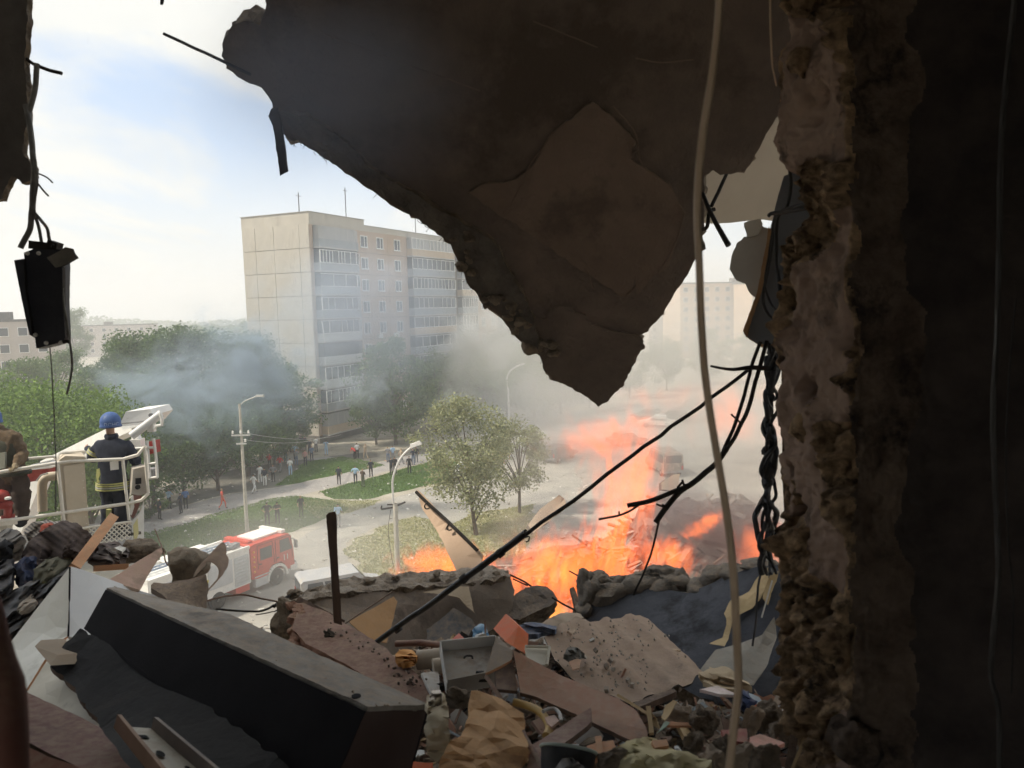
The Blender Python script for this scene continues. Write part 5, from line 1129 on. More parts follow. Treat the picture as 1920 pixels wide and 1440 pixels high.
# ---------------------------------------------------------------- loose rods, rebar and burnt cables at the right
rod = empty('curtain_rod', P(705, 1205, 3.9), 'long black rod leaning from the rubble up to the right', 'rod')
part('rod', cord([(972, 1012, 3.62), (1100, 920, 3.4), (1160, 872, 3.3), (1240, 815, 3.2), (1330, 748, 3.05), (1402, 692, 2.95)], (.0095, .007), 8, 5, .006, 2), steel_dark, rod, sm=60)
part('sleeve', cord([(704, 1206, 3.92), (760, 1165, 3.86), (800, 1138, 3.8), (880, 1078, 3.7), (930, 1042, 3.66), (986, 1000, 3.6)], (.014, .0175), 9, 4, .003), M('black tube', (.012, .012, .012), (.03, .029, .027), 12, .3), rod, sm=60)
for u, v, d in ((745, 1178, 3.88), (870, 1085, 3.71), (938, 1037, 3.65)):
    part('collar', cord([(u-5, v+4, d), (u+5, v-4, d)], .021, 10, 2), steel_dark, rod)
part('hook', cord([(985, 1008, 3.58), (992, 1006, 3.57), (991, 1014, 3.57), (986, 1016, 3.57)], .0035, 6, 5), steel_dark, rod)
part('hook', cord([(984, 1002, 3.58), (984, 994, 3.58), (988, 995, 3.58)], .004, 6, 4), steel_dark, rod)
rb3 = empty('bent_rebar', P(1232, 975, 2.6), 'bundle of bent rusty rebar hanging from the wall fragment at the right', 'rebar')
for pts, r in (([(1440, 640, 2.7), (1424, 690, 2.68), (1405, 760, 2.66), (1388, 800, 2.64), (1368, 835, 2.62), (1358, 848, 2.6)], .0075), ([(1425, 640, 2.7), (1412, 680, 2.69), (1395, 740, 2.68), (1378, 795, 2.66), (1355, 845, 2.62)], .0065),
               ([(1362, 840, 2.6), (1340, 872, 2.6), (1300, 905, 2.6), (1275, 922, 2.6), (1252, 948, 2.6), (1228, 980, 2.6)], .0098), ([(1290, 912, 2.6), (1255, 926, 2.6), (1215, 940, 2.61), (1176, 949, 2.62)], .0085), ([(1200, 945, 2.62), (1180, 957, 2.63), (1155, 968, 2.64), (1122, 975, 2.65)], .004), ([(1238, 968, 2.6), (1225, 1020, 2.62), (1210, 1065, 2.65), (1187, 1116, 2.7)], .0038), ([(1270, 915, 2.59), (1281, 903, 2.58)], .004), ([(1280, 900, 2.58), (1284, 912, 2.58)], .004), ([(1283, 908, 2.58), (1298, 907, 2.58)], .004), ([(1253, 955, 2.6), (1230, 945, 2.6)], .0035), ([(1240, 945, 2.6), (1250, 952, 2.6)], .0035), ([(1162, 967, 2.64), (1161, 958, 2.64)], .003), ([(1370, 778, 2.63), (1392, 796, 2.63)], .0035)):
    part('rebar', cord(pts, r, 7, 5, .004, int(pts[0][0])), steel_dark, rb3, sm=60)
wire('rebar', [(1330, 687, 2.7), (1360, 692, 2.7), (1385, 692, 2.7), (1410, 690, 2.68), (1445, 693, 2.66)], (.004, .0105), steel_dark, 'short thick rebar pointing left from the wall fragment', 'rebar', wob=.006)
bc = empty('burnt_cables', P(1440, 1065, 2.75), 'tangled string of burnt melted cables hanging beside the broken wall', 'burnt cables')
soot = M('burnt plastic', (.030, .032, .038), (.055, .058, .066), 14, .6, .4, 40)
rs = random.Random(21)
for k in range(7):
    pts = []; ph = rs.uniform(0, 6)
    for i in range(19):
        v = 645+i*24; w = 9+7*math.sin(i*.9+ph)
        pts.append((1446-i*.5+math.sin(i*(.75+.13*k)+ph)*w*(.6 if k > 3 else 1)+(4 if i > 12 else 0)*(k-3), v, 2.75+rs.uniform(-.05, .05)))
    part('cable', cord(pts, rs.uniform(.005, .011), 6, 4, .012, k), soot, bc, sm=60)
for v, r in ((655, .016), (680, .02), (748, .012), (800, .014), (845, .018), (885, .024), (900, .02), (945, .022), (985, .02), (1030, .018)):
    part('melted_lump', rock(P(1446-(v-645)*.02+rs.uniform(-6, 6), v, 2.74), (r, r*.8, r*1.5), int(v), 2, .5), soot, bc, sm=60)
part('cable', cord([(1442, 1000, 2.74), (1435, 1040, 2.74), (1424, 1090, 2.74), (1418, 1150, 2.76), (1412, 1210, 2.8)], .004, 6, 5, .005), soot, bc)
part('cable', cord([(1440, 945, 2.74), (1424, 950, 2.74), (1417, 958, 2.74), (1418, 966, 2.74)], .004, 6, 4, .005), soot, bc)

# grey wall fragment with the torn pale paper, and the black wires over it
pl3 = plane(P(1405, 640, 2.75), P(1560, 640, 2.62), P(1480, 300, 2.75))
frag_m = M('blue grey wall fragment', (.15, .155, .17), (.20, .205, .22), 2.5, .9, .2, 24)
wf_ = empty('wall_fragment', P(1430, 645, 2.75), 'blue grey wall fragment with an orange broken edge behind the black wires', 'wall fragment')
part('panel', slab(on(pl3, [(1446, 420), (1470, 330), (1500, 315), (1546, 320), (1552, -110), (1690, -110), (1690, 1330), (1590, 1330), (1566, 690), (1470, 640), (1440, 648), (1420, 645), (1398, 630), (1394, 622), (1408, 590), (1425, 540), (1438, 480)]), .09, .04, .004, 12, .003, 6, .008, 3, fine=.015), [frag_m, M('orange clay edge', (.34, .19, .09), (.44, .26, .13), 9, .9, .6, 40)], wf_)
part('clay_edge', slab(on(pl3, [(1441, 424), (1446, 432), (1441, 480), (1430, 540), (1412, 590), (1399, 632), (1393, 620), (1404, 588), (1418, 552), (1428, 500), (1434, 470)], -.012), .012, .02, .004, 18, .004, 9), [bpy.data.materials['orange clay edge']]*2, wf_)
paper_m = M('pale torn wallpaper', (.50, .47, .42), (.58, .55, .50), 5, .9, .1, 30)
part('torn_paper', slab(on(pl3, [(1426, 420), (1441, 428), (1440, 470), (1430, 520), (1418, 560), (1408, 552), (1398, 532), (1380, 525), (1368, 505), (1372, 480), (1382, 455), (1395, 444), (1410, 442), (1420, 436)], .06), .006, .03, .006, 14, .003, 7), [paper_m]*2, wf_)
part('torn_paper', slab(on(pl3, [(1426, 410), (1430, 420), (1421, 440), (1400, 446), (1395, 418)], .05), .005, .02, .005, 20, .003, 9), [M('white torn paper', (.66, .62, .54), (.72, .68, .60), 6, .9)]*2, wf_)
for k, pts in enumerate(([(1478, 300, 2.3), (1482, 345, 2.3), (1476, 385, 2.32), (1462, 400, 2.35), (1452, 420, 2.4), (1447, 470, 2.4), (1438, 520, 2.4), (1432, 560, 2.4), (1442, 590, 2.38), (1466, 612, 2.3), (1478, 632, 2.2), (1490, 670, 2.05), (1515, 690, 1.97), (1545, 700, 1.9)],
    [(1540, 378, 2.0), (1505, 384, 2.1), (1478, 392, 2.2), (1462, 402, 2.3), (1456, 440, 2.35), (1458, 500, 2.35), (1463, 560, 2.33), (1468, 605, 2.3), (1485, 650, 2.1), (1505, 690, 2.0)],
    [(1532, 385, 2.0), (1500, 392, 2.12), (1470, 398, 2.25), (1448, 400, 2.35), (1441, 404, 2.35)],
    [(1450, 418, 2.38), (1443, 470, 2.38), (1434, 530, 2.38), (1448, 572, 2.36), (1470, 588, 2.3)])):
    wire('wire', pts, (.0052, .0055, .006, .0035)[k], wire_k, ('black wire hooked on the broken wall, the longest of the bundle before the grey fragment', 'black wire of the bundle running straight down the grey fragment', 'short black wire stub of the bundle ending in a clip at left', 'thin black wire of the bundle looping at the orange edge')[k], 'wire', 'black wires on the wall fragment', wob=.003, seed=k)
# pale balcony slab of the next flat, seen through the gap
pl4 = plane(P(1320, 300, 7), P(1480, 300, 7), P(1400, 415, 7.4))
top('balcony_slab', slab(on(pl4, [(1310, 200), (1500, 190), (1500, 420), (1430, 412), (1340, 420), (1310, 418)]), .15, .15, .01, 6, .006, 3, .02, 8), [M('sun painted balcony underside', (.52, .46, .39), (.60, .54, .46), 1.2, .9, .1, 12), concrete], 'pale underside of a neighbouring balcony in the gap beside the wall', 'balcony')  # pale underside colour carries the sunlit look
# ---------------------------------------------------------------- the rubble in the room
M_plain = M
def M(name, c1, c2=None, *a, **k):          # colours lifted to brighten the rubble, with pale plaster dust on top
    f = lambda c: None if c is None else tuple(min(.8, x*1.35+.02) for x in c)
    if 'c3' in k: k['c3'] = f(k['c3'])
    dark = max(c1) < .05
    amt = .0 if name in ('blue grey plaster', 'charred board', 'black cloth', 'white tag', 'screen') else .18 if dark else .22 if ('cloth' in name or 'plastic' in name or 'rag' in name or 'wallpaper' in name or 'paper' in name) else .5
    m = M_plain(name, c1 if dark else f(c1), c2 if dark else f(c2), *a, **k)
    return dusty(m, amt) if amt else m
def dusty(m, amt=.8):
    """plaster dust that has settled on whatever faces up"""
    N, L = m.node_tree.nodes, m.node_tree.links; b = N['Principled BSDF']; bc = b.inputs['Base Color']
    g = N.new('ShaderNodeNewGeometry'); sp = N.new('ShaderNodeSeparateXYZ'); L.new(g.outputs['True Normal'], sp.inputs[0])
    ab = N.new('ShaderNodeMath'); ab.operation = 'ABSOLUTE'; L.new(sp.outputs[2], ab.inputs[0])
    mr = N.new('ShaderNodeMapRange'); mr.interpolation_type = 'SMOOTHSTEP'; mr.inputs[1].default_value = .25; mr.inputs[2].default_value = .95; L.new(ab.outputs[0], mr.inputs[0])
    tc = N.new('ShaderNodeTexCoord'); nz_ = N.new('ShaderNodeTexNoise'); nz_.inputs['Scale'].default_value = 26; nz_.inputs['Detail'].default_value = 8; nz_.inputs['Roughness'].default_value = .75; L.new(tc.outputs['Object'], nz_.inputs['Vector'])
    rr = N.new('ShaderNodeMapRange'); rr.inputs[1].default_value = .40; rr.inputs[2].default_value = .62; rr.inputs[4].default_value = amt; L.new(nz_.outputs['Fac'], rr.inputs[0])
    mu = N.new('ShaderNodeMath'); mu.operation = 'MULTIPLY'; L.new(mr.outputs[0], mu.inputs[0]); L.new(rr.outputs[0], mu.inputs[1])
    mx = N.new('ShaderNodeMixRGB'); L.new(mu.outputs[0], mx.inputs[0]); mx.inputs[2].default_value = (.42, .315, .215, 1)
    if bc.is_linked: L.new(bc.links[0].from_socket, mx.inputs[1])
    else: mx.inputs[1].default_value = bc.default_value
    L.new(mx.outputs[0], bc); return m
for m_ in (dustwood, concrete_rough, white_paint.copy()): dusty(m_, .5)
def UV(pts): return [P(*p) for p in pts]
def plank(a, c, w, t, face=None):
    """a straight bar between two points; its broad side looks at the camera unless told otherwise"""
    a, c = Vector(a), Vector(c); d = (c-a).normalized(); f = (EYE-(a+c)/2) if face is None else Vector(face); f = (f-d*f.dot(d)).normalized(); s = d.cross(f); V = []
    for p in (a, c):
        for i, j in ((-1, -1), (1, -1), (1, 1), (-1, 1)): V.append(p+s*w*i/2+f*t*j/2)
    return MB().add(V, [(0, 3, 2, 1), (4, 5, 6, 7), (0, 1, 5, 4), (1, 2, 6, 5), (2, 3, 7, 6), (3, 0, 4, 7)])
def board(name, pts, thick, mats, label, cat, cell=.06, jag=.003, amp=.002, edge=0.0, seed=1, group=None, sm=0, **kw):
    mats = mats if isinstance(mats, list) else [mats, mats]
    return top(name, slab(UV(pts), thick, cell, jag, 14, amp, 7, edge, seed, **kw), mats, label, cat, group, sm=sm)
wood_or = M('raw orange wood', (.40, .20, .10), (.52, .28, .15), 3, .8, .15, 40, stretch=(1, 1, 8)); wood_br = M('brown veneer', (.15, .085, .058), (.21, .125, .085), 2.2, .6, .12, 40, c3=(.10, .06, .045), s3=3)
wood_dk = M('dark stained wood', (.055, .034, .024), (.11, .065, .042), 3, .75, .2, 30, stretch=(6, 6, 1)); wood_red = M('dark red board', (.10, .035, .025), (.15, .055, .04), 3, .7, .15, 20)
wood_pk = M('pinkish board', (.30, .19, .145), (.38, .25, .20), 4, .85, .15, 40, c3=(.22, .15, .12), s3=5); cream_b = M_plain('cream board', (.66, .62, .51), (.74, .70, .60), 3, .7, .06, 30, c3=(.42, .39, .32), s3=4, t3=.6)
white_b = M_plain('white laminate', (.70, .71, .73), (.78, .78, .78), 3, .55, .05, 30, c3=(.28, .28, .28), s3=22, t3=.66)
tan_paper = M('tan paper', (.40, .29, .15), (.50, .37, .21), 6, .9, .15, 30); brown_paper = M('brown wrapping paper', (.40, .225, .10), (.50, .30, .15), 4, .9, .35, 18, c3=(.30, .165, .075), s3=3)
dust_m = M('dust and crumbs', (.20, .155, .115), (.34, .275, .21), 7, .97, .8, 40, c3=(.11, .09, .075), s3=4)
grey_metal = M('dusty grey metal', (.24, .225, .20), (.33, .31, .28), 5, .6, .1, 30, c3=(.17, .15, .13), s3=6)
# bed of crumbs everything lies in
b = MB(); nx, ny = 90, 70; V = []
for j in range(ny+1):
    for i in range(nx+1):
        x = -2.6+4.0*i/nx; y = 1.35+2.65*j/ny; d = y
        h = -1.50+.10*fbm((x, y, 0), 1.6, 4, 2)+.045*fbm((x, y, 3), 7, 4, 5)+.012*fbm((x, y, 9), 26, 3, 5)
        if x < -.8: h -= min(.45, (-.8-x)*.6)
        if d > 3.3: h -= (d-3.3)*.55
        if x > .3 and d > 2.6: h -= min(.5, (d-2.6)*.5)*min(1, (x-.3)*3)
        V.append((x, y, max(13.31, EZ+h)))
b.add(V, [(j*(nx+1)+i, j*(nx+1)+i+1, (j+1)*(nx+1)+i+1, (j+1)*(nx+1)+i) for j in range(ny) for i in range(nx)])
bed = top('rubble_bed', b, dust_m, kind='stuff'); bed.data.polygons.foreach_set('use_smooth', np.ones(len(bed.data.polygons), bool))

top('rubble_mound', rock((-2.62, 3.72, 13.62), (.72, .40, .50), 9, 4, .3), dust_m, kind='stuff', sm=60)
# --- left: cabinets, boards, clothes
A_, B_, C_, D_ = P(200, 1102, 3.10), P(690, 1325, 2.20), P(803, 1321, 2.38), P(216, 1100, 3.38)
A2, B2, C2, D2b = P(160, 1173, 3.02), P(600, 1520, 2.06), P(745, 1530, 2.24), P(178, 1172, 3.30)
cb = empty('cabinet', (A2+B2+C2+D2b)/4, 'toppled dark cabinet with dusty grey top side lying across the foreground', 'cabinet')
nT = (B_-A_).cross(D_-A_).normalized(); nT = nT if nT.z > 0 else -nT
mid = [A_.lerp(B_, t) for t in (0, .33, .66, 1)]; back = [D_, P(322, 1127, 3.18), P(432, 1151, 2.92), P(484, 1176, 2.80), P(640, 1246, 2.56), C_]
part('top_panel', slab([A_]+[B_, C_]+back[::-1][1:], .018, .05, .005, 22, .0015, 6, .002, 3, fine=.01), [dustwood, dustwood], cb)
part('front_panel', slab([A_.lerp(A2, .05), B_.lerp(B2, .05), B2, A2], .016, .12, .001, 9, .001, 4, 0, 4), [black_board, black_board], cb)
part('end_panel', slab([B_.lerp(B2, .05), C_.lerp(C2, .05), C2, B2], .016, .08, .001, 9, .001, 4, 0, 5), [M('dark brown board', (.045, .028, .024), (.07, .045, .038), 3, .6, .1, 30), black_board], cb)
part('back_panel', slab([D_.lerp(D2b, .06), C_.lerp(C2, .06), C2.lerp(C_, .1), D2b], .01, .12, 0, 9, 0, 4, 0, 6), [black_board, black_board], cb)
part('bottom_panel', slab([A2, B2, C2, D2b], .012, .12, 0, 9, 0, 4, 0, 6), [black_board, black_board], cb)
for u, v, d in ((258, 1123, 3.09), (448, 1168, 2.93), (668, 1306, 2.26)):
    b = MB().lathe([(.014, 0), (.014, .003), (.001, .004)], P(u, v, d)+nT*.0, 10); part('screw_hole_shade', b, black_board, cb)  # black discs on the top, shade of screw holes as colour
b = MB(); rs = random.Random(8)
for k in range(110):
    s, t = rs.random(), rs.random(); p = A_.lerp(B_, s).lerp(D_.lerp(C_, s), .1+.8*t)+nT*.002; r = rs.uniform(.0015, .006); b.box(p, (r*2, r*1.5, r), eul(rs.uniform(0, 60), rs.uniform(0, 60), rs.uniform(0, 180)))
tag(part('crumbs', b, dust_m, cb), kind='stuff')
board('broken_panel', [(150, 1178, 2.98), (165, 1190, 2.95), (215, 1208, 2.88), (268, 1240, 2.78), (300, 1256, 2.72), (400, 1330, 2.45), (520, 1420, 2.15), (590, 1480, 2.05), (240, 1470, 2.1), (222, 1425, 2.22), (190, 1366, 2.5), (160, 1325, 2.62), (145, 1306, 2.68), (120, 1268, 2.8), (108, 1262, 2.82), (94, 1250, 2.85), (104, 1228, 2.88), (122, 1205, 2.93), (140, 1190, 2.96)], .03, [M('charred board', (.008, .0075, .0075), (.018, .016, .0155), 7, .75, .3, 40), wood_dk], 'charred black board with ragged upper left end leaning under the toppled cabinet', 'board', .07, .012, .002, .004, 7, fine=.014)
wc_ = empty('white_cabinet', P(130, 1200, 3.4), 'white cabinet corner with two boards meeting at a dark seam at left', 'cabinet')
part('side_panel', slab(UV([(131, 1062, 3.55), (18, 1207, 3.3), (15, 1218, 3.28), (30, 1260, 3.1), (50, 1292, 2.98), (80, 1243, 3.08), (104, 1206, 3.2), (127, 1193, 3.3)]), .02, .07, .002, 10, .001, 5, 0, 3), [M_plain('cream white laminate', (.76, .75, .68), (.82, .81, .75), 4, .55, .05, 30, c3=(.66, .65, .58), s3=6), wood_or], wc_)
part('front_panel', slab(UV([(133, 1062, 3.55), (170, 1073, 3.6), (205, 1086, 3.66), (250, 1103, 3.72), (322, 1127, 3.8), (330, 1180, 3.7), (226, 1216, 3.38), (160, 1194, 3.32), (129, 1195, 3.3)]), .02, .07, .002, 10, .001, 5, 0, 4), [white_b, white_b], wc_)
part('shelf', slab(UV([(127, 1196, 3.28), (150, 1215, 3.1), (130, 1262, 2.9), (190, 1362, 2.6), (215, 1395, 2.5), (110, 1345, 2.72), (48, 1302, 2.95), (84, 1244, 3.06)]), .02, .07, .002, 10, .001, 5, 0, 5), [cream_b, cream_b], wc_)
part('edge_strip', cord([(131, 1064, 3.53), (130, 1130, 3.42), (128, 1193, 3.3)], .004, 5, 2), black_board, wc_)
top('wood_block', MB().prism(UV([(65, 1212, 2.9), (77, 1200, 2.95), (108, 1228, 2.85), (95, 1248, 2.8)]), Vector((.07, .03, -.01))), M('dusty brown block', (.26, .21, .16), (.34, .28, .22), 6, .85), 'small brown wood block lying on the white cabinet corner', 'wood block')
top('wooden_post', MB().tube(spline([P(-20, 1120, .85), P(-6, 1230, .82), P(4, 1300, .80), P(8, 1380, .78), P(8, 1500, .76)], 5), [.010+.012*min(1, i/9) for i in range(21)], 14), wood_red, 'blurred dark red post at the lower left corner, very close', 'post', sm=60)
board('plank', [(38, 1292, 2.25), (110, 1325, 2.15), (186, 1362, 2.02), (245, 1440, 1.75), (260, 1500, 1.65), (150, 1440, 1.75), (30, 1380, 1.95)], .04, [wood_red, wood_dk], 'dark red brown plank slanting across the lower left corner', 'plank')
board('plank', [(34, 1392, 1.85), (90, 1418, 1.75), (160, 1442, 1.68), (190, 1480, 1.6), (30, 1470, 1.7)], .03, [M('reddish plank', (.20, .075, .045), (.27, .11, .07), 3, .7), wood_dk], 'reddish plank at the very bottom left under the dark one', 'plank')
ch = empty('metal_channel', P(300, 1440, 1.72), 'perforated pale metal channel with brown flanges at the bottom left', 'metal channel')
cpl = UV([(222, 1362, 1.92), (283, 1366, 1.95), (402, 1470, 1.66), (312, 1475, 1.62)]); part('web', slab(cpl, .004, .04, .001, 9, .001, 5), [M('pale perforated metal', (.38, .36, .30), (.50, .48, .41), 14, .6, .1, 50, c3=(.22, .2, .16), s3=9, t3=.62), steel_dark], ch)
cn = (cpl[1]-cpl[0]).cross(cpl[2]-cpl[0]).normalized(); cn = -cn if cn.dot(cpl[0]-EYE) > 0 else cn
for i, j, m_ in ((0, 3, M('brown flange', (.20, .12, .08), (.27, .17, .12), 5, .7)), (1, 2, M('grey flange', (.10, .085, .08), (.15, .13, .12), 5, .6))):
    b = MB().prism([cpl[i]-cn*.004, cpl[j]-cn*.004, cpl[j]+cn*.028, cpl[i]+cn*.028], (cpl[1]-cpl[0]).normalized()*(-.010 if i == 0 else .010)); part('flange', b, m_, ch)
def onp(u, v, off=.0015): return onpl((cn, cpl[0]+cn*off), u, v)
part('slot', MB().prism([onp(254, 1378), onp(274, 1379), onp(280, 1385), onp(259, 1384)], cn*.001), black_board, ch)  # black patch on the web, paints the dark inside of a slot
part('hole_shade', MB().add([onp(301+9*math.cos(a), 1413+5.5*math.sin(a)+3*math.cos(a)) for a in [k*math.pi/8 for k in range(16)]], [tuple(range(16))]), black_board, ch)  # flat black disc, the darkness of a hole as colour
part('hole_shade', MB().add([onp(352+6*math.cos(a), 1440+4*math.sin(a)+2*math.cos(a)) for a in [k*math.pi/6 for k in range(12)]], [tuple(range(12))]), black_board, ch)  # second black disc painting a smaller hole's shade

def weave(m, sc, axis='X', c=(.3, .28, .25), f=.35):
    N, L = m.node_tree.nodes, m.node_tree.links; b = N['Principled BSDF']; tc = N.new('ShaderNodeTexCoord'); w = N.new('ShaderNodeTexWave'); w.bands_direction = axis; w.inputs['Scale'].default_value = sc; w.inputs['Distortion'].default_value = 2.5; L.new(tc.outputs['Object'], w.inputs['Vector'])
    r = N.new('ShaderNodeMath'); r.operation = 'MULTIPLY'; r.inputs[1].default_value = f; L.new(w.outputs['Fac'], r.inputs[0])
    mx = N.new('ShaderNodeMixRGB'); src = b.inputs['Base Color'].links[0].from_socket; L.new(r.outputs[0], mx.inputs[0]); L.new(src, mx.inputs[1]); mx.inputs[2].default_value = (*c, 1); L.new(mx.outputs[0], b.inputs['Base Color']); return m
def cloth_thing(name, pts, m, label, cat, bulge=.08, fold=.02, ffreq=7, ang=0.0, seed=1, cell=.035, parent=None, group=None, crisp=False):
    ca, sa = math.cos(math.radians(ang)), math.sin(math.radians(ang)); W = UV(pts); c = sum(W, Vector())/len(W); R_ = max((w-c).length for w in W)
    view = (EYE-c).normalized()
    ffreq *= 1.7
    def bend(p, x, y):
        q = max(0, 1-((p-c).length/R_)**2); s = x*ca+y*sa; t = -x*sa+y*ca
        wv = .25*noise.noise(Vector((s*3, t*3, seed*1.3)))
        k = 1-abs(noise.noise(Vector((s*ffreq+wv*6, t*ffreq*.25, seed*3.3))))*2.6+.55*(1-abs(noise.noise(Vector((s*ffreq*2.7+wv*9, t*ffreq*.6, seed*5.1))))*2.4)+.25*noise.noise(Vector((s*ffreq*6, t*ffreq*2, seed)))
        if crisp:      # creased paper: flat facets between sharp ridges
            k = .9-1.5*abs(noise.noise(Vector((s*8, t*5, seed))))-.9*abs(noise.noise(Vector((s*17, t*13, seed+4))))
            return p+view*(bulge*q+.05*k*(.5+q))
        return p+view*(bulge*q+fold*2.0*(k-.6)*(.5+q))+Vector((0, 0, 1))*fbm(p, 5, 3, seed)*fold*.9
    cell = .030 if crisp else min(cell, .018); mb = slab(W, .02, cell, .014, 12, .003, 20, 0, seed, bend=bend, fine=cell*.6)
    return top(name, mb, [m, m], label, cat, group, sm=0 if crisp else 70) if not parent else part(name, mb, [m, m], parent, sm=70)
brown_cl = M('dark brown woven cloth', (.038, .027, .025), (.07, .052, .048), 10, .97, .3, 70); navy_cl = M('dark blue cloth', (.012, .022, .06), (.028, .05, .12), 6, .95, .3, 40)
ol_cl = M('olive yellow striped cloth', (.075, .075, .05), (.115, .115, .085), 5, .95, .3, 50, c3=(.24, .25, .05), s3=3, t3=.62); pat_cl = M('patterned pale cloth', (.34, .31, .27), (.50, .46, .40), 16, .95, .4, 50, c3=(.05, .05, .06), s3=14, t3=.55)
red_cl = M('red scarf cloth', (.30, .05, .03), (.42, .09, .05), 9, .95, .3, 40); grey_cl = M('grey dusty cloth', (.09, .088, .085), (.17, .16, .15), 8, .97, .4, 50, c3=(.33, .31, .28), s3=8, t3=.63)
weave(brown_cl, 14, 'DIAGONAL', (.17, .13, .12), .5); weave(grey_cl, 18, 'X', (.4, .38, .35), .4); weave(pat_cl, 22, 'DIAGONAL', (.05, .05, .07), .7)
cloth_thing('blanket', [(40, 1045, 4.0), (60, 1015, 4.05), (85, 990, 4.1), (118, 976, 4.15), (145, 982, 4.15), (165, 1002, 4.1), (182, 1028, 4.05), (178, 1045, 4.0), (150, 1050, 3.95), (120, 1045, 3.95), (95, 1052, 3.9), (62, 1052, 3.9)], brown_cl, 'dark brown blanket draped over the top of the clothes heap', 'blanket', .14, .035, 5, 20, 3)
cloth_thing('trousers', [(24, 1052, 3.9), (45, 1040, 3.9), (64, 1042, 3.88), (66, 1070, 3.85), (64, 1112, 3.8), (48, 1114, 3.8), (34, 1112, 3.8), (25, 1090, 3.83)], navy_cl, 'dark blue trousers hanging down from the clothes heap', 'trousers', .05, .03, 9, 0, 5)
cloth_thing('jacket', [(62, 1072, 3.8), (85, 1052, 3.84), (110, 1046, 3.86), (132, 1048, 3.86), (122, 1062, 3.8), (105, 1076, 3.76), (92, 1090, 3.73), (74, 1100, 3.72), (64, 1094, 3.75)], ol_cl, 'olive jacket with yellow stripes under the brown blanket', 'jacket', .06, .025, 9, 60, 7)
cloth_thing('shirt', [(-20, 1006, 4.15), (15, 985, 4.2), (32, 988, 4.2), (45, 1010, 4.1), (40, 1045, 4.05), (10, 1055, 4.0), (-25, 1050, 4.0)], grey_cl, 'dusty grey shirt at the left end of the clothes heap', 'shirt', .10, .03, 8, 70, 9)
cloth_thing('scarf', [(45, 992, 4.25), (62, 980, 4.28), (85, 974, 4.3), (112, 972, 4.3), (122, 977, 4.25), (96, 988, 4.2), (70, 1003, 4.16), (50, 1008, 4.15)], pat_cl, 'patterned pale scarf on top of the clothes heap', 'scarf', .07, .03, 10, 30, 11)
cloth_thing('rag', [(78, 985, 4.15), (95, 978, 4.2), (110, 984, 4.15), (90, 996, 4.08), (74, 1000, 4.08)], red_cl, 'red rag tucked into the top of the clothes heap', 'rag', .04, .02, 12, 30, 13, .02)
cloth_thing('rag', [(-30, 1040, 3.95), (10, 1012, 4.0), (22, 1020, 3.98), (18, 1048, 3.92), (-20, 1060, 3.9)], M('black cloth', (.012, .012, .014), (.03, .03, .032), 8, .95), 'black rag at the left edge beside the dark blue trousers', 'rag', .05, .02, 10, 0, 15, .03)
cloth_thing('coat', [(170, 1035, 4.1), (190, 1018, 4.2), (215, 1015, 4.25), (240, 1025, 4.2), (236, 1050, 4.1), (205, 1062, 4.0), (175, 1058, 3.98), (165, 1048, 4.0)], M('grey brown coat cloth', (.06, .05, .05), (.115, .095, .09), 8, .97, .4, 50), 'grey brown coat heaped behind the orange plank', 'coat', .10, .035, 9, 40, 17)
cloth_thing('rag', [(205, 1028, 4.05), (225, 1022, 4.1), (236, 1026, 4.1), (230, 1036, 4.05), (212, 1039, 4.02)], M('white rag', (.50, .48, .44), (.62, .60, .55), 10, .95), 'white rag on the grey brown coat', 'rag', .03, .015, 12, 0, 19, .02)
cloth_thing('bag', [(20, 1110, 3.78), (60, 1092, 3.82), (100, 1072, 3.85), (140, 1056, 3.9), (136, 1090, 3.72), (80, 1160, 3.6), (40, 1215, 3.5), (-10, 1270, 3.4), (-40, 1260, 3.45), (-40, 1050, 3.95), (24, 1050, 3.92)], M('dark grey plastic bag', (.035, .037, .042), (.07, .072, .078), 4, .5, .2, 20), 'dark grey bag below the clothes heap at the left edge', 'bag', .10, .03, 5, 80, 23, .05)
cloth_thing('bag', [(38, 1112, 3.68), (60, 1110, 3.68), (68, 1125, 3.6), (58, 1142, 3.55), (34, 1146, 3.55)], M('beige canvas', (.22, .19, .16), (.30, .27, .23), 6, .95), 'small beige bag beneath the dark blue trousers', 'bag', .05, .02, 8, 0, 25, .03)
top('plank', plank(P(140, 1064, 3.72), P(213, 968, 4.22), .05, .022), wood_or, 'bright orange plank sticking up in front of the rescue basket', 'plank')
top('plank', plank(P(176, 1066, 3.9), P(240, 1062, 4.0), .030, .03), wood_or, 'short orange batten lying level behind the pinkish board', 'plank')
board('board', [(203, 1088, 3.68), (262, 1050, 3.95), (303, 1026, 4.12), (305, 1034, 4.1), (282, 1070, 3.9), (262, 1106, 3.72), (256, 1104, 3.7)], .02, [wood_pk, M('pale board edge', (.42, .30, .22), (.5, .37, .28), 5, .8)], 'pinkish triangular board with a keyhole leaning left of the stone', 'board')
top('concrete_lump', rock(P(265, 1032, 4.32), (.125, .09, .075), 31, 4, .22), concrete_rough, 'sandy concrete lump behind the pinkish triangular board', 'concrete lump', 'concrete lumps', sm=60)
top('concrete_lump', rock(P(352, 1066, 4.05), (.125, .10, .115), 35, 4, .25), M('brown crumbly stone', (.15, .125, .095), (.27, .23, .18), 10, .97, .9, 40, c3=(.10, .08, .06), s3=5), 'brown crumbly lump before the rear of the fire engine', 'concrete lump', 'concrete lumps', sm=60)
fib = M('fibre board', (.12, .09, .07), (.20, .155, .12), 14, .95, .7, 50, c3=(.26, .21, .16), s3=10, t3=.6)
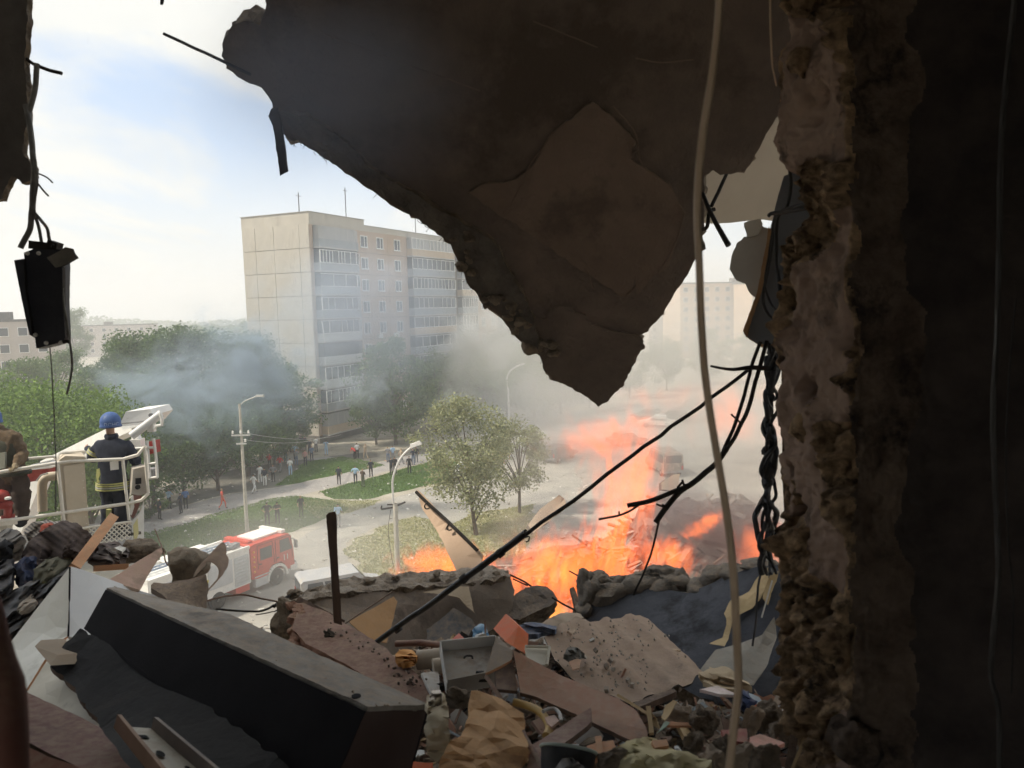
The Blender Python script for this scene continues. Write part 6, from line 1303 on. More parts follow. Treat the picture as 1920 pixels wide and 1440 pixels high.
board('fibre_board', [(283, 1100, 3.72), (288, 1092, 3.76), (312, 1095, 3.78), (345, 1088, 3.8), (386, 1077, 3.8), (390, 1100, 3.76), (386, 1146, 3.66), (350, 1138, 3.62), (320, 1128, 3.62)], .035, [fib, fib], 'torn brown fibre board standing at the edge before the fire engine', 'board', .03, .008, .008, .006, 5, fine=.012)
b = MB(); pts = spline([P(362, 1082, 3.78), P(372, 1062, 3.85), (P(388, 1050, 3.9)), P(404, 1056, 3.9), P(412, 1068, 3.88), P(410, 1084, 3.84), P(402, 1096, 3.8), P(390, 1108, 3.76)], 5)
V = []; w = Vector((.03, .16, .045))
for i, p in enumerate(pts): V += [p, p+w*(.6+.4*math.sin(i*.2)), p+w*.6+(P(388, 1080, 3.85)-p)*.1, p+(P(388, 1080, 3.85)-p)*.1]
n_ = len(pts); F = []
for i in range(n_-1):
    for k in range(4): F.append((i*4+k, i*4+(k+1) % 4, i*4+4+(k+1) % 4, i*4+4+k))
b.add(V, F); top('curled_veneer', b, M('curled veneer', (.17, .125, .095), (.25, .18, .14), 9, .85, .3, 40), 'curled strip of brown veneer arching over the fibre board', 'veneer strip', sm=60)
wire('rod', [(290, 992, 4.6), (298, 1012, 4.5), (306, 1030, 4.35), (312, 1055, 4.2), (325, 1064, 4.1)], (.003, .005), M('rusty rod', (.09, .055, .04), (.15, .09, .06), 20, .8), 'thin rusty rod curving up behind the pinkish board', 'rod')
for k, (pts, r) in enumerate((([(383, 1128, 4.0), (420, 1118, 4.1), (460, 1116, 4.2), (500, 1124, 4.2), (525, 1130, 4.2)], .005), ([(405, 1143, 3.9), (440, 1145, 3.95), (480, 1146, 4.0), (500, 1141, 4.05), (512, 1134, 4.1)], .006), ([(512, 1138, 4.0), (540, 1118, 4.1)], .010), ([(480, 1152, 3.95), (505, 1148, 4.0), (522, 1142, 4.1)], .003))):
    wire('rod', pts, r, M('rusty rod', (.09, .055, .04), (.15, .09, .06), 20, .8) if k == 0 else steel_dark, ('thin rod arching over the gap before the fire engine wheel', 'bent black hose end lying over the gap above the toppled cabinet', 'short black bar poking left from the grey slab end', 'thin wire ending at the grey slab end')[k], 'rod', 'rods poking over the gap')

# --- middle: the wall slabs
gs = empty('wall_slab', P(740, 1235, 4.1), 'long grey broken wall slab with crumbled top edge and torn wallpaper', 'wall slab')
gpl = UV([(520, 1178, 4.05), (530, 1150, 4.15), (560, 1130, 4.25), (600, 1118, 4.3), (700, 1106, 4.42), (800, 1098, 4.5), (880, 1090, 4.56), (945, 1082, 4.62), (958, 1086, 4.62), (963, 1115, 4.58), (958, 1148, 4.54), (930, 1172, 4.5), (860, 1230, 4.4), (740, 1260, 4.2), (640, 1230, 4.05), (560, 1198, 4.0)])
face_m = M('grey brown wall face', (.155, .13, .11), (.215, .18, .155), 2.6, .93, .3, 20, c3=(.12, .10, .088), s3=3)
part('face', slab(gpl, .24, .06, .02, 9, .012, 6, .05, 13, fine=.02), [face_m, concrete_rough], gs)
part('crumbled_top', slab(UV([(512, 1166, 4.08), (530, 1148, 4.15), (560, 1128, 4.24), (600, 1120, 4.28), (700, 1108, 4.40), (800, 1100, 4.48), (880, 1093, 4.54), (948, 1084, 4.60), (958, 1078, 4.66), (946, 1066, 4.74), (918, 1060, 4.76), (886, 1066, 4.72), (820, 1069, 4.68), (760, 1074, 4.62), (700, 1079, 4.56), (640, 1086, 4.5), (576, 1106, 4.40), (540, 1128, 4.3)]), .06, .022, .010, 16, .026, 16, .01, 31, fine=.014), [M('crumbled slab top', (.17, .145, .12), (.32, .28, .235), 14, .97, 1.0, 45, bdist=.02, c3=(.09, .078, .066), s3=7), concrete_rough], gs)
rs = random.Random(12)
for k in range(26):
    t = rs.random(); u = 540+t*400; v = 1120-t*44+rs.uniform(-14, 4); part('crumb_lump', rock(P(u, v, 4.38+t*.26), (rs.uniform(.018, .045), .03, rs.uniform(.010, .022)), 60+k, 3, .4, 1.6), concrete_rough, gs, sm=60)
part('wallpaper', slab(UV([(655, 1166, 4.08), (700, 1140, 4.25), (738, 1118, 4.36), (745, 1128, 4.34), (738, 1160, 4.26), (725, 1205, 4.1), (690, 1200, 4.05)]), .004, .03, .004, 14, .002, 6), [M('ochre wallpaper', (.30, .17, .075), (.36, .21, .10), 4, .9)]*2, gs)
part('wallpaper', slab(UV([(792, 1110, 4.42), (850, 1100, 4.48), (880, 1100, 4.5), (884, 1122, 4.44), (890, 1150, 4.36), (876, 1138, 4.4), (862, 1122, 4.43), (835, 1115, 4.43)]), .004, .03, .005, 14, .004, 6), [M('light tan wallpaper', (.30, .24, .17), (.37, .30, .22), 4, .9)]*2, gs)
part('face_seam', cord([(645, 1170, 4.06), (690, 1140, 4.24), (735, 1110, 4.38)], .005, 5, 4, .002), wood_dk, gs)
part('hollow_shade', slab(UV([(800, 1180, 4.30), (850, 1140, 4.38), (885, 1160, 4.36), (900, 1190, 4.3), (860, 1215, 4.2), (800, 1220, 4.2)]), .01, .04, .01, 9, .006, 6), [M('painted hollow shade', (.05, .055, .062), (.085, .09, .10), 4, .95)]*2, gs)  # dark sheet laid on the face, paints the shade of a hollow
part('crumbled_end', rock(P(545, 1160, 4.02), (.10, .12, .12), 44, 4, .35, 1.6), concrete_rough, gs, sm=60)
dr = empty('brick_panel', P(690, 1290, 3.1), 'red brown wall panel with a crumbled brick end lying on the grey slab', 'wall panel')
redpl = M('red brown plaster', (.14, .075, .055), (.19, .105, .08), 3, .9, .3, 24, c3=(.10, .06, .048), s3=4)
part('panel', slab(UV([(556, 1130, 3.75), (580, 1128, 3.78), (612, 1146, 3.68), (650, 1170, 3.55), (715, 1210, 3.3), (760, 1245, 3.1), (800, 1283, 2.92), (806, 1300, 2.86), (796, 1322, 2.8), (770, 1310, 2.84), (690, 1272, 3.0), (640, 1240, 3.15), (572, 1205, 3.38), (548, 1180, 3.5)]), .055, .05, .008, 12, .005, 7, .014, 17, fine=.016), [redpl, M('brick core', (.20, .095, .06), (.28, .15, .10), 12, .95, .8, 50)], dr)
rs = random.Random(14)
for k in range(14):
    t = k/13; part('brick_chunk', rock(P(556+rs.uniform(-12, 10), 1134+t*80, 3.74-t*.32), (.032, .03, .024), 80+k, 2, .4), bpy.data.materials['brick core'], dr, sm=50)
part('edge_batten', plank(P(560, 1126, 3.80), P(640, 1168, 3.62), .035, .03), wood_dk, dr)
b = MB()
for k in range(90):
    t = rs.random(); u, v = 620+t*170+rs.gauss(0, 8), 1180+t*105+rs.gauss(0, 8); d = 3.5-t*.63; r = rs.uniform(.002, .006); b.box(P(u, v, d-.012), (r*2, r*1.4, r*1.2), eul(rs.uniform(0, 90), rs.uniform(0, 90), rs.uniform(0, 90)))
tag(part('crumbs', b, M('dark crumbs', (.07, .05, .04), (.13, .10, .08), 20, .95), dr), kind='stuff')
part('burnt_piece', rock(P(622, 1194, 3.42), (.05, .02, .02), 5, 3, .5, 2, R=eul(0, 30, -20)), M('burnt piece', (.02, .018, .015), (.05, .045, .035), 20, .9), dr, sm=50)
po = top('upright_post', slab(UV([(612, 966, 3.52), (617, 961, 3.52), (628, 959, 3.52), (631, 966, 3.52), (633, 1040, 3.50), (641, 1172, 3.45), (626, 1168, 3.44), (620, 1060, 3.48)]), .05, .02, .0015, 16, .001, 9, .002, 3, fine=.012), [wood_dk, wood_dk], 'upright dark wooden post with charred tip standing before the lawn', 'post')
sl = top('broken_slab', slab(UV([(942, 1160, 4.5), (950, 1138, 4.56), (962, 1118, 4.62), (985, 1102, 4.68), (1012, 1097, 4.7), (1036, 1108, 4.7), (1046, 1122, 4.66), (1030, 1138, 4.6), (1000, 1150, 4.54), (975, 1162, 4.5)]), .16, .03, .012, 14, .014, 9, .03, 9, fine=.015), [M('dark sooty concrete', (.075, .065, .06), (.13, .115, .105), 8, .95, .6, 40), concrete_rough], 'small dark slab piece in the gap of fire right of the long grey slab', 'slab piece')
for k, (pts, r) in enumerate((([(956, 1078, 4.75), (985, 1092, 4.72), (1005, 1106, 4.68)], .006), ([(962, 1086, 4.72), (990, 1098, 4.70)], .005), ([(1036, 1120, 4.6), (1060, 1135, 4.55), (1090, 1152, 4.5)], .006), ([(1068, 1070, 4.9), (1095, 1086, 4.8)], .0045))):
    wire('rebar', pts, r, steel_dark, ('rebar bridging the slab gap in front of the fire, upper one', 'rebar bridging the slab gap in front of the fire, lower one', 'rebar between the small dark slab piece and the corrugated sheet', 'rebar pointing up left from the dark masonry into the fire')[k], 'rebar', 'rebar ends by the fire')
board('splinter', [(1070, 1102, 4.75), (1076, 1100, 4.75), (1088, 1130, 4.7), (1098, 1158, 4.6), (1072, 1156, 4.6), (1078, 1135, 4.65)], .02, wood_dk, 'dark pointed splinter standing in front of the flames', 'splinter')
# dark wall on the right of the fire
dw = empty('masonry_wall', P(1290, 1330, 3.6), 'dark blue grey wall stump with rough broken top right of the fire', 'wall')
blue_m = M_plain('blue grey plaster', (.050, .054, .066), (.085, .09, .105), 2.5, .93, .4, 22, c3=(.03, .031, .036), s3=2.2)
part('panel', slab(UV([(1092, 1172, 4.45), (1090, 1128, 4.5), (1110, 1100, 4.55), (1160, 1102, 4.5), (1220, 1098, 4.42), (1290, 1112, 4.3), (1350, 1085, 4.2), (1420, 1064, 4.05), (1478, 1056, 3.95), (1500, 1345, 3.3), (1400, 1340, 3.35), (1320, 1310, 3.5), (1200, 1240, 3.9)]), .2, .07, .012, 9, .008, 4, .04, 23, fine=.02), [blue_m, concrete_rough], dw)
rs = random.Random(77)
for k, (u, v, d, rx, rz) in enumerate(((1105, 1110, 4.5, .085, .13), (1125, 1090, 4.55, .09, .07), (1160, 1102, 4.55, .12, .075), (1200, 1092, 4.5, .12, .085), (1235, 1082, 4.48, .14, .07), (1268, 1092, 4.42, .11, .09), (1180, 1122, 4.44, .10, .05), (1230, 1118, 4.4, .12, .05), (1310, 1102, 4.3, .1, .06), (1345, 1082, 4.25, .09, .05), (1385, 1072, 4.15, .12, .045), (1425, 1060, 4.08, .11, .04), (1100, 1145, 4.46, .07, .08), (1335, 1112, 4.18, .05, .03), (1150, 1116, 4.44, .15, .10), (1205, 1112, 4.42, .16, .10), (1258, 1112, 4.36, .14, .09))):
    part('masonry_lump', rock(P(u, v, d+.06), (rx, .1, rz), 100+k, 4 if k < 8 else 3, .35, 1.4), M('sooty masonry', (.075, .066, .056), (.15, .132, .11), 9, .97, .9, 36, c3=(.045, .04, .036), s3=4) if k == 0 else bpy.data.materials['sooty masonry'], dw, sm=60)
yel_p = M('yellowish wallpaper', (.40, .30, .16), (.48, .37, .21), 4, .9, .15, 24)
part('torn_wallpaper', slab(UV([(1442, 1062, 3.9), (1440, 1090, 3.86), (1426, 1122, 3.84), (1410, 1140, 3.82), (1386, 1152, 3.82), (1373, 1166, 3.8), (1366, 1198, 3.72), (1358, 1211, 3.68), (1330, 1206, 3.72), (1354, 1196, 3.74), (1362, 1166, 3.8), (1357, 1150, 3.84), (1370, 1126, 3.9), (1404, 1110, 3.92), (1420, 1085, 3.94)]), .004, .03, .004, 14, .008, 6), [yel_p]*2, dw)
part('torn_wallpaper', slab(UV([(1446, 1075, 3.86), (1460, 1070, 3.86), (1456, 1090, 3.84), (1446, 1112, 3.82), (1440, 1135, 3.8), (1430, 1122, 3.82), (1437, 1095, 3.85)]), .004, .03, .004, 14, .008, 8), [yel_p]*2, dw)
part('pale_wallpaper', slab(UV([(1308, 1262, 3.5), (1342, 1218, 3.6), (1388, 1206, 3.6), (1430, 1190, 3.55), (1452, 1158, 3.6), (1456, 1192, 3.55), (1440, 1244, 3.42), (1412, 1284, 3.35), (1378, 1276, 3.38), (1340, 1262, 3.45)]), .004, .04, .005, 12, .010, 5), [M('dusty grey wallpaper', (.20, .19, .165), (.26, .245, .215), 5, .92, .15, 30)]*2, dw)
part('strip', plank(P(1448, 1088, 3.8), P(1428, 1158, 3.76), .008, .006), white_paint, dw)

# --- centre: sheet metal, tray, boards, bags
pl5 = plane(P(1020, 1195, 3.3), P(1200, 1153, 3.78), P(1215, 1310, 2.72))
ridge_d = (onpl(pl5, 1200, 1290)-onpl(pl5, 1090, 1165)).normalized(); perp = pl5[0].cross(ridge_d).normalized(); p0_ = onpl(pl5, 1090, 1165)
up5 = pl5[0] if pl5[0].z > 0 else -pl5[0]
def bend5(p, x, y):
    s = (p-p0_).dot(perp); k = abs((s/.135) % 1.0-.5)*2; return p+up5*(.015*max(0, min(1, (k-.45)*3.2))+.012*fbm(p, 3, 2, 4))
cs = top('corrugated_sheet', slab([onpl(pl5, u, v) for u, v in [(1020, 1196), (1045, 1180), (1064, 1168), (1078, 1160), (1092, 1168), (1114, 1164), (1150, 1157), (1200, 1153), (1216, 1160), (1260, 1203), (1319, 1259), (1296, 1282), (1215, 1312), (1165, 1322), (1100, 1287), (1040, 1242)]], .006, .022, .004, 14, .002, 9, 0, 3, bend=bend5, fine=.014), [M('dusty rusty sheet', (.22, .15, .108), (.29, .21, .155), 6, .93, .4, 50, c3=(.15, .11, .085), s3=3.2), steel_dark], 'dusty brown corrugated sheet sloping right of the red piece, strewn with crumbs', 'corrugated sheet', sm=50)
b = MB(); rs = random.Random(19)
for k in range(260):
    u, v = rs.uniform(1040, 1290), rs.uniform(1168, 1305); p = onpl(pl5, u, v)+up5*.016
    if v > 1180+(u-1215)*.72+20 and u > 1215 or v > 1245+(u-1040)*.6: continue
    if u > 1216 and v < 1162+(u-1216)*.95: continue
    r = rs.uniform(.0015, .005)*(1 if rs.random() < .92 else 2.2); b.box(p, (r*2, r*1.5, r*1.3), eul(rs.uniform(0, 90), rs.uniform(0, 90), rs.uniform(0, 90)))
tag(part('crumbs', b, M('grey crumbs', (.16, .14, .12), (.36, .33, .29), 30, .95), cs), kind='stuff')
cloth_thing('scrap', [(1057, 1228, 2.98), (1065, 1216, 3.02), (1085, 1216, 3.02), (1096, 1225, 3.0), (1085, 1233, 2.96), (1070, 1234, 2.95)], M('dark leather scrap', (.06, .065, .06), (.13, .13, .12), 18, .8), 'dark crumpled scrap lying on the corrugated sheet', 'scrap', .025, .012, 20, 0, 4, .012)
board('shard', [(1067, 1240, 2.93), (1082, 1234, 2.95), (1090, 1237, 2.95), (1086, 1252, 2.89), (1074, 1255, 2.88)], .006, M('pinkish shard', (.42, .25, .17), (.48, .30, .2), 9, .8), 'pinkish shard below the dark scrap on the corrugated sheet', 'shard', .03)
board('slat', [(1064, 1183, 3.3), (1076, 1176, 3.34), (1080, 1182, 3.33), (1073, 1189, 3.29)], .01, M('pale block', (.40, .30, .22), (.46, .36, .27), 8, .9), 'small pale block at the upper left corner of the corrugated sheet', 'block', .03)
board('splinter', [(1228, 1203, 3.4), (1250, 1212, 3.33), (1276, 1220, 3.27), (1250, 1217, 3.3)], .006, M('pale splinter', (.42, .31, .2), (.5, .38, .25), 8, .85), 'pale wood splinter on the right edge of the corrugated sheet', 'splinter', .03)
cloth_thing('cushion', [(1005, 1172, 3.7), (1030, 1158, 3.75), (1062, 1148, 3.8), (1088, 1152, 3.8), (1095, 1160, 3.75), (1070, 1168, 3.68), (1035, 1180, 3.6), (1010, 1182, 3.62)], M('dusty tan cushion', (.27, .21, .155), (.34, .275, .21), 6, .95, .2, 40), 'dusty tan cushion at the upper end of the corrugated sheet', 'cushion', .06, .01, 6, 0, 3, .03)
cloth_thing('jeans', [(972, 1172, 3.4), (985, 1166, 3.45), (1015, 1167, 3.45), (1044, 1174, 3.42), (1035, 1184, 3.35), (1005, 1190, 3.3), (988, 1190, 3.3)], M('blue denim', (.075, .10, .155), (.12, .155, .22), 10, .95, .3, 60), 'blue denim cloth behind the orange red piece', 'cloth', .05, .02, 9, 10, 6, .02)
cloth_thing('plastic_bag', [(888, 1182, 3.5), (893, 1170, 3.55), (905, 1167, 3.55), (913, 1178, 3.5), (920, 1190, 3.45), (915, 1200, 3.4), (900, 1202, 3.4), (890, 1195, 3.43)], M('blue plastic', (.055, .16, .27), (.09, .22, .34), 8, .35, .1, 20), 'blue crumpled plastic bag with a white tag behind the grey tray', 'plastic bag', .05, .03, 12, 0, 7, .016)
top('tag', plank(P(897, 1196, 3.33), P(912, 1192, 3.33), .022, .004), M('white tag', (.5, .5, .46), (.56, .55, .5), 20, .7), 'small white tag at the foot of the blue plastic bag', 'tag')
redor = M('orange red plastic', (.62, .10, .025), (.70, .14, .04), 3, .45, .05, 20)
top('red_case', MB().prism(UV([(948, 1203, 3.0), (972, 1173, 3.08), (991, 1189, 3.05), (990, 1206, 3.0), (985, 1226, 2.94), (962, 1212, 2.97)]), Vector((-.05, .10, .01))), [redor], 'orange red plastic case standing in the middle of the rubble', 'plastic case')
top('red_case', MB().prism(UV([(853, 1215, 3.15), (872, 1198, 3.2), (885, 1216, 3.13)]), Vector((-.03, .06, 0))), [M('dull red plastic', (.42, .07, .04), (.5, .1, .06), 4, .5)], 'small dull red triangular piece behind the grey tray', 'plastic piece')
fr_ = empty('picture_frame', P(1010, 1245, 2.92), 'small cream frame between the orange red case and the corrugated sheet', 'frame')
part('panel', slab(UV([(985, 1212, 2.95), (1030, 1213, 2.98), (1025, 1247, 2.88), (990, 1244, 2.86)]), .012, .03, .001, 9, .001), [cream_b, cream_b], fr_)
b = MB()
for a, c in (((985, 1212, 2.93), (1030, 1213, 2.96)), ((1030, 1213, 2.96), (1025, 1247, 2.86))): b.tube([P(*a), P(*c)], .006, 6)
part('moulding', b, M('grey cream moulding', (.42, .40, .33), (.5, .47, .39), 9, .7), fr_)
ty = empty('metal_tray', P(880, 1300, 2.75), 'dusty grey metal tray with a raised rim standing on edge', 'metal tray')
q = UV([(826, 1222, 2.92), (927, 1211, 2.98), (932, 1282, 2.76), (838, 1301, 2.70)]); tn = (q[1]-q[0]).cross(q[2]-q[0]).normalized(); tn = tn if tn.dot(q[0]-EYE) < 0 else -tn
part('base', slab(q, .004, .05, .001, 9, .002, 5), [grey_metal, grey_metal], ty)
for i in range(4):
    part('rim', MB().prism([q[i]-tn*.004, q[(i+1) % 4]-tn*.004, q[(i+1) % 4]+tn*(.045 if i != 2 else .06), q[i]+tn*(.045 if i != 2 else .06)], (sum(q, Vector())/4-q[i]).normalized()*-.006), M('light grey rim', (.36, .36, .35), (.46, .45, .43), 5, .55) if i in (0, 3) else grey_metal, ty)
part('handle', cord([(870, 1234, 2.84), (874, 1230, 2.85), (884, 1230, 2.86), (886, 1234, 2.85)], .004, 6, 3), steel_dark, ty)
b = MB(); b.box(P(900, 1262, 2.76), (.03, .01, .012)); b.box(P(908, 1275, 2.73), (.04, .012, .01)); part('clip', b, steel_dark, ty)
bd = M('long brown veneer', (.25, .115, .062), (.31, .155, .09), 2.0, .55, .06, 24, c3=(.17, .10, .07), s3=4)
lb = empty('veneer_board', P(1100, 1350, 2.4), 'long curved brown veneer board running down through the middle of the rubble', 'board')
part('board', slab(UV([(962, 1218, 2.74), (985, 1230, 2.72), (1060, 1270, 2.64), (1160, 1310, 2.50), (1192, 1332, 2.42), (1212, 1365, 2.3), (1216, 1385, 2.24), (1200, 1396, 2.22), (1150, 1372, 2.3), (1070, 1335, 2.42), (1005, 1306, 2.52), (975, 1298, 2.54), (970, 1262, 2.64)]), .014, .04, .002, 10, .002, 4, 0, 9, fine=.015), [bd, wood_dk], lb)
part('end_board', slab(UV([(911, 1262, 2.60), (930, 1192, 2.80), (945, 1204, 2.79), (962, 1220, 2.74), (960, 1236, 2.70), (940, 1248, 2.65)]), .014, .03, .002, 10, .001, 4, 0, 10), [M('greyed veneer', (.19, .155, .125), (.25, .21, .17), 4, .7), wood_or], lb)
part('inner_board', slab(UV([(928, 1250, 2.68), (962, 1238, 2.72), (970, 1296, 2.58), (930, 1292, 2.56)]), .012, .04, .002, 10, .001, 4, 0, 11), [M('shade painted veneer', (.10, .065, .05), (.14, .09, .07), 4, .7), wood_dk], lb)  # darker copy of the veneer, shade put into its colour
board('board', [(998, 1396, 2.15), (1045, 1366, 2.25), (1108, 1326, 2.36), (1109, 1352, 2.28), (1100, 1362, 2.25), (1060, 1392, 2.14), (1020, 1440, 2.02), (985, 1450, 2.02)], .016, [M('dark red veneer', (.13, .06, .042), (.18, .085, .06), 3, .6), wood_dk], 'dark red pointed board below the long brown veneer board', 'board')
pb = cloth_thing('paper_bag', [(884, 1298, 2.42), (896, 1297, 2.44), (920, 1306, 2.44), (950, 1320, 2.42), (980, 1338, 2.38), (979, 1372, 2.3), (985, 1400, 2.2), (975, 1450, 2.05), (900, 1470, 1.95), (812, 1455, 1.98), (835, 1412, 2.1), (868, 1374, 2.22), (880, 1335, 2.32)], brown_paper, 'crumpled brown paper bag at the bottom of the picture', 'paper bag', .10, .028, 8, 65, 31, .022, crisp=True)
cloth_thing('sack', [(800, 1304, 2.42), (815, 1297, 2.44), (832, 1304, 2.42), (840, 1330, 2.36), (842, 1366, 2.28), (836, 1400, 2.2), (818, 1412, 2.16), (802, 1396, 2.2), (796, 1360, 2.28)], M('cream sack cloth', (.34, .29, .20), (.42, .36, .26), 8, .95, .3, 40), 'tied cream sack beside the end of the toppled cabinet', 'sack', .07, .02, 9, 80, 33, .022)
cloth_thing('rag', [(806, 1310, 2.36), (810, 1296, 2.4), (826, 1294, 2.4), (832, 1304, 2.38), (822, 1318, 2.33), (810, 1322, 2.32)], M('pale knotted cloth', (.46, .41, .35), (.56, .50, .44), 12, .95), 'pale knotted cloth on the mouth of the cream sack', 'rag', .035, .02, 18, 0, 35, .012)
b = MB(); b.tube(spline([P(962, 1316, 2.50), P(985, 1322, 2.49), P(1008, 1332, 2.45), P(1024, 1348, 2.4), P(1030, 1366, 2.34), P(1024, 1380, 2.3)], 6), .0125, 9); top('hose', b, M('yellow hose', (.40, .25, .06), (.48, .31, .09), 6, .5), 'yellow hose bend right of the brown paper bag', 'hose', sm=60)
b = MB(); b.tube(spline([P(1018, 1334, 2.4), P(1030, 1329, 2.42), P(1042, 1330, 2.42), P(1050, 1340, 2.38), P(1052, 1352, 2.34)], 5), .006, 7); top('handle', b, M('grey handle', (.30, .30, .30), (.38, .38, .37), 6, .4), 'curved grey handle beside the yellow hose bend', 'handle', sm=60)
board('tile', [(1022, 1345, 2.38), (1040, 1340, 2.4), (1048, 1352, 2.35), (1034, 1363, 2.32), (1026, 1356, 2.34)], .01, M('pink tile', (.50, .33, .26), (.56, .38, .31), 6, .5), 'pink tile inside the yellow hose bend', 'tile', .03)
tub = empty('tub', P(1068, 1440, 1.98), 'dark grey plastic tub with a pale rim at the bottom of the picture', 'tub')
Rt = eul(-38, 12, 0)
b = MB().lathe([(.06, -.12), (.074, 0), (.070, 0), (.056, -.11)], P(1066, 1408, 2.05), 28, 0, Rt); part('shell', b, M('dark grey plastic', (.035, .037, .04), (.06, .06, .065), 6, .5), tub, sm=50)
c_ = P(1066, 1408, 2.05); b = MB(); b.tube([c_+Rt @ Vector((.075*math.cos(a), .075*math.sin(a), .002)) for a in [k*math.pi/14 for k in range(29)]], .0045, 6, cap=False); part('rim', b, M('pale green grey rim', (.24, .29, .26), (.32, .37, .33), 6, .5), tub, sm=60)
cloth_thing('rag', [(1040, 1440, 1.95), (1052, 1418, 2.0), (1066, 1412, 2.02), (1082, 1425, 1.98), (1090, 1446, 1.92)], grey_cl, 'grey rag stuffed in the dark tub', 'rag', .02, .02, 14, 0, 37, .015)
for k, (a, c, w, m_, lab) in enumerate((((1122, 1384, 2.15), (1128, 1452, 1.95), .018, wood_or, 'upright pale stick at the bottom right of the dark tub'), ((1216, 1326, 2.35), (1222, 1376, 2.25), .014, tan_paper, 'short upright stick at the lower end of the long brown board'), ((1158, 1303, 2.52), (1214, 1338, 2.4), .009, tan_paper, 'thin pale stick along the lower edge of the corrugated sheet'), ((911, 1268, 2.52), (942, 1314, 2.42), .013, wood_br, 'thin brown stick standing before the shaded inner board'), ((980, 1372, 2.22), (1022, 1450, 2.0), .013, wood_br, 'brown stick leaning on the paper bag'), ((1496, 1340, 2.1), (1478, 1450, 1.9), .02, wood_dk, 'dark brown lath standing against the foot of the broken wall'), ((1508, 1385, 1.95), (1480, 1455, 1.85), .007, tan_paper, 'thin tan stick at the foot of the broken wall'))):
    top('stick', plank(P(*a), P(*c), w, w*.7), m_, lab, 'stick', 'loose sticks')
orange_b = M('orange chipboard', (.42, .20, .10), (.50, .26, .14), 5, .8, .15, 40)
board('board', [(1100, 1398, 2.12), (1118, 1392, 2.14), (1150, 1388, 2.15), (1158, 1412, 2.06), (1102, 1424, 2.02)], .014, orange_b, 'small orange chipboard piece behind the upright pale stick', 'board')
cloth_thing('cream_cloth', [(1150, 1410, 2.08), (1175, 1392, 2.14), (1205, 1380, 2.18), (1232, 1382, 2.18), (1258, 1398, 2.12), (1290, 1404, 2.1), (1310, 1418, 2.06), (1334, 1425, 2.02), (1300, 1445, 1.97), (1180, 1452, 1.95), (1152, 1440, 1.98)], M('pale yellow cloth', (.42, .37, .20), (.52, .46, .28), 5, .95, .2, 40), 'pale yellow cloth spread over the rubble at the bottom right', 'cloth', .05, .022, 8, 70, 41, .022)
board('board', [(1222, 1388, 2.1), (1250, 1386, 2.12), (1254, 1398, 2.08), (1228, 1402, 2.06)], .02, wood_or, 'small orange wood piece lying on the pale yellow cloth', 'board', .03)
board('board', [(775, 1428, 2.0), (812, 1430, 2.0), (808, 1460, 1.95), (770, 1455, 1.95)], .02, redor, 'orange red strip at the very bottom edge left of the paper bag', 'board', .04)
board('board', [(1205, 1432, 1.98), (1240, 1425, 2.0), (1250, 1450, 1.92), (1200, 1455, 1.92)], .016, orange_b, 'orange board at the bottom edge under the pale yellow cloth', 'board', .04)
board('board', [(1352, 1368, 2.3), (1400, 1366, 2.32), (1404, 1392, 2.24), (1362, 1388, 2.24)], .012, M('dull red board', (.26, .075, .06), (.32, .11, .085), 5, .7), 'dull red board standing right of the tan cable end', 'board', .03)
board('board', [(1405, 1382, 2.28), (1425, 1376, 2.3), (1472, 1393, 2.28), (1448, 1402, 2.2), (1420, 1412, 2.16), (1404, 1398, 2.2)], .012, M('salmon board', (.50, .24, .19), (.58, .31, .25), 5, .7), 'salmon pink board leaning at the foot of the broken wall', 'board', .03)
board('board', [(1312, 1292, 2.75), (1345, 1285, 2.8), (1384, 1302, 2.72), (1350, 1301, 2.7)], .01, M('white and pink board', (.52, .42, .40), (.62, .52, .49), 8, .7), 'small white and pink board lying flat below the wallpapered wall', 'board', .03)
board('board', [(1248, 1352, 2.4), (1298, 1354, 2.42), (1300, 1361, 2.4), (1252, 1360, 2.38)], .008, orange_b, 'thin orange slat over the dark hollow below the corrugated sheet', 'board', .03)
board('paper', [(1232, 1374, 2.26), (1248, 1352, 2.34), (1256, 1354, 2.34), (1246, 1364, 2.3)], .004, M('pale green paper', (.30, .42, .36), (.38, .50, .43), 8, .8), 'pale green paper scrap beside the thin orange slat', 'paper', .02)
board('paper', [(1240, 1345, 2.35), (1248, 1322, 2.42), (1262, 1312, 2.45), (1270, 1315, 2.45), (1258, 1335, 2.38), (1246, 1350, 2.33)], .004, tan_paper, 'leaf shaped tan paper under the lower end of the corrugated sheet', 'paper', .02)
board('batten', [(1188, 1318, 2.62), (1225, 1303, 2.66), (1262, 1291, 2.7), (1268, 1297, 2.68), (1230, 1312, 2.62), (1196, 1326, 2.58)], .02, wood_dk, 'dark batten along the lower right end of the corrugated sheet', 'batten', .03)
cloth_thing('foam', [(1310, 1262, 2.95), (1330, 1252, 3.0), (1358, 1252, 3.0), (1380, 1262, 2.95), (1402, 1275, 2.88), (1410, 1285, 2.84), (1380, 1292, 2.8), (1340, 1284, 2.84), (1318, 1276, 2.88)], M('dusty tan foam', (.34, .26, .16), (.44, .35, .23), 6, .95, .3, 30), 'dusty tan foam piece at the right end of the corrugated sheet', 'foam', .05, .02, 8, 0, 43, .025)
cloth_thing('rag', [(1388, 1290, 2.75), (1405, 1296, 2.75), (1420, 1315, 2.68), (1418, 1330, 2.62), (1400, 1325, 2.62), (1388, 1305, 2.68)], navy_cl, 'dark rag right of the tan foam piece', 'rag', .03, .015, 12, 0, 45, .015)
top('stub', rock(P(1424, 1326, 2.6), (.018, .016, .012), 3, 2, .3), redor, 'small orange lump right of the dark rag', 'lump', sm=60)
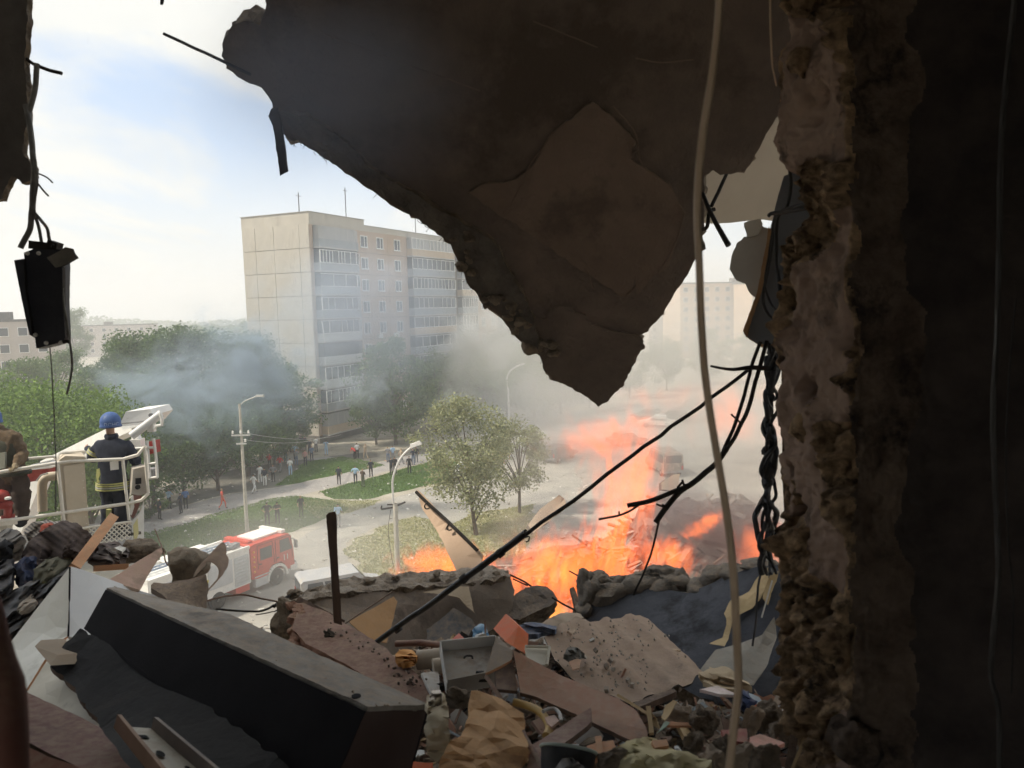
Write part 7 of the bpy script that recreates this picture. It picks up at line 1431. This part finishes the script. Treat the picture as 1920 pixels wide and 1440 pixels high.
b = MB().tube([P(742, 1207, 3.32), P(790, 1205, 3.30), P(830, 1210, 3.25), P(858, 1218, 3.2)], .014, 9); top('pipe', b, M('brown pipe', (.17, .085, .06), (.23, .12, .085), 6, .5), 'brown pipe lying behind the beige rolls', 'pipe', sm=60)
b = MB().tube([P(782, 1238, 3.1), P(812, 1235, 3.1), P(830, 1232, 3.12)], .038, 16); top('roll', b, M('grey beige roll', (.30, .26, .21), (.38, .33, .27), 5, .8), 'grey beige roll beside the ragged orange piece', 'roll', sm=60)
b = MB().tube([P(812, 1250, 3.0), P(850, 1244, 3.02)], .03, 14); top('roll', b, M('beige roll', (.36, .31, .24), (.44, .38, .30), 5, .8), 'beige roll left of the grey tray', 'roll', sm=60)
cloth_thing('rag', [(742, 1232, 3.1), (752, 1220, 3.14), (772, 1220, 3.14), (780, 1232, 3.1), (772, 1243, 3.05), (752, 1243, 3.05)], M('orange rag', (.45, .20, .05), (.55, .27, .08), 9, .9), 'ragged orange piece at the foot of the long grey slab', 'rag', .03, .02, 16, 0, 47, .012)
board('board', [(790, 1262, 2.95), (822, 1258, 2.98), (826, 1312, 2.8), (808, 1300, 2.82)], .012, M('grey white board', (.42, .41, .39), (.5, .49, .46), 5, .7), 'grey white board behind the tip of the red brown panel', 'board', .04)
# lumps of rubble one can tell apart, then the countless small stuff
LUMPS = [(1275, 1342, 2.5, .05, 'grey rubble lump in the dark hollow under the corrugated sheet'), (1322, 1352, 2.42, .06, 'round grey lump left of the tan cable near the bottom'), (1358, 1405, 2.2, .05, 'grey lump below the dull red board'), (1392, 1418, 2.15, .045, 'brown grey lump below the salmon board'), (1432, 1425, 2.1, .05, 'grey lump at the foot of the broken wall below the salmon board'), (1440, 1345, 2.55, .06, 'flat grey lump beside the broken wall above the salmon board'), (1412, 1352, 2.5, .05, 'grey lump right of the round one'), (1300, 1392, 2.22, .04, 'small lump between pale yellow cloth and round grey lump'), (1462, 1375, 2.4, .05, 'dark lump touching the broken wall'), (1340, 1430, 2.05, .05, 'lump at the bottom edge right of the pale yellow cloth'), (860, 1312, 2.55, .05, 'flat crumbly lump under the grey tray'), (1145, 1425, 2.0, .04, 'lump left of the pale yellow cloth at the bottom')]
for k, (u, v, d, r, lab) in enumerate(LUMPS):
    top('concrete_lump', rock(P(u, v, d), (r, r*.85, r*.62), 140+k, 4, .38, 1.6, R=eul(k*31, k*17, k*53)), concrete_rough if k % 3 else dust_m, lab, 'concrete lump', 'concrete lumps', sm=60)
rs = random.Random(33); b = MB(); mats = [dust_m, concrete_rough, wood_br, tan_paper, white_paint, steel_dark, M('brick crumb', (.24, .11, .07), (.33, .17, .11), 12, .95)]
def bedz(x, y):
    h = -1.50+.10*fbm((x, y, 0), 1.6, 4, 2)+.045*fbm((x, y, 3), 7, 4, 5)
    if x < -.8: h -= min(.45, (-.8-x)*.6)
    if y > 3.3: h -= (y-3.3)*.55
    if x > .3 and y > 2.6: h -= min(.5, (y-2.6)*.5)*min(1, (x-.3)*3)
    return EZ+h
for k in range(4200):
    x, y = rs.uniform(-.5, 1.0), rs.uniform(1.6, 3.6); z = bedz(x, y); t = rs.random(); R = eul(rs.uniform(-50, 50), rs.uniform(-50, 50), rs.uniform(0, 180)); mi = rs.choice((0, 0, 0, 0, 1, 1, 2, 3, 4, 5, 6))
    if t < .62: r = rs.uniform(.005, .02); V_, F_ = ico(1); b.add([Vector((x, y, z))+R @ Vector((p.x*r*1.4, p.y*r, p.z*r*.7))*(1+.4*noise.noise(p*3+Vector((k, 0, 0)))) for p in V_], F_, mi if mi not in (3, 4) else 0)
    elif t < .82: b.box((x, y, z+.008), (rs.uniform(.02, .10), rs.uniform(.004, .012), rs.uniform(.003, .01)), R, mi)
    else: b.box((x, y, z+.008), (rs.uniform(.015, .06), rs.uniform(.015, .05), .002), R, mi)
for k in range(900):           # bigger splinters, bits of board and torn sheet
    x, y = rs.uniform(-.35, 1.0), rs.uniform(1.65, 3.3); z = bedz(x, y)+.02; R = eul(rs.uniform(-55, 55), rs.uniform(-55, 55), rs.uniform(0, 180)); mi = rs.choice((0, 1, 2, 2, 3, 4, 5, 6, 7, 8))
    if rs.random() < .55: b.box((x, y, z), (rs.uniform(.06, .2), rs.uniform(.006, .022), rs.uniform(.004, .012)), R, mi, rs.uniform(.3, 1))
    else:
        w_, h_ = rs.uniform(.03, .10), rs.uniform(.02, .07); n_ = 6; pts = [Vector((math.cos(a_)*w_*rs.uniform(.5, 1), math.sin(a_)*h_*rs.uniform(.5, 1), 0)) for a_ in [q_*math.pi/3 for q_ in range(n_)]]
        b.prism([Vector((x, y, z))+R @ q_ for q_ in pts], R @ Vector((0, 0, rs.choice((.002, .004, .012)))), mi)
mats += [wood_pk, M('pale blue scrap', (.25, .32, .38), (.34, .40, .45), 8, .8)]
top('rubble', b, mats, kind='stuff')
# ---------------------------------------------------------------- the collapsed part of the block, burning
heap_m = M_plain('collapse rubble', (.10, .085, .072), (.22, .19, .165), 1.2, .97, .9, 6, c3=(.09, .078, .068), s3=.7, bdist=.15)
def heap_h(x, y):
    h = 5.4*math.exp(-((x-9.5)/7.5)**2-((y-38)/6.5)**2)+3.4*math.exp(-((x-3)/6.5)**2-((y-31)/4.5)**2)+2.6*math.exp(-((x+3)/4.5)**2-((y-29)/3.5)**2)
    return h*(1+.28*fbm((x, y, 0), .35, 4, 3))+(.45*fbm((x, y, 5), 1.1, 4, 8) if h > .25 else 0)*min(1, h)-.12
b = MB(); nx, ny = 150, 110; V = []
for j in range(ny+1):
    for i in range(nx+1):
        x, y = -14+42*i/nx, 18+36*j/ny; V.append((x, y, heap_h(x, y)))
b.add(V, [(j*(nx+1)+i, j*(nx+1)+i+1, (j+1)*(nx+1)+i+1, (j+1)*(nx+1)+i) for j in range(ny) for i in range(nx)]); top('rubble_heap', b, heap_m, kind='stuff')
rs = random.Random(55); b = MB()
for k in range(1300):
    x, y = rs.gauss(6, 8), rs.gauss(34, 5); z = heap_h(x, y)
    if z < .1: z = .03
    R = eul(rs.uniform(-40, 40), rs.uniform(-40, 40), rs.uniform(0, 180)); t = rs.random(); s = rs.uniform(.1, .45)
    if t < .75: b.box((x, y, z+s*.2), (s*rs.uniform(1, 2.2), s, s*.45), R, rs.choice((0, 0, 1)), rs.uniform(.7, 1))
    else: b.box((x, y, z+.1), (s*5, .12, .1), R, rs.choice((1, 2)))
top('heap_rubble', b, [heap_m, concrete, wood_br], kind='stuff')
def fslab(name, pts, d, th, m, label, cat, group=None):
    return top(name, slab([P(u, v, d+dd) for u, v, dd in pts], th, .35, .04, 1.5, .04, .9, .05, 3, fine=.15), [m, heap_m], label, cat, group)
pale_slab = M_plain('pale broken panel', (.40, .33, .25), (.50, .42, .33), .8, .9, .3, 6)
fslab('wall_panel', [(990, 985, 0), (1012, 955, .4), (1048, 928, .8), (1058, 935, .9), (1062, 950, .7), (1030, 978, .3), (1000, 1000, -.2)], 33, .35, pale_slab, 'tilted pale wall panel sticking out of the rubble heap left of the flames', 'wall panel', 'fallen wall panels')
fslab('wall_panel', [(1240, 905, 0), (1262, 890, .3), (1275, 888, .4), (1272, 912, .2), (1258, 920, 0), (1240, 918, -.2)], 42, .3, pale_slab, 'pale pointed panel in smoke above the hanging rebar tips', 'wall panel', 'fallen wall panels')
fslab('wall_panel', [(1270, 948, 0), (1300, 935, .5), (1325, 950, .4), (1300, 965, -.3)], 38, .3, heap_m, 'dark flat panel on the smoking heap right of the rebar', 'wall panel', 'fallen wall panels')
fslab('wall_panel', [(1320, 1012, 0), (1385, 985, .8), (1440, 1000, .8), (1400, 1030, 0)], 32, .3, heap_m, 'dark slanted panel on the smoking heap behind the tan cable', 'wall panel', 'fallen wall panels')
# pale panel with a dark rail leaning out of the rubble just below us
lp_ = empty('leaning_panel', P(890, 1090, 5.3), 'pinkish panel with a dark hooked rail leaning out left of the flames', 'panel')
part('panel', slab([P(u, v, d) for u, v, d in [(783, 918, 5.4), (792, 926, 5.38), (846, 984, 5.25), (900, 1034, 5.1), (905, 1040, 5.1), (890, 1105, 4.95), (858, 1075, 5.05), (822, 1000, 5.25), (790, 950, 5.38)]], .02, .08, .006, 12, .004, 5, .004, 3, fine=.03), [M_plain('pinkish beige panel', (.52, .38, .28), (.60, .45, .34), 2, .8, .1, 16), wood_or], lp_)
part('rail', cord([(780, 922, 5.33), (800, 942, 5.28), (840, 978, 5.2), (895, 1032, 5.03)], .012, 7, 3), steel_dark, lp_)
for u, v in ((800, 945), (842, 985)): part('hook', cord([(u, v-3, 5.2), (u-4, v+4, 5.2), (u-1, v+9, 5.2), (u+5, v+8, 5.2)], .005, 6, 4), steel_dark, lp_)

# ---------------------------------------------------------------- fire and smoke: closed bodies filled with procedural density
def volume(name, c, r, freq, dens, col, seed=0, lo=.42, hi=.62, emis=0.0, ecol=None, stretch=(1, 1, 1), detail=4, soft=1.0, tilt=0.0, aniso=0.2, distort=0.6, cols=None):
    V, F = ico(3); mb = MB().add(V, F); me = mk(name, mb, [])
    m = bpy.data.materials.new(name+' body'); m.use_nodes = True; N, L = m.node_tree.nodes, m.node_tree.links; N.clear()
    out = N.new('ShaderNodeOutputMaterial'); pv = N.new('ShaderNodeVolumePrincipled'); L.new(pv.outputs[0], out.inputs['Volume'])
    pv.inputs['Color'].default_value = (*col, 1); pv.inputs['Anisotropy'].default_value = aniso
    tc = N.new('ShaderNodeTexCoord'); ln = N.new('ShaderNodeVectorMath'); ln.operation = 'LENGTH'; L.new(tc.outputs['Object'], ln.inputs[0])
    fall = N.new('ShaderNodeMapRange'); fall.interpolation_type = 'SMOOTHSTEP'; fall.inputs[1].default_value = 1.0-.92*soft; fall.inputs[2].default_value = .985; fall.inputs[3].default_value = 1; fall.inputs[4].default_value = 0; L.new(ln.outputs['Value'], fall.inputs[0])
    mp = N.new('ShaderNodeMapping'); mp.inputs['Scale'].default_value = tuple(r[i]*freq*stretch[i] for i in range(3)); mp.inputs['Location'].default_value = (seed*3.7, seed*1.9, seed*2.3); L.new(tc.outputs['Object'], mp.inputs[0])
    nz_ = N.new('ShaderNodeTexNoise'); nz_.inputs['Scale'].default_value = 1.0; nz_.inputs['Detail'].default_value = detail; nz_.inputs['Distortion'].default_value = distort; L.new(mp.outputs[0], nz_.inputs['Vector'])
    # the falloff eats the noise from the outside in, so the outline stays ragged
    ad = N.new('ShaderNodeMath'); ad.operation = 'MULTIPLY_ADD'; ad.inputs[1].default_value = .5; L.new(fall.outputs[0], ad.inputs[0]); L.new(nz_.outputs['Fac'], ad.inputs[2])
    rg = N.new('ShaderNodeMapRange'); rg.interpolation_type = 'SMOOTHSTEP'; rg.inputs[1].default_value = lo+.35; rg.inputs[2].default_value = hi+.45; L.new(ad.outputs[0], rg.inputs[0])
    mu = N.new('ShaderNodeMath'); mu.operation = 'MULTIPLY'; L.new(rg.outputs[0], mu.inputs[0]); L.new(fall.outputs[0], mu.inputs[1])
    k = N.new('ShaderNodeMath'); k.operation = 'MULTIPLY'; k.inputs[1].default_value = dens; L.new(mu.outputs[0], k.inputs[0]); L.new(k.outputs[0], pv.inputs['Density'])
    if emis:
        e = N.new('ShaderNodeMath'); e.operation = 'MULTIPLY'; e.inputs[1].default_value = emis; L.new(mu.outputs[0], e.inputs[0]); L.new(e.outputs[0], pv.inputs['Emission Strength'])
        cr = N.new('ShaderNodeValToRGB'); cr.color_ramp.elements[0].position = .1; cr.color_ramp.elements[0].color = (*ecol[0], 1); cr.color_ramp.elements[1].position = .95; cr.color_ramp.elements[1].color = (*ecol[1], 1); L.new(mu.outputs[0], cr.inputs[0]); L.new(cr.outputs[0], pv.inputs['Emission Color'])
    m.cycles.volume_step_rate = .3 if emis else .8
    me.materials.append(m); o = bpy.data.objects.new(name, me); COL.objects.link(o); o.location = c; o.scale = r; o.rotation_euler.y = math.radians(tilt)
    return tag(o, kind='stuff')
FC = ((1.0, .115, .022), (1.0, .215, .03)); FC2 = ((1.0, .13, .024), (1.0, .185, .028))
def px(n, d): return n*d/FPX
def fire(u, v, d, ru, rv, freq, emis, seed, dens=.5, col=FC, tilt=0, lo=.38, hi=.66, depth=2.0, stretch=(1.1, 1, .5), soft=1.0):
    return volume('flames', P(u, v, d), (px(ru, d), depth, px(rv, d)), freq, dens, (.10, .05, .03), seed, lo, hi, emis, col, stretch, 5, soft, tilt, 0, 1.0)
fire(1100, 1085, 27, 330, 200, 1.5, .80, 1, 1.0, FC, 8, .43, .62, 2.2, (1.5, 1, .6))
fire(1040, 1065, 25.5, 190, 140, 2.0, 1.1, 41, .7, ((1, .15, .025), (1, .28, .045)), 14, .49, .62, 1.4, (1.5, 1, .5))
fire(1150, 1020, 26.5, 150, 190, 2.2, 1.15, 42, .6, FC, 16, .50, .62, 1.4, (1.7, 1, .42))
fire(980, 1090, 25, 140, 80, 2.2, 1.0, 43, .6, FC, -10, .46, .60, 1.2, (1.6, 1, .5))
fire(1250, 1045, 27, 170, 100, 2.0, .95, 44, .6, FC, 22, .49, .62, 1.4, (1.6, 1, .5))
fire(1165, 920, 28.5, 190, 290, 1.3, .62, 2, .45, FC2, 8, .48, .66, 2, (1.6, 1, .42))
fire(1200, 900, 28.0, 110, 220, 2.2, .7, 45, .35, FC2, 16, .52, .65, 1.4, (1.8, 1, .4))
fire(1130, 815, 29, 280, 110, 1.2, .40, 3, .30, FC2, -6, .46, .67, 2, (1.2, 1, .8))  # faint pink haze over the fire, given its own glow
fire(845, 1062, 27, 220, 85, 2.0, 1.1, 4, .8, FC, 0, .40, .58, 1.6, (1.4, 1, .7))
fire(1318, 985, 30, 100, 38, 2.4, 1.9, 5, .7, FC, -28, .46, .58, 1.0, (1.3, 1, .9))
fire(1395, 775, 34, 220, 150, .8, .30, 6, .15, FC2, 0, .47, .68)  # orange haze made to glow, no flame burns here
fire(1000, 1150, 24, 150, 80, 1.8, 1.8, 7, 1.2, ((1, .20, .03), (1, .40, .07)), 0, .30, .56, 1.2)
fire(1430, 1030, 30, 140, 130, 1.3, .6, 8, .3, FC2, 0, .44, .62)  # faint pink haze with added glow, not a flame
fire(1260, 745, 60, 230, 70, .5, .20, 9, .06, FC2, 0, .48, .68)  # distant warm haze, its glow put in as emission
def smoke(u, v, d, r, freq, dens, col, seed, lo=.36, hi=.70, stretch=(1, 1, 1.1), soft=1.0, tilt=0, distort=1.2, detail=5): return volume('smoke', P(u, v, d), r, freq, dens, col, seed, lo, hi, 0, None, stretch, detail, soft, tilt, .2, distort)
smoke(420, 700, 57, (13, 5, 8.5), .16, .15, (.55, .66, .77), 11, .14, .62, distort=1.2)
smoke(330, 760, 55, (13, 4, 8), .28, .60, (.55, .66, .77), 61, 0.45, 0.66, (1, 1, 1.4), distort=1.8, detail=6)
smoke(470, 690, 58, (12, 4, 10), .28, .60, (.57, .68, .80), 62, 0.45, 0.66, (1, 1, 1.2), distort=1.8, detail=6)
smoke(660, 730, 78, (12, 4, 6), .28, .30, (.62, .70, .80), 74, 0.42, 0.66, distort=1.8, detail=6)
smoke(230, 690, 70, (11, 5, 4.5), .22, .07, (.48, .60, .70), 63, 0.40, 0.66, distort=1.4)
smoke(560, 560, 70, (11, 5, 10), .2, .10, (.60, .72, .86), 17, 0.36, 0.66, distort=1.5)
smoke(690, 600, 82, (15, 6, 15), .14, .20, (.68, .77, .92), 12, .10, .6, distort=1.0)
smoke(920, 640, 84, (13, 9, 12), .14, .32, (.92, .92, .90), 13, 0.34, 0.62)
smoke(1080, 700, 60, (9, 4, 7), .26, .30, (.66, .64, .62), 71, 0.46, 0.68, distort=1.8, detail=6)
smoke(1300, 760, 45, (8, 4, 8), .28, .32, (.74, .69, .64), 72, 0.46, 0.68, distort=1.8, detail=6)
smoke(850, 740, 62, (6, 3, 4), .35, .12, (.78, .79, .80), 73, 0.52, 0.68, distort=1.8, detail=6)
smoke(1000, 775, 80, (18, 8, 9), .11, .14, (.66, .69, .74), 14, .12, .6)
smoke(1260, 680, 72, (26, 20, 16), .08, .08, (.93, .90, .85), 15, .05, .55)
smoke(1350, 1000, 30.5, (6.5, 4, 3.6), .35, .62, (.46, .42, .42), 16, 0.30, 0.60)
smoke(1260, 960, 30.5, (4, 3, 3), .4, .5, (.44, .40, .40), 64, 0.40, 0.62)
smoke(1010, 950, 33, (4, 3, 2.6), .5, .30, (.42, .42, .44), 65, 0.50, 0.66)
smoke(1420, 860, 31, (5.5, 4, 8), .22, .16, (.90, .82, .72), 18, .12, .6)
smoke(965, 1010, 31, (4.0, 2.5, 3.2), .35, .35, (.78, .70, .58), 19, 0.44, 0.64, tilt=-25)
smoke(1120, 830, 45, (10, 6, 8), .18, .09, (.88, .80, .74), 20, .12, .6)
smoke(560, 1040, 43, (14, 10, 5.5), .12, .06, (.90, .89, .86), 21, .1, .6)
smoke(600, 150, 2.35, (.70, .35, .50), 1.6, 1.5, (.55, .66, .88), 31, .12, .6)  # smoke body added before the slab, imitates bluish lens glare
# the air itself
b = MB(); b.box((0, 700, 35), (2600, 1500, 74)); hz = top('haze', b, [], kind='stuff')
hm = bpy.data.materials.new('haze air'); hm.use_nodes = True; hN = hm.node_tree.nodes; hN.clear(); ho = hN.new('ShaderNodeOutputMaterial'); hp = hN.new('ShaderNodeVolumePrincipled'); hm.node_tree.links.new(hp.outputs[0], ho.inputs['Volume'])
hp.inputs['Color'].default_value = (.90, .92, .95, 1); hp.inputs['Density'].default_value = .0015; hp.inputs['Anisotropy'].default_value = .2; hz.data.materials.append(hm)
